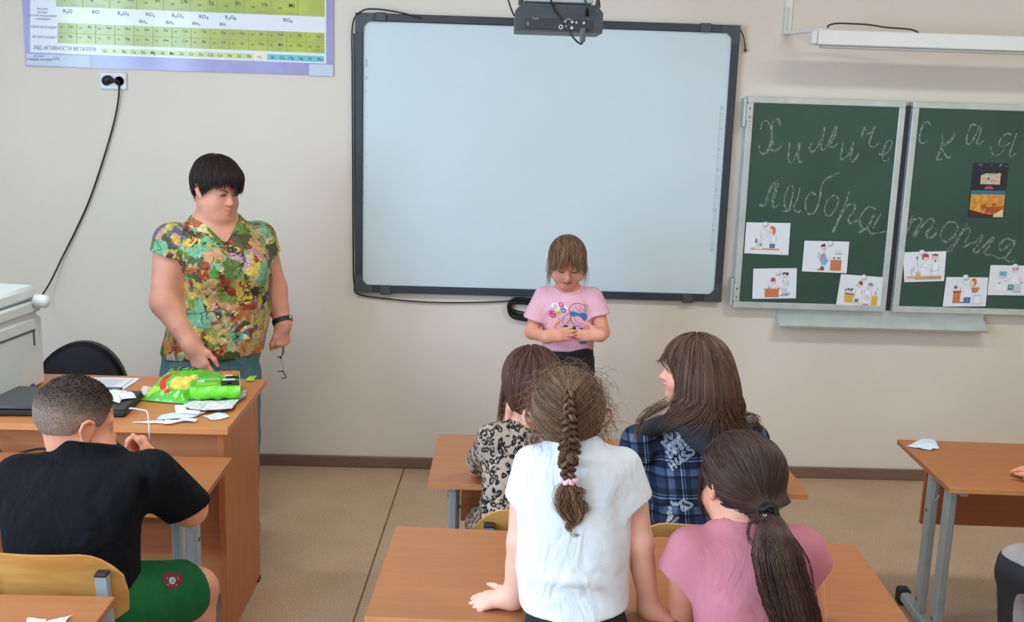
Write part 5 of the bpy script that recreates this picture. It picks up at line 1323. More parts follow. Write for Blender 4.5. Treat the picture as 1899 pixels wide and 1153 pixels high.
def palette_mat(name, cols, scale, dist=1.2, dscale=6, rough=.6, dark=None, second=None):
    m = pm(name, cols[0], rough, spec=.25, bump=.1, bscale=90); nt, b = nodes_of(m)
    tc = nt.nodes.new('ShaderNodeTexCoord')
    nz = nt.nodes.new('ShaderNodeTexNoise'); nz.inputs['Scale'].default_value = dscale*3; nz.inputs['Detail'].default_value = 3
    vm = nt.nodes.new('ShaderNodeVectorMath'); vm.operation = 'MULTIPLY_ADD'; vm.inputs[1].default_value = (dist*.05,)*3
    nt.links.new(tc.outputs['Object'], nz.inputs['Vector']); nt.links.new(nz.outputs['Color'], vm.inputs[0]); nt.links.new(tc.outputs['Object'], vm.inputs[2])
    def layer(sc, cs, off):
        mp = nt.nodes.new('ShaderNodeMapping'); mp.inputs['Location'].default_value = (off, off*2, off*3); nt.links.new(vm.outputs[0], mp.inputs['Vector'])
        vo = nt.nodes.new('ShaderNodeTexVoronoi'); vo.inputs['Scale'].default_value = sc; nt.links.new(mp.outputs[0], vo.inputs['Vector'])
        sp = nt.nodes.new('ShaderNodeSeparateColor'); nt.links.new(vo.outputs['Color'], sp.inputs[0])
        r = nt.nodes.new('ShaderNodeValToRGB'); r.color_ramp.interpolation = 'CONSTANT'
        n = len(cs)
        r.color_ramp.elements[0].color = lin(cs[0]); r.color_ramp.elements[1].position = 1/n; r.color_ramp.elements[1].color = lin(cs[1])
        for i in range(2, n): e = r.color_ramp.elements.new(i/n); e.color = lin(cs[i])
        nt.links.new(sp.outputs[0], r.inputs['Fac'])
        return r, sp, vo
    r1, sp1, vo1 = layer(scale, cols, 0.0)
    out = r1.outputs['Color']
    if second:
        r2, sp2, vo2 = layer(scale*2.3, second, 3.3)
        n2 = nt.nodes.new('ShaderNodeTexNoise'); n2.inputs['Scale'].default_value = scale*1.1; nt.links.new(tc.outputs['Object'], n2.inputs['Vector'])
        rr = nt.nodes.new('ShaderNodeValToRGB'); rr.color_ramp.elements[0].position = .50; rr.color_ramp.elements[1].position = .56; nt.links.new(n2.outputs['Fac'], rr.inputs['Fac'])
        mx = nt.nodes.new('ShaderNodeMix'); mx.data_type = 'RGBA'; nt.links.new(rr.outputs['Color'], mx.inputs['Factor']); nt.links.new(out, mx.inputs['A']); nt.links.new(r2.outputs['Color'], mx.inputs['B']); out = mx.outputs['Result']
    # brush-like variation inside each patch
    n3 = nt.nodes.new('ShaderNodeTexNoise'); n3.inputs['Scale'].default_value = 45; n3.inputs['Detail'].default_value = 4; n3.inputs['Distortion'].default_value = 1.5; nt.links.new(tc.outputs['Object'], n3.inputs['Vector'])
    r3 = nt.nodes.new('ShaderNodeValToRGB'); r3.color_ramp.elements[0].position = .3; r3.color_ramp.elements[1].position = .75; r3.color_ramp.elements[0].color = (.52, .52, .5, 1); r3.color_ramp.elements[1].color = (1.3, 1.28, 1.2, 1); nt.links.new(n3.outputs['Fac'], r3.inputs['Fac'])
    m2 = nt.nodes.new('ShaderNodeMix'); m2.data_type = 'RGBA'; m2.blend_type = 'MULTIPLY'; m2.inputs['Factor'].default_value = 1; nt.links.new(out, m2.inputs['A']); nt.links.new(r3.outputs['Color'], m2.inputs['B']); out = m2.outputs['Result']
    if dark:
        vo = nt.nodes.new('ShaderNodeTexVoronoi'); vo.feature = 'DISTANCE_TO_EDGE'; vo.inputs['Scale'].default_value = scale*.8; nt.links.new(vm.outputs[0], vo.inputs['Vector'])
        rr = nt.nodes.new('ShaderNodeValToRGB'); rr.color_ramp.elements[0].position = .012; rr.color_ramp.elements[1].position = .035; nt.links.new(vo.outputs['Distance'], rr.inputs['Fac'])
        n4 = nt.nodes.new('ShaderNodeTexNoise'); n4.inputs['Scale'].default_value = 11; nt.links.new(tc.outputs['Object'], n4.inputs['Vector'])
        r4 = nt.nodes.new('ShaderNodeValToRGB'); r4.color_ramp.elements[0].position = .50; r4.color_ramp.elements[1].position = .53; nt.links.new(n4.outputs['Fac'], r4.inputs['Fac'])
        mxx = nt.nodes.new('ShaderNodeMath'); mxx.operation = 'MAXIMUM'; nt.links.new(rr.outputs['Color'], mxx.inputs[0]); nt.links.new(r4.outputs['Color'], mxx.inputs[1])
        m5 = nt.nodes.new('ShaderNodeMix'); m5.data_type = 'RGBA'; m5.inputs['A'].default_value = lin(dark); nt.links.new(mxx.outputs[0], m5.inputs['Factor']); nt.links.new(out, m5.inputs['B']); out = m5.outputs['Result']
    nt.links.new(out, b.inputs['Base Color']); return m

# ================================================================ the teacher
base = np.array([at(392, 640, Y=-.75)[0], -.75, 0])
phi = 152; RT = np.array([math.cos(math.radians(phi)), -math.sin(math.radians(phi)), 0]); FT = np.array([math.sin(math.radians(phi)), math.cos(math.radians(phi)), 0])
pm_ = 447.0
def stT(infl=0): return [(J(388, 780, -.75), .185, .150), (J(388, 715, -.75), .198, .165), (J(391, 660, -.75), .200, .172), (J(406, 600, -.75), .196, .176), (J(417, 555, -.75), .184, .170), (J(420, 500, -.76), .178, .168), (J(416, 455, -.76), .172, .150), (J(408, 424, -.75), .150, .115), (J(402, 404, -.74), .085, .080)]
HT = Head(J(404, 350, -.79), .230, rot(130, 13, 3), True, 1.06)
S = Sdf()
S.add(loft(stT(), RT, 2.3, -.010), .03)
HT.add(S)
S.add(cone(HT.p(.0, -.08, -.22), J(401, 418, -.75), .064, .078), .05)
S.add(ell(HT.p(0, .12, -.40), np.array([.20, .20, .11])*HT.hs, HT.R), .05)
shR, elR, wrR = J(316, 452, -.85), J(307, 560, -.90), J(355, 640, -.95)
S.add(chain([shR, elR], [.066, .058]), .05); S.add(chain([elR, elR*.45+wrR*.55, wrR], [.055, .048, .033]), .03)
shL, elL, wrL = J(480, 444, -.64), J(506, 535, -.62), J(525, 600, -.68)
S.add(chain([shL, elL], [.066, .056]), .05); S.add(chain([elL, elL*.45+wrL*.55, wrL], [.054, .045, .030]), .03)
hand(S, wrR, J(378, 690, -.97)-wrR, np.array([-.25, -.95, .1]), 1, .178, (14, 20, 26, 34), (38, 25, 20), 3, rw=.034)
tipL = hand(S, wrL, J(525, 660, -.69)-wrL, np.array([.75, -.65, 0]), -1, .165, (52, 66, 74, 80), (28, 10, 30), 2, rw=.030)
for sx in (-1, 1):
    hp = base+RT*sx*.10+[0, 0, .66]; kn = base+RT*sx*.11+FT*.02+[0, 0, .40]; an = base+RT*sx*.11+[0, 0, .07]
    S.add(chain([hp, kn, an], [.085, .06, .04]), .03)
    S.add(cone(an, an+FT*.12-[0, 0, .035], .035, .03), .03)
T = body('adult woman with short dark hair in a floral blouse standing behind the teacher desk', base, S, .0036, M_skinT, HT, M_lipT)
BT = S
M_floral = palette_mat('floral_blouse', [(206, 140, 72), (134, 152, 76), (216, 186, 128), (168, 78, 54), (104, 132, 70), (222, 192, 92), (196, 158, 172), (124, 184, 150), (84, 94, 60), (214, 160, 118), (196, 176, 120), (180, 112, 70)], 12.5, 2.2, 5, dark=(62, 50, 40), second=[(228, 206, 150), (82, 150, 70), (196, 110, 60), (216, 170, 110), (226, 200, 90), (66, 80, 56), (160, 70, 50), (150, 190, 150), (108, 110, 150)])
S = Sdf()
st = stT()
hem = J(391, 650, -.75)
S.add(loft(st[1:], RT, 2.3, .004), .03)
S.add(cut(chain([shR+np.array([.01, 0, .008]), shR*.2+elR*.8], [.080, .090]), J(312, 478, -.86), nrm(elR-shR)+np.array([-.28, 0, .1])), .055)
S.add(cut(chain([shL+np.array([-.004, 0, .004]), shL*.3+elL*.7], [.077, .078]), J(487, 474, -.64), nrm(elL-shL)), .05)
S.add(ell(J(385, 500, -.93), (.085, .06, .08)), .06); S.add(ell(J(452, 505, -.86), (.085, .07, .08)), .06)
S.add(plane(J(391, 652, -.75), (0.03, 0, -1)), .006, 'i')
# the V neck
nk = J(402, 404, -.75)
S.add(cone(nk+[0, 0, .06], nk+FT*.02+[0, 0, -.03], .082, .070), .012, 's')
S.add(cone(nk+FT*.10+[0, 0, .03], nk+FT*.175+[0, 0, -.095], .085, .010), .012, 's')
S.add(folds([(J(360, 520, -.93), J(345, 640, -.92), .022, .010), (J(430, 560, -.95), J(420, 640, -.95), .02, .008), (J(470, 520, -.86), J(462, 640, -.86), .022, .009), (J(345, 490, -.92), J(400, 540, -.96), .018, -.008), (J(492, 480, -.7), J(450, 540, -.92), .016, -.007), (J(395, 560, -.95), J(385, 645, -.95), .02, -.009), (J(450, 580, -.92), J(445, 645, -.92), .016, -.008), (J(325, 470, -.9), J(345, 500, -.95), .02, -.008)]), 1, 'd')
S.add(noise_disp(5, .0022, 26), 1, 'd')
wear('blouse', S, .0050, M_floral, T)
M_teal = pm('teal_trousers', (82, 122, 132), .8, wr=.3, var=.05, vscale=9, bump=.15, bscale=120)
S = Sdf(); S.add(loft(st[:4], RT, 2.3, -.004), .03)
for sx in (-1, 1):
    hp = base+RT*sx*.095+[0, 0, .66]; kn = base+RT*sx*.105+FT*.02+[0, 0, .40]; an = base+RT*sx*.11+[0, 0, .10]
    S.add(chain([hp, kn, an], [.108, .088, .075]), .02)
S.add(plane(base+[0, 0, .085], (0, 0, -1)), .004, 'i'); S.add(noise_disp(8, .0022, 30), 1, 'd')
wear('trousers', S, .0060, M_teal, T)
shoes(T, M_shoe, [(base+RT*sx*.11, phi, .24, .05) for sx in (-1, 1)])
# hair of the teacher
def zline(ys, zs): return lambda q: np.interp(q[:, 1], ys, zs)
def hair_cap(H, infl, zl, mat, root, name='hair', bumps=None, low=None):
    S = Sdf(); S.add(H.skull(infl), .02)
    if bumps:
        for c_, r_ in bumps: S.add(ell(H.p(*c_), np.array(r_)*H.hs, H.R), .06*H.hs)
    S.p.append((lambda P: (zl(H.loc(P))-H.loc(P)[:, 2])*H.hs*.7, np.full(3, -99), np.full(3, 99), .02*H.hs, 'i'))
    return S
def clip_strands(P, bad):
    """hold a strand at its last good point"""
    for s_ in range(1, P.shape[1]):
        b = bad(P[:, s_]); P[b, s_:] = P[b, s_-1][:, None, :]
    return P
def hair_obj(parts, mat, root, name='hair'):
    V, Q, a = merge_quads(parts); return link_quads(name, V, Q, mat, root, np.array(root.location), None, a)
HAIRW = .62
def taper(N, S_, r, tip=.25): return np.broadcast_to(HAIRW*r*np.interp(np.linspace(0, 1, S_), [0, .1, .6, 1], [.8, 1, .9, tip]), (N, S_)).copy()
rng = np.random.default_rng(21)
M_hT = hair_mat('hair_dark', (24, 17, 17), (42, 30, 29), (74, 54, 50), .6)
zT0 = zline([-.6, -.34, -.20, -.10, -.02, .08, .16, .24, .32, .5], [-.34, -.34, -.24, .06, .10, -.06, .02, .14, .16, .13])
zT = lambda q: zT0(q)+.13*np.exp(-((q[:, 0]-.13)/.10)**2)*(q[:, 1] > .12)-.05*np.exp(-((q[:, 0]+.12)/.14)**2)*(q[:, 1] > .2)
bT = [((0, -.12, .28), (.36, .37, .27)), ((0, .20, .28), (.27, .25, .19)), ((0, -.40, .10), (.27, .16, .26))]
S = hair_cap(HT, .055, zT, M_hT, T, bumps=bT)
V, Q = S.mesh(.005, smooth=2); parts = [(V, Q, np.full(len(V), .12))]
q, P0 = scalp_points(HT, 2600, rng, lambda q: q[:, 2] > np.interp(q[:, 1], [-.6, -.2, 0, .2, .5], [-.2, -.1, .12, .15, .2]), .06)
crown = HT.p(.03, -.22, .62)
def dT(P, D, s_):
    r = P-crown; r /= np.linalg.norm(r, axis=1)[:, None]; q = HT.loc(P)
    fr = (q[:, 1] > .1)[:, None]
    return .55*D+.5*r+np.array([0, 0, -.30])+.16*HT.R[:, 1]*fr+.10*HT.R[:, 0]*fr+rng.normal(0, .20, P.shape)
Pk = grow(P0, np.tile(HT.R[:, 2]*.3, (len(P0), 1))+rng.normal(0, .4, P0.shape), 14, .0095, dT, S, rng.uniform(.001, .006, len(P0)), .9)
jag = rng.normal(0, .05, len(P0))
Pk = clip_strands(Pk, lambda P: HT.loc(P)[:, 2] < zT(HT.loc(P))-.02+jag)
v, qq, a = strand_mesh(Pk, taper(len(Pk), 14, .0021), rng.beta(2, 3, len(Pk))); parts.append((v, qq, a))
hair_obj(parts, M_hT, T)
# face details
def eyeline(H, sx, z, y=.352, w=.062, drop=.012, r=.008, up=0.0):
    pts = [H.p(sx*(.138-w), y+.004, z-drop*.6), H.p(sx*.138, y+.014, z+up), H.p(sx*(.138+w), y-.022, z-drop)]
    return (catmull(pts, 5), r*H.hs)
def browline(H, sx, z=.085, y=.375, r=.014, tilt=.0):
    return (catmull([H.p(sx*.07, y-.005, z-.012+tilt), H.p(sx*.14, y-.01, z+.012), H.p(sx*.215, y-.065, z-.008)], 5), np.interp(np.linspace(0, 1, 11), [0, .6, 1], [r*H.hs, r*H.hs, r*H.hs*.4]))
for sx in (-1, 1):
    lines('eyebrow', [browline(HT, sx, .070, .368, .008, -.02)], M_brow, T)
    lines('eye', [eyeline(HT, sx, .006, .355, .058, .014, .0065, .004), eyeline(HT, sx, -.014, .350, .05, .004, .003)], M_lash, T)
def mouthline(H, r=.007): return (catmull([H.p(-.085, .352, -.276), H.p(-.04, .393, -.270), H.p(0, .402, -.270), H.p(.04, .393, -.270), H.p(.085, .352, -.276)], 4), r*H.hs)
lines('mouth', [mouthline(HT)], pm('mouth_line', (120, 66, 62), .6), T)
# watch, ring, earring
u_ = nrm(wrL-elL); a_ = nrm(np.cross(u_, [0, 1, 0])); b_ = np.cross(u_, a_); th = np.linspace(0, 2*np.pi, 25)[:-1]
wc = wrL-u_*.012
G = np.array([[wc+.0425*(np.cos(t)*a_+np.sin(t)*b_)+u_*s_ for s_ in (-.010, -.008, .008, .010)] for t in th])
wb_ = MB().grid(G, close_u=True); wo = wb_.build('wristwatch', pm('watch_strap', (28, 20, 22), .5), T, 60, origin=base)
cdir = nrm(CAM-wc); cdir = nrm(cdir-u_*(cdir@u_)); sd = np.cross(u_, cdir)
lines('watch_case', [([wc+nrm(.5*cdir+.87*sd*(1 if sd[0] > 0 else -1))*.039, wc+nrm(.5*cdir+.87*sd*(1 if sd[0] > 0 else -1))*.047], .010)], pm('watch_steel', (170, 172, 176), .25, .8), T, 12)
rd = nrm(J(378, 690, -.97)-wrR); rp = wrR+rd*.128+np.array([-.008, -.004, 0])
ax_ = np.cross(rd, [0, 1, 0]); bx_ = np.cross(rd, ax_)
MB().tube([rp+.0105*(np.cos(t)*nrm(ax_)+np.sin(t)*nrm(bx_)) for t in th], .0018, 6, closed=True).build('ring', pm('gold_ring', (222, 176, 92), .25, .9), T, 180, origin=base)
lines('earring', [([HT.p(.395, -.045, -.155), HT.p(.40, -.045, -.175)], .0035)], pm('gold_ring', (222, 176, 92), .25, .9), T, 8)
# glasses held in the hand: they hang, seen almost from the side
M_gf = pm('dark_glasses_frame', (42, 24, 32), .3); M_gl_ = pm('spectacle_lens', (236, 228, 232), .05, alpha=.22)
gp = J(524, 651, -.69); gt = thing('eyeglasses', 'dark-rimmed eyeglasses hanging from the hand of the woman', 'glasses', tuple(gp))
q_ = lambda x, y: J(x, y, -.69)
MB().tube(catmull([q_(526, 642), q_(526.5, 650), q_(524.5, 657), q_(521, 661), q_(518.5, 664)], 5), .0022, 6).build('temple', M_gf, gt, 180, origin=gp)
MB().tube(catmull([q_(521.5, 644), q_(521, 654), q_(520, 660)], 5)+[0, .03, 0], .0017, 6).build('temple', M_gf, gt, 180, origin=gp)
for (y0, y1, x0, x1) in ((661.5, 666, 513, 521), (688, 690.5, 515, 525)):
    MB().tube(catmull([q_(x0, y0), q_((x0+x1)/2, y0+.6), q_(x1, y0-.6), q_(x1, y1)], 4), .0022, 6).build('rim_end', M_gf, gt, 180, origin=gp)
c0, c1 = q_(520.5, 664), q_(524.5, 689)
rim = [c0*(1-t)+c1*t+np.array([.004*math.sin(t*3.1)*1.2, 0, 0]) for t in np.linspace(0, 1, 9)]
MB().tube(rim, .0016, 6).build('rim', pm('pink_rim', (176, 140, 150), .3), gt, 180, origin=gp)
for t0, t1 in ((.03, .44), (.56, .97)):
    a1, a2 = c0*(1-t0)+c1*t0, c0*(1-t1)+c1*t1; c_ = (a1+a2)/2; hh_ = np.linalg.norm(a2-a1)/2; dz = nrm(a2-a1)
    ax1 = nrm(np.array([.35, -.9, 0]))
    P = [c_+dz*hh_*math.cos(t)+ax1*.018*math.sin(t)+np.array([.003, 0, 0]) for t in np.linspace(0, 2*np.pi, 21)[:-1]]
    lens = MB().add(P+[p+np.array([.001, 0, 0]) for p in P], [list(range(20)), list(range(20, 40))[::-1]]).build('lens', M_gl_, gt, 0, origin=gp)
lines_ = MB().tube(catmull([q_(524, 688), q_(527, 693), q_(530.5, 700), q_(522, 701)], 4), .0022, 6).build('rim_end', M_gf, gt, 180, origin=gp)

# ================================================================ the girl in front of the whiteboard
YG = -.60; base = np.array([at(1053, 640, Y=YG)[0], YG, 0]); RG = np.array([-1.0, 0, 0])
HG = Head(J(1052, 487, -.645), .203, rot(180, 20, 0), False, 1.16)
def stG(): return [(J(1053, 690, YG), .108, .085), (J(1053, 648, YG), .108, .086), (J(1053, 620, YG), .106, .086), (J(1053, 590, YG), .104, .082), (J(1053, 563, YG), .108, .078), (J(1053, 546, YG), .098, .066), (J(1053, 532, YG), .055, .050)]
S = Sdf(); S.add(loft(stG(), RG, 2.3, -.008), .03); HG.add(S)
S.add(cone(HG.p(0, -.10, -.25), J(1053, 540, YG), .043, .050), .03)
sR, eR, wR = J(1003, 556, YG), J(986, 616, -.65), J(1014, 625, -.745)
sL, eL, wL = J(1103, 556, YG), J(1118, 616, -.65), J(1113, 622, -.745)
for a, b_, c_ in ((sR, eR, wR), (sL, eL, wL)):
    S.add(chain([a, b_], [.034, .029]), .025); S.add(chain([b_, b_*.5+c_*.5, c_], [.028, .027, .020]), .012)
hand(S, wR, J(1066, 617, -.770)-wR, np.array([.1, -1, .15]), 1, .124, (3, 5, 7, 10), (52, 15, 10), 6, rw=.021)
hand(S, wL, J(1075, 622, -.755)-wL, np.array([-.1, -1, .15]), -1, .112, (5, 6, 8, 10), (48, 15, 10), 5, rw=.021)
for sx in (-1, 1):
    hp, kn, an = base+RG*sx*.055+[0, 0, .66], base+RG*sx*.06+[0, 0, .36], base+RG*sx*.06+[0, 0, .06]
    S.add(chain([hp, kn, an], [.06, .045, .03]), .02); S.add(cone(an, an+np.array([0, -.09, -.03]), .028, .024), .02)
Gp = body('small girl in a pale pink shirt standing in front of the whiteboard', base, S, .0032, M_skinG, HG, M_lip)
M_pinkG = pm('pale_pink_cotton', (234, 180, 198), .8, spec=.2, wr=.35, var=.02, vscale=9, bump=.1, bscale=160)
S = Sdf(); S.add(loft(stG()[1:], RG, 2.3, .004), .03)
for sgn, a, b_, c1, n_ in ((-1, sR, eR, J(990, 592, -.62), (-.30, -.05, -1)), (1, sL, eL, J(1112, 583, -.62), (.16, -.05, -1))):
    S.add(cut(chain([a+[sgn*-.012, 0, .012], a*.3+b_*.7+[sgn*.004, 0, 0]], [.046, .053]), c1, n_), .03)
S.add(plane(J(1053, 644.5, YG), (0, 0, -1)), .004, 'i')
nk = J(1053, 530, -.63)
S.add(ell(nk+[0, -.010, .012], (.058, .075, .038)), .008, 's')
S.add(folds([(J(1010, 585, -.68), J(1030, 560, -.68), .012, .005), (J(1096, 585, -.68), J(1078, 558, -.68), .012, .005), (J(1020, 630, -.69), J(1022, 600, -.69), .012, .005), (J(1088, 636, -.69), J(1085, 605, -.69), .012, -.005)]), 1, 'd'); S.add(noise_disp(3, .0014, 34), 1, 'd')
so, sV, sQ = wear('shirt', S, .0042, M_pinkG, Gp, ret=True)
trG = on_surface(sV, sQ, None)
# collar rib
th = np.linspace(0, 2*np.pi, 40)
# print on the shirt
def sg(px, py): return J(px, py, -.72)
def decal(name, L, root, tr, yq, d=(0, 1, 0), off=.0016, cam=False):
    """L: list of (kind, points in pixels, width, colour); strokes and filled shapes printed on cloth"""
    mats = []; mb = MB()
    for kind, pts, wd, m in L:
        if m not in mats: mats.append(m)
        o2 = off+.0002*len(mb.V)*.05
        if cam:
            V, F = ribbon2d(catmull(pts, 5), wd); hits = []
            for x, y in V:
                dd_ = Vector(nrm(at(x, y, Y=yq)-CAM)); h_ = tr.ray_cast(Vector(CAM), dd_, 7); hits.append(np.array(h_[0]-dd_*o2) if h_[0] is not None else at(x, y, Y=yq))
            mb.add(np.array(hits), F, mats.index(m)); continue
        if kind == 's':
            P = np.array([J(x, y, yq) for x, y in catmull(pts, 5)]); V, F = ribbon2d(P[:, [0, 2]], wd); V = np.stack([V[:, 0], np.full(len(V), yq), V[:, 1]], 1)
        else:
            P = np.array([J(x, y, yq) for x, y in (catmull(pts, 4, True) if kind == 'f' else pts)]); c_ = P.mean(0); n = len(P)
            V = np.concatenate([P, c_+(P-c_)*.66, c_+(P-c_)*.33, c_[None]]); F = []
            for k in range(2):
                for i in range(n): j = (i+1) % n; F.append([k*n+i, k*n+j, (k+1)*n+j, (k+1)*n+i])
            for i in range(n): F.append([2*n+i, 2*n+(i+1) % n, 3*n])
        V = project(V, tr, d, o2); mb.add(V, F, mats.index(m))
    return mb.build(name, mats, root, 0, origin=np.array(root.location))
pw = pm('print_tee_white', (244, 244, 246), .7); pk_ = pm('print_tee_magenta', (206, 70, 120), .7); py_ = pm('print_tee_yellow', (232, 210, 90), .7); pb = pm('print_tee_blue', (62, 118, 178), .7); pdk = pm('print_tee_dark', (44, 34, 46), .7); pl2 = pm('print_tee_plum', (150, 70, 100), .7); plp = pm('print_tee_lilac', (238, 200, 222), .7)
cr = lambda x, y: (1000+x/7.686, 500+y/7.686)
pp = lambda L: [cr(x, y) for x, y in L]
D = [('f', pp([(175, 555), (200, 515), (250, 505), (290, 540), (295, 590), (260, 615), (225, 610), (215, 580)]), 0, pw), ('s', pp([(213, 535), (230, 592)]), .0024, pdk), ('s', pp([(213, 535), (246, 526), (256, 548), (222, 562)]), .0022, pdk), ('s', pp([(222, 562), (262, 556), (268, 582), (230, 592)]), .0022, pdk),
     ('f', pp([(285, 525), (300, 495), (340, 495), (360, 530), (345, 555), (305, 560)]), 0, pk_), ('s', pp([(305, 525), (340, 520), (325, 505), (305, 530), (330, 545)]), .0018, plp),
     ('f', pp([(362, 545), (380, 530), (400, 550), (425, 585), (410, 595), (385, 580)]), 0, pw),
     ('f', pp([(155, 650), (175, 615), (220, 620), (250, 665), (245, 700), (205, 720), (165, 700)]), 0, pk_), ('s', pp([(225, 650), (195, 635), (180, 665), (200, 695), (230, 685)]), .0030, plp),
     ('f', pp([(238, 630), (262, 605), (305, 615), (318, 645), (300, 670), (260, 672)]), 0, py_), ('s', pp([(262, 635), (285, 628), (295, 648), (272, 655), (262, 635)]), .0022, pdk),
     ('f', pp([(312, 590), (335, 570), (375, 580), (385, 610), (370, 635), (330, 632)]), 0, pb), ('s', pp([(335, 600), (355, 592), (365, 612), (342, 618), (335, 600)]), .0022, plp),
     ('s', pp([(195, 745), (205, 770), (225, 768), (220, 740)]), .0016, py_), ('s', pp([(280, 725), (330, 728)]), .003, pl2),
     ('s', pp([(450, 640), (440, 580), (480, 525), (560, 505), (640, 530), (675, 590), (670, 640)]), .0020, pl2), ('s', pp([(520, 540), (560, 600), (640, 650)]), .0012, pl2), ('s', pp([(580, 530), (610, 580), (660, 620)]), .0012, pl2), ('s', pp([(650, 525), (690, 540), (710, 570)]), .0014, pl2),
     ('s', pp([(455, 690), (470, 770), (540, 820), (640, 850)]), .0022, pl2), ('s', pp([(340, 790), (350, 720), (400, 660), (450, 645), (450, 720), (400, 790)]), .0020, pl2), ('s', pp([(500, 690), (540, 760), (620, 810)]), .0014, pl2), ('s', pp([(460, 970), (520, 1000), (600, 1000)]), .0018, pl2),
     ('f', pp([(450, 620), (520, 625), (580, 650), (660, 645), (695, 680), (685, 745), (650, 755), (600, 700), (540, 680), (455, 685)]), 0, pb), ('s', pp([(580, 655), (600, 680)]), .0015, pdk),
     ('f', pp([(330, 820), (370, 795), (430, 815), (470, 800), (530, 820), (545, 870), (480, 930), (440, 910), (400, 850)]), 0, plp), ('f', pp([(345, 825), (375, 808), (420, 822), (432, 840), (400, 840)]), 0, pdk), ('f', pp([(452, 850), (480, 818), (520, 830), (530, 870), (485, 915), (465, 900)]), 0, pdk), ('s', pp([(470, 880), (495, 840)]), .0022, plp),
     ('f', pp([(580, 860), (610, 835), (640, 850), (620, 905), (590, 905)]), 0, plp), ('f', pp([(592, 868), (612, 850), (630, 862), (612, 895)]), 0, pdk),
     ('f', pp([(580, 1030), (640, 1015), (700, 1050), (680, 1085), (600, 1085)]), 0, pb)]
decal('printed_picture', D, Gp, trG, -.72)
rib = []
for t in np.linspace(-.1, np.pi+.1, 26):
    p = nk+np.array([.062*math.cos(t), -.10, .006-.036*math.sin(t)]); rib.append(p)
rib = project(rib, trG, (0, 1, 0), .001)
MB().tube(rib[4:-4], .0035, 6).build('neck_band', pm('pale_pink_rib', (244, 194, 206), .8), Gp, 180, origin=base)
M_blk = pm('black_cotton', (28, 28, 33), .85, var=.1, vscale=20)
S = Sdf(); S.add(loft([(J(1053, 690, YG), .112, .088), (J(1053, 646, YG), .109, .088), (J(1053, 640, YG), .106, .085)], RG, 2.3, .003), .03)
for sx in (-1, 1): S.add(chain([base+RG*sx*.055+[0, 0, .66], base+RG*sx*.06+[0, 0, .36], base+RG*sx*.06+[0, 0, .07]], [.066, .056, .046]), .02)
S.add(plane(base+[0, 0, .055], (0, 0, -1)), .004, 'i'); S.add(noise_disp(6, .0016, 40), 1, 'd')
wear('trousers', S, .0060, M_blk, Gp)
shoes(Gp, M_shoe2, [(base+RG*sx*.06, 180, .18, .036) for sx in (-1, 1)])
M_hG = hair_mat('hair_light_brown', (84, 60, 46), (136, 102, 78), (184, 146, 112), .5)
zG = zline([-.6, -.3, -.12, 0, .10, .2, .3, .5], [-.34, -.32, -.2, .02, .04, .12, .26, .30])
S = hair_cap(HG, .045, zG, M_hG, Gp); V, Q = S.mesh(.0045, smooth=2); parts = [(V, Q, np.full(len(V), .3))]
q, P0 = scalp_points(HG, 1700, rng, lambda q: q[:, 2] > np.interp(q[:, 1], [-.6, -.2, 0, .2, .5], [-.2, -.15, .05, .14, .30]), .05)
tie = HG.p(0, -.56, .28)
def dG(P, D, s_): return .5*D+.7*(tie-P)/np.linalg.norm(tie-P, axis=1)[:, None]+rng.normal(0, .05, P.shape)
Pk = grow(P0, tie-P0, 16, .009, dG, S, rng.uniform(.001, .005, len(P0)), .8); Pk = clip_strands(Pk, lambda P: np.linalg.norm(P-tie, axis=1) < .016)
v, qq, a = strand_mesh(Pk, taper(len(Pk), 16, .0014), rng.beta(2, 2.4, len(Pk))); parts.append((v, qq, a))
# fringe
n = 800; u = rng.uniform(-1, 1, n); q0 = np.stack([.30*u, .10+.12*rng.uniform(-1, 1, n), np.zeros(n)], 1); q0[:, 2] = .13+.40*np.sqrt(np.clip(1-(q0[:, 0]/.36)**2-((q0[:, 1]+.06)/.44)**2, .02, 1))
P0 = HG.o+(q0*HG.hs)@HG.R.T
Sfull = Sdf(); Sfull.add(HG.skull(.05), .02); Sfull.add(ell(HG.p(0, .10, -.15), np.array([.30, .285, .31])*HG.hs, HG.R), .1*HG.hs)
def dF(P, D, s_): return .55*D+HG.R[:, 1]*(.45 if s_ < 5 else .05)+np.array([0, 0, -.18 if s_ < 5 else -.6])+rng.normal(0, .05, P.shape)+.12*np.sign(HG.loc(P)[:, :1])*HG.R[:, 0]*(s_ > 5)
Pk = grow(P0, np.tile(HG.R[:, 1], (n, 1)), 16, .0074, dF, Sfull, rng.uniform(.001, .006, n))
fl = .045+.11*np.abs(u)*0+rng.normal(0, .035, n)
Pk = clip_strands(Pk, lambda P: HG.loc(P)[:, 2] < fl)
v, qq, a = strand_mesh(Pk, taper(n, 16, .0015, .15), rng.beta(2, 2.6, n)); parts.append((v, qq, a))
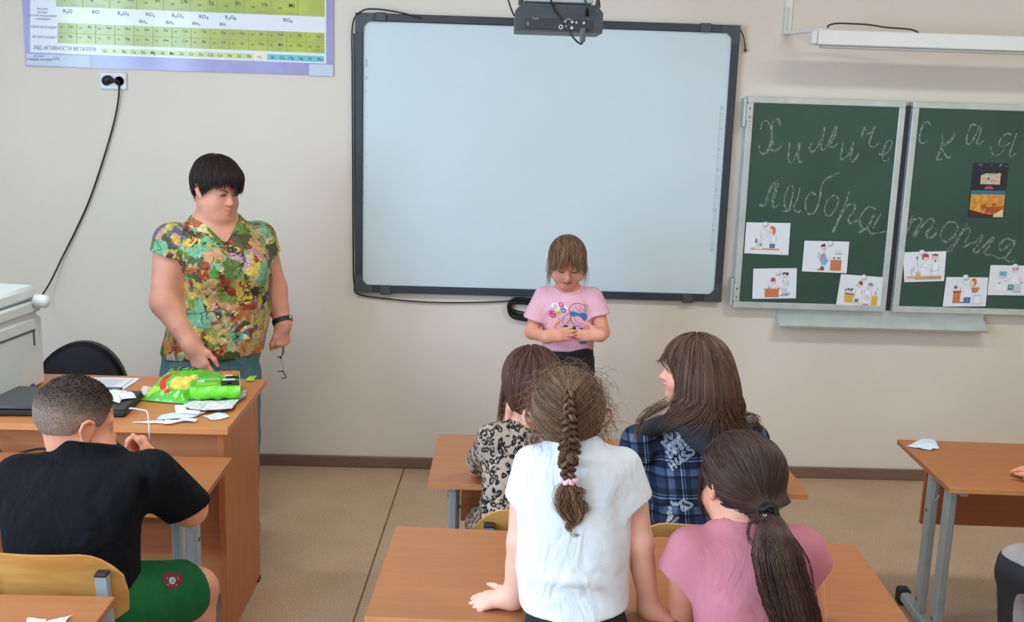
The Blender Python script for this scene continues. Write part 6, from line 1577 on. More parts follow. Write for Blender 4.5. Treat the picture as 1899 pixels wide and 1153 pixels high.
# loose locks at the temples
for sx, m_ in ((-1, 46), (1, 60)):
    P0 = np.array([HG.p(sx*rng.uniform(.30, .36), rng.uniform(-.08, .14), rng.uniform(-.05, .16)) for _ in range(m_)])
    out = HG.R[:, 0]*sx; w_ = rng.uniform(.1, .7 if sx < 0 else .35, m_)[:, None]; ph = rng.uniform(0, 6, m_)[:, None]
    def dS(P, D, s_): return .5*D+np.array([0, 0, -.8])+out*w_*(.6*np.sin(s_*.32+ph))+HG.R[:, 1]*.10+rng.normal(0, .05, P.shape)
    Pk = grow(P0, np.tile(out*.8+np.array([0, 0, -.4]), (m_, 1)), 15, rng.uniform(.004, .0085, m_), dS, Sfull, .003)
    v, qq, a = strand_mesh(Pk, taper(m_, 15, .0010, .2), rng.beta(3, 2, m_)); parts.append((v, qq, a))
hair_obj(parts, M_hG, Gp)
for sx in (-1, 1): lines('eye', [eyeline(HG, sx, -.022, .350, .06, .010, .0085, -.012)], M_lash, Gp)
lines('mouth', [mouthline(HG, .006)], pm('mouth_line', (120, 66, 62), .6), Gp)
# ================================================================ cloth patterns of the children at the desks
def leopard_mat():
    m = pm('leopard_print', (168, 150, 136), .75, spec=.2); nt, b = nodes_of(m)
    tc = nt.nodes.new('ShaderNodeTexCoord'); nz = nt.nodes.new('ShaderNodeTexNoise'); nz.inputs['Scale'].default_value = 60
    vm = nt.nodes.new('ShaderNodeVectorMath'); vm.operation = 'MULTIPLY_ADD'; vm.inputs[1].default_value = (.016,)*3
    mp = nt.nodes.new('ShaderNodeMapping'); mp.inputs['Scale'].default_value = (1.1, .55, .95)
    nt.links.new(tc.outputs['Object'], nz.inputs['Vector']); nt.links.new(nz.outputs['Color'], vm.inputs[0]); nt.links.new(tc.outputs['Object'], vm.inputs[2]); nt.links.new(vm.outputs[0], mp.inputs[0])
    vo = nt.nodes.new('ShaderNodeTexVoronoi'); vo.inputs['Scale'].default_value = 64; nt.links.new(mp.outputs[0], vo.inputs['Vector'])
    r = nt.nodes.new('ShaderNodeValToRGB'); cs = [(0.0, (146, 122, 100)), (.24, (146, 122, 100)), (.29, (30, 25, 25)), (.52, (30, 25, 25)), (.58, (172, 156, 142))]
    r.color_ramp.elements[0].color = lin(cs[0][1]); r.color_ramp.elements[1].position = cs[-1][0]; r.color_ramp.elements[1].color = lin(cs[-1][1])
    for p, c in cs[1:-1]: e = r.color_ramp.elements.new(p); e.color = lin(c)
    nt.links.new(vo.outputs['Distance'], r.inputs['Fac'])
    n2 = nt.nodes.new('ShaderNodeTexNoise'); n2.inputs['Scale'].default_value = 75; nt.links.new(tc.outputs['Object'], n2.inputs['Vector'])
    r2 = nt.nodes.new('ShaderNodeValToRGB'); r2.color_ramp.elements[0].position = .58; r2.color_ramp.elements[1].position = .62; nt.links.new(n2.outputs['Fac'], r2.inputs['Fac'])
    mx = nt.nodes.new('ShaderNodeMix'); mx.data_type = 'RGBA'; mx.inputs['B'].default_value = lin((172, 156, 142)); nt.links.new(r2.outputs['Color'], mx.inputs['Factor']); nt.links.new(r.outputs['Color'], mx.inputs['A'])
    nt.links.new(mx.outputs['Result'], b.inputs['Base Color']); return m
def plaid_mat():
    m = pm('plaid_cloth', (40, 52, 76), .85, spec=.15, bump=.12, bscale=200); nt, b = nodes_of(m)
    tc = nt.nodes.new('ShaderNodeTexCoord'); mp = nt.nodes.new('ShaderNodeMapping'); mp.inputs['Rotation'].default_value = (0, .10, 0); nt.links.new(tc.outputs['Object'], mp.inputs[0])
    nz = nt.nodes.new('ShaderNodeTexNoise'); nz.inputs['Scale'].default_value = 7; nt.links.new(tc.outputs['Object'], nz.inputs['Vector'])
    vm = nt.nodes.new('ShaderNodeVectorMath'); vm.operation = 'MULTIPLY_ADD'; vm.inputs[1].default_value = (.02,)*3; nt.links.new(nz.outputs['Color'], vm.inputs[0]); nt.links.new(mp.outputs[0], vm.inputs[2])
    sp = nt.nodes.new('ShaderNodeSeparateXYZ'); nt.links.new(vm.outputs[0], sp.inputs[0])
    def stripes(out, per, off):
        mu = nt.nodes.new('ShaderNodeMath'); mu.operation = 'MULTIPLY_ADD'; mu.inputs[1].default_value = 1/per; mu.inputs[2].default_value = off; nt.links.new(out, mu.inputs[0])
        fr = nt.nodes.new('ShaderNodeMath'); fr.operation = 'FRACT'; nt.links.new(mu.outputs[0], fr.inputs[0])
        r = nt.nodes.new('ShaderNodeValToRGB'); r.color_ramp.interpolation = 'LINEAR'
        st = [(0, .02), (.05, .02), (.06, .30), (.24, .26), (.26, .03), (.44, .03), (.455, .50), (.475, .50), (.49, .05), (.53, .05), (.545, .34), (.56, .34), (.575, .03), (.72, .03), (.74, .16), (.96, .14)]
        r.color_ramp.elements[0].color = (st[0][1],)*3+(1,); r.color_ramp.elements[1].position = 1; r.color_ramp.elements[1].color = (.02,)*3+(1,)
        for p, v in st[1:]: e = r.color_ramp.elements.new(p); e.color = (v, v, v, 1)
        nt.links.new(fr.outputs[0], r.inputs['Fac']); return r.outputs['Color']
    a = stripes(sp.outputs[0], .098, .1); c = stripes(sp.outputs[2], .102, .35)
    ad = nt.nodes.new('ShaderNodeMath'); ad.operation = 'ADD'; nt.links.new(a, ad.inputs[0]); nt.links.new(c, ad.inputs[1])
    r = nt.nodes.new('ShaderNodeValToRGB'); cs = [(0, (20, 24, 36)), (.14, (26, 33, 52)), (.34, (48, 62, 88)), (.62, (104, 116, 138)), (1.0, (206, 212, 220))]
    r.color_ramp.elements[0].color = lin(cs[0][1]); r.color_ramp.elements[1].color = lin(cs[-1][1])
    for p, q in cs[1:-1]: e = r.color_ramp.elements.new(p); e.color = lin(q)
    nt.links.new(ad.outputs[0], r.inputs['Fac']); nt.links.new(r.outputs['Color'], b.inputs['Base Color']); return m
M_leo = leopard_mat(); M_plaid = plaid_mat()
M_wtee = pm('white_cotton', (227, 231, 237), .85, spec=.2, wr=.45, var=.008, vscale=6, bump=.08, bscale=180)
M_ptee = pm('pink_cotton', (198, 124, 137), .85, spec=.2, wr=.22, var=.015, vscale=7, bump=.08, bscale=180)
M_btee = pm('black_tee_cotton', (14, 15, 21), .85, spec=.16, wr=.55, var=.06, vscale=9, bump=.1, bscale=150)
M_gshort = pm('green_sport_cloth', (22, 100, 54), .75, spec=.2, wr=.4, var=.06, vscale=12, bump=.1, bscale=200)
M_hBr = hair_mat('hair_brown', (56, 36, 30), (90, 58, 46), (124, 84, 64), .48)
M_hBr2 = hair_mat('hair_brown_light', (60, 41, 33), (97, 69, 54), (138, 103, 80), .45)
M_hCu = hair_mat('hair_curly_brown', (68, 48, 37), (108, 79, 59), (160, 124, 92), .52)
M_hDk = hair_mat('hair_dark_brown', (44, 29, 25), (70, 47, 38), (104, 72, 57), .48)
XR = np.array([1.0, 0, 0])
def legs_seated(S, hips, knees, ankles, r, k=.02):
    for h_, k_, a_ in zip(hips, knees, ankles): S.add(chain([h_, k_], [r[0], r[1]]), k); S.add(chain([k_, a_], [r[1]*.96, r[2]]), k)

def scalp_flow(H, S, N, rng, cond, dirf, steps, sl, off, stick, r, bad=None, tone=(2, 2.4), D0=None, g=.05, tip=.3):
    q, P0 = scalp_points(H, N, rng, cond, g)
    D = np.zeros_like(P0)+H.R[:, 2]*.1 if D0 is None else D0(P0)
    Pk = grow(P0, D, steps, sl, dirf, S, off if np.ndim(off) else rng.uniform(.001, off, N), stick)
    if bad: Pk = clip_strands(Pk, bad)
    return strand_mesh(Pk, taper(N, steps, r, tip), rng.beta(tone[0], tone[1], N))

# ================================================================ child in leopard print
Y0 = -2.10; base = np.array([J(955, 950, Y0)[0], Y0, 0])
def stL(): return [(J(945, 1010, Y0-.03), .100, .082), (J(948, 965, Y0-.02), .100, .082), (J(953, 920, Y0), .094, .076), (J(960, 875, Y0+.03), .104, .078), (J(966, 835, Y0+.05), .110, .076), (J(972, 805, Y0+.06), .096, .066), (J(977, 785, Y0+.07), .045, .048)]
HL = Head(J(984, 710, Y0+.09), .203, rot(-28, 4, 4), False, 1.1)
S = Sdf(); S.add(loft(stL(), XR, 2.3, -.008), .03); HL.add(S); S.add(cone(HL.p(0, -.10, -.25), J(978, 792, Y0+.06), .046, .05), .03)
sL, eL, wL = J(911, 818, Y0+.04), at(889, 862, Z=.678), J(941, 792, -1.96)
sR, eR, wR = J(1030, 818, Y0+.06), J(1045, 868, -1.93), J(1000, 872, -1.80)
S.add(chain([sL, eL], [.042, .035]), .025); S.add(chain([eL, eL*.5+wL*.5, wL], [.034, .032, .024]), .015)
hand(S, wL, J(943, 742, -1.96)-wL, np.array([-.5, -.85, .1]), -1, .115, (40, 50, 55, 60), (75, 5, 5), 4, rw=.024)
S.add(chain([sR, eR], [.042, .035]), .025); S.add(chain([eR, wR], [.034, .024]), .015); hand(S, wR, np.array([-.5, .8, 0]), np.array([0, 0, 1]), 1, .12, (10, 10, 12, 14), (30, 10, 10), 6, rw=.024)
hips = [J(925, 995, Y0), J(975, 995, Y0)]; knees = [J(893, 968, -1.82), J(985, 965, -1.80)]; ank = [np.array([k[0], -1.80, .07]) for k in knees]
legs_seated(S, hips, knees, ank, (.06, .047, .034))
Lp = body('child with straight brown hair in a leopard-print dress at the front desk', base, S, .0036, M_skinL, HL, M_lip)
S = Sdf(); S.add(loft(stL(), XR, 2.3, .004), .03)
S.add(cut(chain([sL+[.008, 0, .006], sL*.12+eL*.88], [.052, .048]), eL+nrm(sL-eL)*.022, nrm(eL-sL)+np.array([0, 0, -.5])), .03); S.add(cut(chain([sR, sR*.2+eR*.8], [.053, .049]), sR*.25+eR*.75, eR-sR), .03)
S.add(ell(J(977, 776, Y0+.07), (.045, .05, .025)), .008, 's')
for h_, k_ in zip(hips, knees): S.add(chain([h_, h_*.35+k_*.65], [.072, .062]), .03)
S.add(folds([(J(905, 845, Y0-.03), J(950, 830, Y0-.04), .012, -.006), (J(915, 870, Y0-.05), J(940, 940, Y0-.08), .016, .005), (J(900, 930, Y0-.05), J(950, 915, Y0-.09), .012, -.005), (J(960, 950, Y0-.1), J(985, 880, Y0-.05), .015, .004)]), 1, 'd'); S.add(noise_disp(13, .0018, 30), 1, 'd')
wear('dress', S, .0048, M_leo, Lp)
S = Sdf()
for k_, a_, h_ in zip(knees, ank, hips): S.add(chain([h_*.4+k_*.6, k_, a_+[0, 0, .03]], [.060, .054, .042]), .02)
wear('leggings', S, .0055, M_leo, Lp, 1)
shoes(Lp, M_shoe2, [(a_, 0, .19, .037) for a_ in ank])
rng = np.random.default_rng(31)
zL = zline([-.6, -.2, .0, .1, .2, .3, .5], [-.45, -.45, -.45, -.1, .12, .28, .30])
S = hair_cap(HL, .05, zL, M_hBr, Lp); S.add(cut(ell(HL.p(0, -.16, -.15), np.array([.36, .33, .52])*HL.hs, HL.R), HL.p(0, .10, 0), HL.R[:, 1]), .06); S.add(plane(J(970, 775, Y0), (0, 0, -1)), .01, 'i')
V, Q = S.mesh(.005, smooth=2); parts = [(V, Q, np.full(len(V), .22))]
def dL(P, D, s_):
    r = P-HL.p(0, -.05, .75); r /= np.linalg.norm(r, axis=1)[:, None]
    return .5*D+.35*r+np.array([0, 0, -.65])+rng.normal(0, .035, P.shape)
v = scalp_flow(HL, S, 2800, rng, lambda q: (q[:, 2] > np.interp(q[:, 1], [-.6, 0, .25, .5], [.0, .05, .3, .5])), dL, 30, .0082, .006, .85, .0015, lambda P: P[:, 2] < J(970, 772, Y0)[2]-.02*np.sin(40*P[:, 0])); parts.append(v)
m_ = 60; P0 = np.array([HL.p(-rng.uniform(.28, .37), rng.uniform(.0, .16), rng.uniform(-.1, .15)) for _ in range(m_)])
Pk = grow(P0, np.tile([-.1, 0, -1.0], (m_, 1)), 22, rng.uniform(.005, .0078, m_), lambda P, D, s_: .6*D+np.array([-.06, 0, -.6])+rng.normal(0, .06, P.shape), S, .004)
v, qq, a = strand_mesh(Pk, taper(m_, 22, .0011, .2), rng.beta(3, 2, m_)); parts.append((v, qq, a))
hair_obj(parts, M_hBr, Lp)

# ================================================================ child in the plaid shirt
Y0 = -2.10; base = np.array([J(1285, 940, Y0)[0], Y0, 0])
def stP(): return [(J(1268, 1015, Y0-.03), .118, .095), (J(1274, 965, Y0-.02), .118, .095), (J(1282, 900, Y0), .125, .092), (J(1290, 850, Y0+.03), .130, .086), (J(1295, 812, Y0+.05), .120, .078), (J(1295, 790, Y0+.05), .085, .065), (J(1292, 772, Y0+.05), .050, .055)]
HP = Head(J(1281, 687, Y0+.03), .192, rot(-80, -2, -4), False, 1.05)
S = Sdf(); S.add(loft(stP(), XR, 2.3, -.010), .03); HP.add(S); S.add(cone(HP.p(0, -.10, -.25), J(1292, 785, Y0+.05), .046, .052), .03)
sL, eL, wL = J(1186, 822, Y0+.02), J(1163, 895, -1.93), J(1230, 880, -1.72)
sR, eR, wR = J(1392, 818, Y0+.06), J(1410, 880, -1.95), J(1360, 870, -1.72)
for a, b_, c_ in ((sL, eL, wL), (sR, eR, wR)): S.add(chain([a, b_], [.040, .034]), .025); S.add(chain([b_, c_], [.033, .023]), .015)
hand(S, wL, np.array([.6, .6, 0]), np.array([0, 0, 1]), -1, .125, (8, 10, 12, 14), (30, 10, 10), 6, rw=.023); hand(S, wR, np.array([-.6, .6, 0]), np.array([0, 0, 1]), 1, .125, (8, 10, 12, 14), (30, 10, 10), 6, rw=.023)
hips = [J(1235, 1000, Y0), J(1305, 1000, Y0)]; knees = [np.array([h[0]-.02, -1.78, .42]) for h in hips]; ank = [np.array([k[0], -1.78, .07]) for k in knees]
legs_seated(S, hips, knees, ank, (.062, .05, .035))
Pp = body('child with long loose brown hair in a dark plaid shirt, looking left', base, S, .0036, M_skinL, HP, M_lip)
S = Sdf(); S.add(loft(stP(), XR, 2.3, .006), .03)
for a, b_, c_ in ((sL, eL, wL), (sR, eR, wR)): S.add(chain([a, b_], [.058, .052]), .04); S.add(cut(chain([b_, c_], [.050, .040]), c_*.9+b_*.1, c_-b_), .02)
S.add(ell(J(1290, 762, Y0+.06), (.045, .06, .03)), .008, 's')
S.add(folds([(J(1170, 880, Y0-.02), J(1230, 830, Y0-.06), .016, .008), (J(1195, 900, Y0-.03), J(1250, 890, Y0-.1), .014, -.008), (J(1200, 930, Y0-.05), J(1280, 950, Y0-.12), .015, .006), (J(1200, 960, Y0-.05), J(1260, 925, Y0-.11), .012, -.006), (J(1300, 980, Y0-.1), J(1340, 880, Y0-.06), .018, .006), (J(1180, 850, Y0), J(1200, 800, Y0), .014, -.006)]), 1, 'd'); S.add(noise_disp(14, .0025, 26), 1, 'd')
po, pV, pQ = wear('plaid_shirt', S, .0048, M_plaid, Pp, ret=True)
trP = on_surface(pV, pQ, None)
S = Sdf(); S.add(ell(J(1330, 803, Y0-.05), (.085, .040, .060), rot(0, 0, 0)), .02); S.add(chain([J(1195, 795, Y0+.0), J(1250, 778, Y0-.01), J(1300, 772, Y0-.01), J(1360, 785, Y0+.0), J(1385, 800, Y0+.02)], [.022, .030, .034, .030, .02]), .03); S.add(chain([J(1278, 795, Y0-.05), J(1318, 838, Y0-.08), J(1360, 825, Y0-.05)], [.02, .028, .022]), .03)
S.add(ell(HP.p(0, -.12, -.2), np.array([.24, .28, .4])*HP.hs, HP.R), .02, 's'); S.add(noise_disp(15, .003, 40), 1, 'd')
wear('hood', S, .0048, pm('dark_hood_jersey', (44, 48, 56), .85, bump=.1, bscale=140), Pp)
M_strk = pm('white_print_line', (226, 234, 242), .8)
cp = lambda x, y: (1200+x/5.2434, 780+y/5.2434)
pq = lambda L: [cp(x, y) for x, y in L]
ST = [[(135, 205), (200, 245), (315, 160), (235, 80), (240, 175), (165, 120), (185, 195), (135, 205)], [(200, 250), (215, 262), (335, 180)], [(205, 235), (320, 150)],
 [(195, 300), (225, 365)], [(180, 310), (215, 285), (245, 300), (240, 345), (222, 368)], [(250, 285), (285, 330)], [(248, 285), (262, 262), (285, 272), (262, 300), (300, 305)], [(310, 215), (335, 275), (358, 250)], [(310, 215), (330, 200)], [(322, 242), (340, 228)], [(345, 185), (372, 240), (380, 215)], [(338, 190), (352, 180)],
 [(210, 410), (255, 485)], [(240, 390), (290, 460)], [(225, 450), (275, 420)], [(275, 360), (295, 415), (325, 410), (330, 375), (308, 335)], [(375, 305), (345, 310), (345, 335), (385, 340), (395, 365), (360, 385), (345, 370)], [(430, 245), (395, 255), (395, 280), (440, 285), (455, 315), (420, 340), (405, 325)],
 [(230, 780), (260, 820), (275, 800), (300, 830)], [(300, 810), (350, 775), (380, 790), (440, 820), (350, 870), (330, 800)], [(200, 840), (230, 850), (200, 900), (235, 890), (205, 940), (250, 920), (195, 970), (240, 950), (190, 990), (210, 1015), (310, 935)], [(340, 830), (395, 845)]]
L = []
for st_ in ST:
    P = catmull(np.array(pq(st_)), 3); T_ = np.gradient(P, axis=0); T_ /= np.linalg.norm(T_, axis=1)[:, None]+1e-9; N_ = np.stack([-T_[:, 1], T_[:, 0]], 1)
    for o_ in (-1.3, 1.3): L.append(('s', P+N_*o_, .85, M_strk))
decal('lettering', L, Pp, trP, -2.25, cam=True)
S = Sdf()
for h_, k_, a_ in zip(hips, knees, ank): S.add(chain([h_, k_, a_+[0, 0, .02]], [.075, .062, .048]), .02)
S.add(loft(stP()[:3], XR, 2.3, -.004), .02)
wear('trousers', S, .0065, pm('navy_trousers', (38, 42, 56), .85), Pp, 1); shoes(Pp, M_shoe, [(a_, 0, .20, .038) for a_ in ank])
# hair: long, falling over the hood, sweeping left at the ends
Shr = Sdf(); Shr.ext(S) if False else None
zP = zline([-.6, -.12, -.02, .06, .16, .26, .4], [-.45, -.45, -.35, .0, .12, .24, .28])
S = hair_cap(HP, .055, zP, M_hBr2, Pp); S.add(cut(ell(HP.p(0, -.20, -.20), np.array([.36, .33, .50])*HP.hs, HP.R), HP.p(0, -.03, 0), HP.R[:, 1]), .08)
S.add(ell(J(1312, 738, Y0-.01), (.088, .08, .085)), .06)
V, Q = S.mesh(.005, smooth=2); parts = [(V, Q, np.full(len(V), .25))]
Sc = Sdf(); Sc.p = list(S.p); Sc.add(ell(J(1300, 850, Y0+.02), (.16, .10, .13)), .04); Sc.add(ell(J(1300, 800, Y0-.055), (.11, .05, .065)), .04)
ph = rng.uniform(0, 6.28, 3200)
def dP(P, D, s_):
    r = P-HP.p(0, .0, .75); r /= np.linalg.norm(r, axis=1)[:, None]
    low = (P[:, 2] < J(1300, 725, Y0)[2])[:, None]
    side = np.clip((P[:, :1]-J(1318, 700, Y0)[0])/.07, -1.0, .55)
    return .55*D+.35*r*(1-low)+np.array([0, 0, -.62])*(1-.45*low)+low*side*np.array([.55, -.12, 0])*np.minimum(1, s_/22)+low*np.sin(s_*.5+ph)[:, None]*np.array([.12, .05, 0])+rng.normal(0, .035, P.shape)
Pk_q, P0 = scalp_points(HP, 3200, rng, lambda q: q[:, 2] > np.interp(q[:, 1], [-.6, -.05, .08, .2, .5], [-.05, .0, .24, .42, .62]), .05)
Pk = grow(P0, np.zeros_like(P0)+HP.R[:, 2]*.1-HP.R[:, 1]*.3, 32, rng.uniform(.0055, .0079, 3200), dP, Sc, rng.uniform(.001, .008, 3200), lambda s_: .85 if s_ < 14 else .25)
v = strand_mesh(Pk, taper(3200, 32, .0016, .25), rng.beta(2, 2.2, 3200)); parts.append(v)
for (pts, sp, n_) in (([(1360, 700), (1368, 730), (1378, 752), (1372, 768), (1362, 772)], .004, 14), ([(1365, 770), (1385, 770), (1400, 772), (1405, 780), (1398, 790)], .006, 20), ([(1375, 785), (1395, 782), (1408, 790), (1410, 803), (1395, 806)], .006, 20), ([(1230, 752), (1205, 762), (1190, 775), (1182, 795), (1178, 815)], .007, 26), ([(1240, 745), (1215, 760), (1200, 770), (1190, 778), (1180, 782)], .006, 20)):
    c_ = catmull([J(x, y, Y0-.05) for x, y in pts], 4); n2 = len(c_)
    o_ = rng.normal(0, sp, (n_, 1, 3)); Pk = c_[None]+o_*np.linspace(1.6, .6, n2)[None, :, None]+rng.normal(0, .0006, (n_, n2, 3))
    v = strand_mesh(Pk, taper(n_, n2, .0014, .2), rng.beta(2, 2, n_)); parts.append(v)
hair_obj(parts, M_hBr2, Pp)
lines('eye', [eyeline(HP, -1, .0, .352, .05, .010, .010, .008)], M_lash, Pp); lines('eyebrow', [browline(HP, -1, .085, .372, .010)], M_brow, Pp)

# ================================================================ child in the white T-shirt
Y0 = -2.95; base = np.array([J(1070, 1100, Y0)[0], Y0-.02, 0])
def stW(): return [(J(1070, 1235, Y0-.07), .104, .088), (J(1068, 1180, Y0-.06), .108, .090), (J(1064, 1110, Y0-.02), .112, .088), (J(1062, 1030, Y0), .116, .086), (J(1064, 950, Y0+.02), .118, .082), (J(1068, 890, Y0+.03), .122, .076), (J(1070, 852, Y0+.04), .108, .064), (J(1066, 832, Y0+.05), .070, .050), (J(1060, 818, Y0+.06), .046, .044)]
HW = Head(J(1053, 772, Y0+.10), .203, rot(2, -6, 3), False, 1.08, 1.30)
S = Sdf(); S.add(loft(stW(), XR, 2.3, -.012), .03); HW.add(S); S.add(cone(HW.p(0, -.12, -.22), J(1060, 838, Y0+.05), .045, .05), .03)
sL, eL, wL = J(979, 872, Y0+.04), J(966, 1005, Y0+.02), J(952, 1112, Y0+.035)
sR, eR, wR = J(1164, 876, Y0+.04), J(1186, 1005, Y0+.01), J(1204, 1128, Y0+.02)
for a, b_, c_ in ((sL, eL, wL), (sR, eR, wR)): S.add(chain([a, b_], [.036, .029]), .025); S.add(chain([b_, b_*.6+c_*.4, c_], [.0285, .028, .020]), .015)
wL[2] = max(wL[2], .757); 
hand(S, wL, J(868, 1117, Y0+.05)-wL, np.array([0, -.25, 1]), -1, .118, (10, 12, 14, 16), (48, 5, 5), 10, rw=.020)
hand(S, wR, np.array([.75, -.1, -.42]), np.array([.3, 0, 1]), 1, .118, (10, 12, 14, 16), (48, 10, 5), 9, rw=.020)
hips = [J(1040, 1190, Y0-.07), J(1100, 1190, Y0-.07)]
knees = [np.array([h[0]-.01*s_, Y0-.10, .38]) for h, s_ in zip(hips, (1, -1))]; ank = [np.array([k[0], Y0-.13, .07]) for k in knees]
legs_seated(S, hips, knees, ank, (.062, .045, .032))
for a_ in ank: S.add(cone(a_, a_+np.array([0, .08, -.035]), .028, .024), .02)
Wp = body('child with a braid in a white T-shirt leaning on the near desk', base, S, .0032, M_skinW, HW, M_lip)
S = Sdf(); S.add(loft(stW()[1:], XR, 2.4, .007), .03)
S.add(cut(chain([sL+[.012, 0, .010], sL*.35+eL*.65], [.046, .054]), J(952, 932, Y0), (-.45, 0, -1)), .024)
S.add(cut(chain([sR+[-.012, 0, .010], sR*.38+eR*.62], [.046, .054]), J(1180, 936, Y0), (.38, 0, -1)), .024)
S.add(plane(J(1068, 1146, Y0-.1), (.02, 0, -1)), .006, 'i')
S.add(ell(J(1058, 812, Y0+.08), (.052, .055, .030)), .008, 's')
S.add(folds([(J(975, 1075, Y0-.1), J(1120, 1085, Y0-.13), .018, .006), (J(985, 1100, Y0-.1), J(1160, 1128, Y0-.12), .016, -.006), (J(990, 1120, Y0-.1), J(1100, 1105, Y0-.13), .012, .005), (J(1040, 1060, Y0-.1), J(1160, 1110, Y0-.12), .014, .006), (J(1150, 900, Y0-.05), J(1165, 1050, Y0-.07), .014, -.006), (J(1165, 905, Y0-.05), J(1135, 960, Y0-.08), .014, .003), (J(975, 900, Y0-.04), J(985, 1000, Y0-.08), .014, .005), (J(990, 880, Y0-.04), J(960, 930, Y0-.03), .012, -.005), (J(1090, 850, Y0-.03), J(1140, 855, Y0-.03), .010, .003), (J(1110, 900, Y0-.07), J(1150, 1000, Y0-.09), .02, .004)]), 1, 'd'); S.add(noise_disp(17, .0016, 22), 1, 'd')
wo_, wV, wQ = wear('t_shirt', S, .0042, M_wtee, Wp, ret=True)
S = Sdf(); S.add(loft([(J(1070, 1245, Y0-.07), .112, .094), (J(1068, 1180, Y0-.06), .110, .092), (J(1066, 1128, Y0-.03), .103, .082)], XR, 2.3, .0), .03)
for h_, k_ in zip(hips, knees): S.add(cut(chain([h_, k_], [.075, .068]), h_*.45+k_*.55, k_-h_), .03)
wear('shorts', S, .0050, M_blk, Wp); shoes(Wp, M_shoe2, [(a_, 0, .19, .037) for a_ in ank])
# hair of the child in white: French braid
rng = np.random.default_rng(41)
zW = zline([-.6, -.3, -.2, -.12, .0, .1, .25, .5], [-.36, -.34, -.26, .04, .10, .06, .2, .28])
S = hair_cap(HW, .05, zW, M_hCu, Wp, bumps=[((0, -.24, .26), (.34, .28, .30))])
V, Q = S.mesh(.0045, smooth=2); parts = [(V, Q, np.full(len(V), .25))]
def braid_pt(z): return np.stack([0*z, np.interp(z, [-.5, -.3, 0, .25, .45, .55], [-.40, -.46, -.57, -.60, -.50, -.36]), z], 1)
def dW(P, D, s_):
    q = HW.loc(P); zt = q[:, 2]-.05-.42*np.abs(q[:, 0]); t = HW.o+(braid_pt(np.clip(zt, -.42, .42))*HW.hs)@HW.R.T
    v = t-P; return .6*D+.8*v/(np.linalg.norm(v, axis=1)[:, None]+1e-6)+rng.normal(0, .06, P.shape)
def badW(P):
    q = HW.loc(P); return (np.abs(q[:, 0]) < .035) & (q[:, 1] < -.2) & (q[:, 2] < .44)
v = scalp_flow(HW, S, 2800, rng, lambda q: q[:, 2] > np.interp(q[:, 1], [-.6, -.25, -.14, 0, .2, .5], [-.38, -.30, .08, .14, .18, .3]), dW, 24, .0088, .005, .85, .0014, badW, (2, 2.2), g=.06); parts.append(v)
# the braid itself
z_ = np.linspace(.47, -.42, 74); cl = HW.o+(braid_pt(z_)*HW.hs)@HW.R.T
tail = catmull([cl[-1], J(1052, 845, Y0-.055), J(1053, 868, Y0-.062), J(1054, 890, Y0-.066)], 14)
cl = np.concatenate([cl[:-1], tail]); n_ = len(cl)
tt = np.concatenate([[0], np.cumsum(np.linalg.norm(np.diff(cl, axis=0), axis=1))]); tot = tt[-1]
T_ = np.gradient(cl, axis=0); T_ /= np.linalg.norm(T_, axis=1)[:, None]; sd = np.tile(HW.R[:, 0], (n_, 1)); sd -= T_*(sd*T_).sum(1)[:, None]; sd /= np.linalg.norm(sd, axis=1)[:, None]; nn = np.cross(T_, sd); nn = np.where((nn[:, 1:2] > 0), -nn, nn)
wd = np.interp(tt/tot, [0, .15, .5, .68, .8, 1], [.006, .010, .019, .017, .0125, .010]); ang = 2*np.pi*tt/.047
for k in range(3):
    a = ang+2*np.pi*k/3
    core = cl+sd*(wd*np.sin(a))[:, None]+nn*(wd*.55*np.sin(2*a)+.004)[:, None]
    n2 = 70; th = rng.uniform(0, 6.28, n2); rr = np.sqrt(rng.uniform(0, 1, n2))
    off = sd[None]*(rr*np.cos(th))[:, None, None]*(wd*.62)[None, :, None]+nn[None]*(rr*np.sin(th))[:, None, None]*(wd*.50)[None, :, None]
    Pk = core[None]+off
    parts.append(strand_mesh(Pk, np.broadcast_to(0.0013*np.interp(tt/tot, [0, .3, 1], [.7, 1, .9]), (n2, n_)).copy(), rng.beta(2, 2.2, n2)))
# the curly end under the hair tie
e0 = cl[-1]
for (pts, n2, sp) in (([(1054, 893), (1050, 915), (1044, 935), (1052, 955), (1066, 968), (1070, 950)], 60, .006), ([(1055, 893), (1062, 912), (1074, 930), (1076, 950), (1068, 966), (1058, 972), (1060, 985), (1072, 992)], 60, .005), ([(1054, 893), (1066, 905), (1078, 910), (1070, 925), (1082, 935), (1088, 945), (1076, 952)], 40, .004), ([(1053, 893), (1042, 905), (1036, 925), (1038, 945), (1048, 960)], 45, .005), ([(1055, 895), (1058, 925), (1062, 950), (1068, 965)], 60, .008), ([(1053, 893), (1046, 900), (1040, 898)], 12, .003)):
    c_ = catmull([J(x, y, Y0-.07-.004*(i % 2)) for i, (x, y) in enumerate(pts)], 6); m2 = len(c_)
    o_ = rng.normal(0, sp, (n2, 1, 3))*np.array([1, .5, .6]); env = np.interp(np.linspace(0, 1, m2), [0, .25, .7, 1], [.5, 1.1, 1, .7])
    Pk = c_[None]+o_*env[None, :, None]+rng.normal(0, .0005, (n2, m2, 3)); parts.append(strand_mesh(Pk, taper(n2, m2, .0012, .25), rng.beta(2.6, 2, n2)))
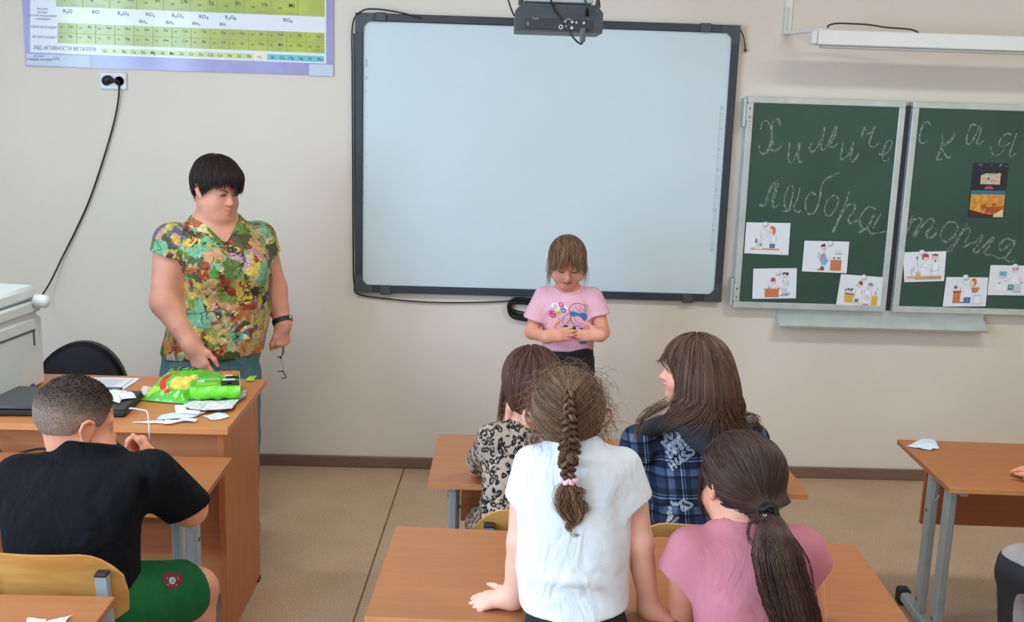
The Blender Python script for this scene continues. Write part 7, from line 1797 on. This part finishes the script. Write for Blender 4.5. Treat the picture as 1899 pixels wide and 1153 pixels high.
# frizz
m_ = 620; q, P0 = scalp_points(HW, m_, rng, lambda q: (q[:, 2] > .02) | ((np.abs(q[:, 0]) > .25) & (q[:, 2] > -.3)), .10)
nr_ = (P0-HW.p(0, -.06, .1)); nr_ /= np.linalg.norm(nr_, axis=1)[:, None]
cax = rng.normal(0, 1, (m_, 3)); w_ = rng.uniform(.2, .5, m_); ph = rng.uniform(0, 6.28, m_)
def dZ(P, D, s_): return .7*D+.35*np.sin(s_*w_+ph)[:, None]*cax*.6+np.array([0, 0, -.12])
Pk = grow(P0, nr_*.6+rng.normal(0, .5, P0.shape)-HW.R[:, 1]*.3, 15, rng.uniform(.002, .0052, m_), dZ, None, 0)
parts.append(strand_mesh(Pk, taper(m_, 15, .00065, .3), rng.beta(3, 2, m_)))
# loose curls at the nape and ears
m_ = 90; P0 = np.array([HW.p(s_*rng.uniform(.22, .40), rng.uniform(-.3, .05), rng.uniform(-.32, .05)) for s_ in rng.choice([-1, 1], m_)])
cax = rng.normal(0, 1, (m_, 3)); w_ = rng.uniform(.35, .6, m_); ph = rng.uniform(0, 6.28, m_)
Pk = grow(P0, (P0-HW.o)*3+rng.normal(0, .3, P0.shape)+[0, -.2, -.5], 18, rng.uniform(.002, .0048, m_), lambda P, D, s_: .75*D+.4*np.sin(s_*w_+ph)[:, None]*cax*.6+np.array([0, 0, -.1]), None, 0)
parts.append(strand_mesh(Pk, taper(m_, 18, .0009, .3), rng.beta(3, 2, m_)))
hair_obj(parts, M_hCu, Wp)
M_scr = pm('pink_hair_tie', (240, 196, 206), .8, bump=.3, bscale=200)
th = np.linspace(0, 2*np.pi, 41)[:-1]
MB().tube([e0+(.0155+.002*math.sin(9*t))*np.array([math.cos(t), .8*math.sin(t), 0])+[0, 0, .003*math.sin(7*t)] for t in th], .0055, 8, closed=True).build('hair_tie', M_scr, Wp, 180, origin=base)
MB().tube([wL+np.array([.022*math.cos(t)*.35+.012, .019*math.sin(t), .021*math.cos(t)]) for t in th], .0011, 6, closed=True).build('bracelet', pm('gold_thread', (196, 160, 110), .4), Wp, 180, origin=base)

# ================================================================ child in the pink T-shirt
Y0 = -3.02; base = np.array([J(1390, 1100, Y0)[0], Y0, 0])
def stK(): return [(J(1402, 1400, Y0-.05), .118, .100), (J(1400, 1310, Y0-.05), .116, .098), (J(1396, 1200, Y0-.02), .112, .090), (J(1392, 1100, Y0), .118, .086), (J(1388, 1040, Y0+.02), .124, .080), (J(1384, 1003, Y0+.04), .112, .068), (J(1378, 980, Y0+.05), .070, .052), (J(1372, 965, Y0+.06), .050, .046)]
HK = Head(J(1370, 896, Y0+.10), .205, rot(-24, 4, -3), False, 1.08)
S = Sdf(); S.add(loft(stK(), XR, 2.3, -.012), .03); HK.add(S); S.add(cone(HK.p(0, -.10, -.22), J(1374, 985, Y0+.05), .047, .052), .03)
sL, eL, wL = J(1272, 1022, Y0+.03), J(1266, 1150, Y0+.10), J(1330, 1120, Y0+.33)
sR, eR, wR = J(1492, 1022, Y0+.03), J(1506, 1140, Y0+.10), J(1440, 1120, Y0+.33)
for a, b_, c_ in ((sL, eL, wL), (sR, eR, wR)): S.add(chain([a, b_], [.038, .030]), .025); S.add(chain([b_, c_], [.030, .021]), .015)
hand(S, wL, np.array([.5, .8, -.05]), np.array([0, 0, 1]), -1, .125, (8, 10, 12, 14), (30, 10, 10), 6, rw=.022); hand(S, wR, np.array([-.5, .8, -.05]), np.array([0, 0, 1]), 1, .125, (8, 10, 12, 14), (30, 10, 10), 6, rw=.022)
hips = [np.array([base[0]-.06, Y0-.05, .47]), np.array([base[0]+.08, Y0-.05, .47])]; knees = [np.array([h[0], Y0+.28, .46]) for h in hips]; ank = [np.array([k[0], Y0+.30, .07]) for k in knees]
legs_seated(S, hips, knees, ank, (.065, .05, .035))
Kp = body('child with a long dark ponytail in a pink T-shirt, seen from behind', base, S, .0034, M_skinL, HK, M_lip)
S = Sdf(); S.add(loft(stK()[1:], XR, 2.4, .006), .03)
S.add(cut(chain([sL+[.006, 0, .006], J(1246, 1100, Y0+.04)], [.048, .054]), J(1247, 1072, Y0), (-.42, 0, -1)), .05)
S.add(cut(chain([sR+[-.006, 0, .006], J(1522, 1095, Y0+.04)], [.048, .054]), J(1518, 1066, Y0), (.55, 0, -1)), .05)
S.add(ell(J(1372, 958, Y0+.07), (.056, .058, .030)), .008, 's')
S.add(folds([(J(1285, 1060, Y0-.06), J(1300, 1150, Y0-.08), .014, -.005), (J(1300, 1110, Y0-.09), J(1400, 1140, Y0-.1), .02, .004), (J(1480, 1090, Y0-.06), J(1440, 1150, Y0-.09), .014, -.005), (J(1310, 1040, Y0-.07), J(1400, 1055, Y0-.09), .02, -.003)]), 1, 'd'); S.add(noise_disp(19, .0016, 22), 1, 'd')
wear('t_shirt', S, .0042, M_ptee, Kp)
nb = [J(1372, 968, Y0+.07)+np.array([.055*math.cos(t), .058*math.sin(t), .006-.004*math.sin(t)]) for t in np.linspace(math.pi*1.0, math.pi*2.0, 20)]
S = Sdf()
for h_, k_, a_ in zip(hips, knees, ank): S.add(chain([h_, k_, a_+[0, 0, .02]], [.08, .064, .048]), .02)
wear('trousers', S, .0065, pm('grey_trousers', (86, 88, 96), .85), Kp, 1); shoes(Kp, M_shoe2, [(a_, 0, .20, .038) for a_ in ank])
rng = np.random.default_rng(51)
zK = zline([-.6, -.3, -.12, -.06, .02, .10, .18, .30, .5], [-.38, -.36, -.26, -.06, .04, -.04, .05, .26, .30])
S = hair_cap(HK, .055, zK, M_hDk, Kp, bumps=[((0, -.16, .20), (.34, .36, .30))]); V, Q = S.mesh(.0045, smooth=2); parts = [(V, Q, np.full(len(V), .22))]
tie = J(1427, 951, Y0-.03)
Stie = S; S.add(cone(HK.p(.12, -.42, -.24), tie, .045, .018), .03); 
def dK(P, D, s_):
    v = tie-P; n_ = np.linalg.norm(v, axis=1)[:, None]; return .55*D+(.55+.25*(n_ < .09))*v/n_+rng.normal(0, .03, P.shape)
Pk_q, P0 = scalp_points(HK, 3000, rng, lambda q: q[:, 2] > np.interp(q[:, 1], [-.6, -.25, -.1, .0, .12, .3, .5], [-.38, -.32, -.05, .07, .0, .24, .34]), .05)
Pk = grow(P0, tie-P0, 34, .0072, dK, S, rng.uniform(.001, .006, 3000), .9); Pk = clip_strands(Pk, lambda P: np.linalg.norm(P-tie, axis=1) < .014)
parts.append(strand_mesh(Pk, taper(3000, 34, .0015, .8), rng.beta(2, 2.4, 3000)))
gd = catmull([tie, J(1434, 985, Y0-.085), J(1443, 1040, Y0-.115), J(1458, 1095, Y0-.12), J(1478, 1160, Y0-.125), J(1492, 1235, Y0-.125)], 9); m2 = len(gd)
rad = np.interp(np.linspace(0, 1, m2), [0, .15, .35, .7, 1], [.0155, .030, .050, .054, .036])
n2 = 2600; th = rng.uniform(0, 6.28, n2); rr = np.sqrt(rng.uniform(0, 1, n2)); pw_ = rng.uniform(-1, 1, n2)
s_ = np.linspace(0, 1, m2)
Pk = gd[None]+np.stack([(rr*np.cos(th))[:, None]*rad[None]*1.0+.006*np.sin(9*s_[None]+pw_[:, None]*4)*s_[None], (rr*np.sin(th))[:, None]*rad[None]*.62, np.zeros((n2, m2))], 2)+rng.normal(0, .0005, (n2, m2, 3))
clump = .5+.5*np.sin(th*5+rr*3)
parts.append(strand_mesh(Pk, taper(n2, m2, .0019, .35), np.clip(.35*clump+.65*rng.beta(2, 2.6, n2), 0, 1)))
for (pts, n2, sp) in (([(1420, 960), (1395, 965), (1388, 985), (1392, 1003), (1408, 1008)], 16, .003), ([(1425, 1050), (1412, 1080), (1408, 1110), (1420, 1135), (1438, 1150)], 14, .003), ([(1430, 1070), (1418, 1095), (1428, 1112), (1450, 1116)], 8, .002), ([(1310, 850), (1300, 890), (1298, 920), (1303, 945), (1310, 960)], 40, .005), ([(1312, 870), (1308, 905), (1312, 930), (1325, 950)], 26, .004), ([(1475, 1000), (1500, 1040), (1508, 1080), (1516, 1115)], 8, .003)):
    c_ = catmull([J(x, y, Y0-.06 if x > 1380 else Y0+.12) for x, y in pts], 5); m3 = len(c_)
    Pk = c_[None]+rng.normal(0, sp, (n2, 1, 3))+rng.normal(0, .0005, (n2, m3, 3)); parts.append(strand_mesh(Pk, taper(n2, m3, .0009, .25), rng.beta(2.5, 2, n2)))
hair_obj(parts, M_hDk, Kp)
ax1 = nrm(gd[3]-tie); a_ = nrm(np.cross(ax1, [0, 1, 0])); b_ = np.cross(ax1, a_)
MB().tube([tie+.0165*(np.cos(t)*a_+np.sin(t)*b_) for t in th[:0]] if False else [tie+(.0165+.001*math.sin(6*t))*(math.cos(t)*a_+.8*math.sin(t)*b_)+.004*math.sin(3*t)*ax1 for t in np.linspace(0, 2*np.pi, 41)[:-1]], .0058, 8, closed=True).build('hair_tie', pm('black_hair_tie', (16, 14, 16), .7), Kp, 180, origin=base)
lines('hair_clip', [([J(1416, 953, Y0-.065), J(1417, 957, Y0-.066), J(1420.5, 957, Y0-.066), J(1421, 953, Y0-.065)], .0011)], pm('silver_clip', (220, 220, 224), .2, .8), Kp)
student_chair('plywood chair under the child in the pink shirt', base[0]+.01, Y0-.02, 0.0, .40, .70, .36)

# ================================================================ boy in black
Y0 = -2.56; base = np.array([J(135, 1000, Y0)[0], Y0, 0])
RB = np.array([math.cos(.12), -math.sin(.12), 0])
def stB(): return [(J(150, 1165, Y0-.02), .140, .105), (J(142, 1100, Y0-.03), .146, .110), (J(136, 1030, Y0-.03), .154, .112), (J(134, 960, Y0-.01), .163, .110), (J(142, 900, Y0+.03), .166, .104), (J(155, 862, Y0+.07), .142, .090), (J(162, 843, Y0+.10), .095, .072), (J(165, 828, Y0+.12), .062, .060)]
HB = Head(J(143, 782, Y0+.10), .232, rot(50, 14, 2), False, 1.06)
S = Sdf(); S.add(loft(stB(), RB, 2.4, -.012), .03); HB.add(S); S.add(cone(HB.p(0, -.06, -.22), J(170, 852, Y0+.09), .054, .066), .03)
sL, eL, wL = J(32, 895, Y0+.05), at(15, 955, Z=.725), at(235, 890, Z=.715)
sR, eR, wR = J(285, 888, Y0+.08), at(352, 944, Z=.724), J(284, 858, -2.16)
S.add(chain([sL, eL], [.060, .048]), .03); S.add(chain([eL, wL], [.044, .028]), .015); hand(S, wL, at(312, 873, Z=.70)-wL, np.array([0, 0, 1]), -1, .15, (8, 10, 12, 12), (35, 10, 10), 7, rw=.027)
S.add(chain([sR, eR], [.058, .046]), .03); S.add(chain([eR, eR*.5+wR*.5, wR], [.045, .041, .027]), .012)
hand(S, wR, J(259, 812, -2.15)-wR, np.array([.75, .55, .15]), 1, .145, (45, 60, 65, 70), (30, 20, 20), 3, rw=.026)
kR = at(363, 1093, Z=.455); hipR = J(215, 1120, Y0-.02); hipL = J(75, 1120, Y0-.02); kL = kR+np.array([-.33, .0, 0])
ank = [np.array([k[0], k[1]-.02, .07]) for k in (kL, kR)]
legs_seated(S, [hipL, hipR], [kL, kR], ank, (.085, .060, .042))
for a_ in ank: S.add(cone(a_, a_+np.array([0, .1, -.035]), .034, .03), .02)
Bp = body('boy with cropped hair in a black T-shirt and green shorts leaning on the left desk', base, S, .0036, M_skinB, HB, M_lip)
S = Sdf(); S.add(loft(stB(), RB, 2.5, .006), .03)
S.add(cut(chain([sR+[-.01, 0, .006], sR*.08+eR*.92], [.070, .064]), J(352, 931, -2.30), (.42, 0, -.9)), .05)
S.add(cut(chain([sL+[.01, 0, .006], sL*.2+eL*.8], [.070, .066]), sL*.25+eL*.75, eL-sL), .05)
S.add(cut(chain([J(160, 838, Y0+.09), J(158, 826, Y0+.11)], [.085, .074]), J(158, 826, Y0+.10), np.array([.15, .5, 1])), .03)
S.add(ell(J(160, 812, Y0+.14), (.066, .072, .038)), .01, 's')
S.add(folds([(J(80, 850, Y0+.0), J(130, 960, Y0-.08), .02, .006), (J(245, 870, Y0), J(235, 960, Y0-.07), .018, .006), (J(265, 880, Y0+.02), J(262, 975, Y0-.04), .014, -.008), (J(300, 880, -2.4), J(340, 940, -2.3), .016, .004), (J(230, 1040, Y0-.08), J(130, 1080, Y0-.13), .022, .006), (J(60, 950, Y0-.08), J(110, 1040, Y0-.12), .022, .005), (J(170, 900, Y0-.06), J(200, 1020, Y0-.12), .02, -.004)]), 1, 'd'); S.add(noise_disp(23, .0022, 20), 1, 'd')
wear('t_shirt', S, .0050, M_btee, Bp)
S = Sdf(); S.add(loft(stB()[:2], RB, 2.3, -.004), .03)
for h_, k_ in ((hipL, kL), (hipR, kR)): S.add(cut(chain([h_, k_+nrm(k_-h_)*.02], [.104, .082]), k_-nrm(k_-h_)*.045, nrm(k_-h_)+np.array([0, 0, .12])), .04)
S.add(folds([(hipR+[.02, .05, .1], kR+[-.06, -.1, .08], .02, .005), (hipR+[.05, .03, .03], kR+[.0, -.12, .06], .018, -.005)]), 1, 'd'); S.add(noise_disp(24, .002, 28), 1, 'd')
so, sV, sQ = wear('shorts', S, .0048, M_gshort, Bp, ret=True)
trS = on_surface(sV, sQ, None)
M_cr = pm('crest_red', (120, 44, 40), .8); M_cg = pm('crest_grey', (196, 200, 204), .7)
ctr = np.array([319, 1077])
def dec2(name, L, root, tr, off=.002):
    mats = []; mb = MB()
    for kind, pts, wd, m in L:
        if m not in mats: mats.append(m)
        P2 = catmull(pts, 3, kind == 'f') if kind != 'p' else np.array(pts, float)
        hits = []; n0 = len(P2)
        if kind == 'f': c_ = P2.mean(0); P2 = np.concatenate([P2, c_+(P2-c_)*.66, c_+(P2-c_)*.33, c_[None]])
        for x, y in P2:
            p = at(x, y, Y=-2.9); dd_ = Vector(nrm(p-CAM)); h_ = tr.ray_cast(Vector(CAM), dd_, 6); hits.append(np.array(h_[0]-dd_*(off+.0003*len(mb.V))) if h_[0] is not None else np.array(at(x, y, Y=-2.35)))
        hits = np.array(hits)
        if kind == 's': mb.tube(hits, wd, 5, mats.index(m))
        else: mb.add(hits, [[k*n0+i, k*n0+(i+1) % n0, (k+1)*n0+(i+1) % n0, (k+1)*n0+i] for k in range(2) for i in range(n0)]+[[2*n0+i, 2*n0+(i+1) % n0, 3*n0] for i in range(n0)], mats.index(m))
    return mb.build(name, mats, root, 0, origin=np.array(root.location))
dec2('crest', [('f', [(304, 1064), (318, 1060), (336, 1066), (340, 1078), (330, 1088), (318, 1092), (307, 1086), (302, 1075)], 0, M_cr), ('f', [(315, 1071), (323, 1070), (326, 1077), (321, 1083), (314, 1080)], 0, M_cg), ('s', [(316, 1074), (324, 1079)], .0008, M_cr), ('s', [(323, 1072), (317, 1081)], .0008, M_cr), ('s', [(309, 1070), (311, 1073)], .0009, M_cg), ('s', [(329, 1070), (331, 1074)], .0009, M_cg), ('s', [(310, 1083), (313, 1085)], .0009, M_cg), ('s', [(328, 1083), (326, 1086)], .0009, M_cg)], Bp, trS)
shoes(Bp, M_shoe, [(a_, 0, .24, .045) for a_ in ank])
# buzz cut: a thin cap that fades out at the sides, made of very short hairs
rng = np.random.default_rng(61)
M_bz = hair_mat('hair_cropped', (50, 39, 34), (104, 85, 73), (164, 138, 122), .8)
zB = zline([-.6, -.45, -.30, -.18, -.08, .04, .12, .20, .30, .5], [-.36, -.46, -.44, -.24, .0, .08, -.02, .10, .28, .32])
S = Sdf(); S.add(HB.skull(.012), .02); S.p.append((lambda P: (zB(HB.loc(P))+.03*np.sin(31*HB.loc(P)[:, 0])*np.sin(27*HB.loc(P)[:, 1])-HB.loc(P)[:, 2])*HB.hs*.7, np.full(3, -99), np.full(3, 99), .004, 'i'))
V, Q = S.mesh(.0040, smooth=1); lq = HB.loc(V); tone = np.clip(.80-.95*np.clip((lq[:, 2]-.10)/.30, 0, 1)+.10*np.sin(9*lq[:, 0]+4*lq[:, 1])+rng.normal(0, .05, len(V)), .05, .95)
parts = [(V, Q, tone)]
q, P0 = scalp_points(HB, 5200, rng, lambda q: q[:, 2] > np.interp(q[:, 1], [-.6, -.45, -.3, -.18, -.08, .04, .12, .2, .3, .5], [-.36, -.46, -.44, -.24, .02, .1, .0, .12, .3, .34])+rng.normal(0, .03, len(q)), .010)
nr_ = P0-HB.p(0, -.06, .13); nr_ /= np.linalg.norm(nr_, axis=1)[:, None]; fl = nr_*.6+HB.R[:, 1]*.35-HB.R[:, 2]*.4+rng.normal(0, .22, P0.shape); fl /= np.linalg.norm(fl, axis=1)[:, None]
ln = np.interp(q[:, 2], [-.2, .1, .3, .5], [.0012, .002, .0045, .006])
Pk = P0[:, None]+fl[:, None]*ln[:, None, None]*np.array([0, .5, 1.0])[None, :, None]
tn = np.clip(.78-.80*np.clip((q[:, 2]-.12)/.25, 0, 1)+rng.normal(0, .12, len(q)), 0, 1)
parts.append(strand_mesh(Pk, np.tile(np.array([.0010, .0009, .0004]), (len(q), 1)), tn))
hair_obj(parts, M_bz, Bp)
wc_ = thing('white_cord', 'bent white plastic strip held up in the fist of the boy in black', 'cord', tuple(J(276, 803, -2.12)))
MB().tube(catmull([J(277, 815, -2.12), J(276.5, 800, -2.12), J(276, 785, -2.10), J(274, 768, -2.08), J(271, 762, -2.06), J(258, 759, -2.0), J(246, 757, -1.95), J(240, 757.5, -1.94)], 5), .0030, 8, flat=.6).build('strip', pm('white_strip', (222, 218, 214), .4), wc_, 180, origin=wc_.location)

# ================================================================ the boy at the right edge: a knee and a hand come into view
kn = at(1897, 1056, Z=.475); base = np.array([kn[0]+.16, kn[1]-.36, 0])
bx, by = base[0], base[1]
HQ = Head((bx, by+.10, 1.10), .205, rot(-10, 5, 0), False)
stq = [((bx, by-.02, .44), .13, .10), ((bx, by, .60), .125, .095), ((bx, by+.03, .76), .14, .09), ((bx, by+.05, .86), .13, .08), ((bx, by+.06, .92), .06, .055)]
S = Sdf(); S.add(loft(stq, XR, 2.3, -.01), .03); HQ.add(S); S.add(cone(HQ.p(0, -.1, -.25), (bx, by+.06, .90), .045, .05), .03)
hq = at(1904, 876, Z=.665); dirq = nrm(np.array([-.85, .25, -.12])); wq = hq-dirq*.10+np.array([0, 0, .01])
sL, eL = np.array([bx-.16, by+.05, .84]), np.array([bx-.05, wq[1]-.16, .685])
sR, eR = np.array([bx+.16, by+.05, .84]), np.array([bx+.24, wq[1]-.12, .685]); wr2 = np.array([bx+.05, wq[1]-.02, .672])
for a, b_, c_ in ((sL, eL, wq), (sR, eR, wr2)): S.add(chain([a, b_], [.04, .034]), .025); S.add(chain([b_, c_], [.033, .022]), .015)
hand(S, wq, dirq, np.array([0, -.3, 1]), -1, .135, (12, 16, 20, 24), (35, 10, 10), 8, rw=.023); hand(S, wr2, np.array([-.5, .8, 0]), np.array([0, 0, 1]), 1, .135, (12, 14, 16, 18), (35, 10, 10), 6, rw=.023)
hips = [np.array([bx-.07, by-.02, .47]), np.array([bx+.08, by-.02, .47])]; knees = [kn+[0.012, .02, -.01], np.array([bx+.14, kn[1], .465])]; ank = [np.array([knees[0][0]+.01, kn[1]-.04, .07]), np.array([knees[1][0], kn[1]-.02, .07])]
legs_seated(S, hips, knees, ank, (.07, .052, .036))
Qp = body('child in grey trousers at the right edge, only a knee and fingers in view', base, S, .0040, M_skinB, HQ, M_lip)
M_gt = pm('grey_tracksuit', (170, 164, 166), .85, var=.05, vscale=10, bump=.15, bscale=90); M_st = pm('dark_stripe_cloth', (48, 48, 54), .85)
S = Sdf(); S.add(loft(stq[:2], XR, 2.3, .0), .03)
for h_, k_, a_ in zip(hips, knees, ank): S.add(chain([h_, k_], [.088, .072]), .03); S.add(chain([k_, k_*.5+a_*.5, a_+[0, 0, .02]], [.072, .066, .056]), .03)
S.add(folds([(knees[0]+[-.06, -.02, .0], knees[0]+[.05, -.07, -.04], .014, .006), (knees[0]+[-.05, -.03, -.05], knees[0]+[.05, -.06, -.10], .014, -.006), (knees[0]+[-.06, -.0, -.08], knees[0]+[.04, -.06, -.16], .016, .006)]), 1, 'd'); S.add(noise_disp(29, .0025, 30), 1, 'd')
K0 = knees[0].copy(); A0 = ank[0].copy()
def stripe(V, Q):
    c = V[Q].mean(1); q = c-K0; dn = nrm(A0-K0); out = np.zeros(len(Q), int)
    up_ = (q[:, 2] < .046) & (q[:, 2] > .014) & (np.abs(q[:, 0]) < .2) & (q[:, 1] > -.16)      # band across the knee
    sd_ = (q[:, 2] <= .03) & (q[:, 0] < -.050-.02*q[:, 2]) & (q[:, 1] < .03)                    # stripe down the shin side
    out[up_ | sd_] = 1; out[c[:, 0] > K0[0]+.13] = 0; return out
wear('trousers', S, .0030, [M_gt, M_st], Qp, 3, stripe)
S = Sdf(); S.add(loft(stq, XR, 2.4, .006), .03); S.add(cut(chain([sL, sL*.3+eL*.7], [.052, .050]), sL*.4+eL*.6, eL-sL), .03); S.add(cut(chain([sR, sR*.3+eR*.7], [.052, .050]), sR*.4+eR*.6, eR-sR), .03); S.add(ell((bx, by+.06, .935), (.055, .055, .03)), .008, 's')
wear('t_shirt', S, .0065, pm('blue_grey_tee', (90, 104, 124), .85), Qp); shoes(Qp, M_shoe, [(a_, 0, .22, .042) for a_ in ank])
S = hair_cap(HQ, .045, zline([-.6, -.3, -.12, 0, .1, .2, .3, .5], [-.3, -.3, -.2, .04, -.02, .1, .26, .3]), M_hBr, Qp); V, Q = S.mesh(.006, smooth=2); parts = [(V, Q, np.full(len(V), .3))]
v = scalp_flow(HQ, S, 700, rng, lambda q: q[:, 2] > np.interp(q[:, 1], [-.6, 0, .3, .5], [-.1, .1, .3, .4]), lambda P, D, s_: .5*D+np.array([0, 0, -.3])+.4*nrm(HQ.R[:, 1])+rng.normal(0, .08, P.shape), 8, .008, .005, .9, .0018); parts.append(v)
hair_obj(parts, M_hBr, Qp)
student_chair('plywood chair of the child at the right edge', bx, by, 0.0, .40, .74, .36)
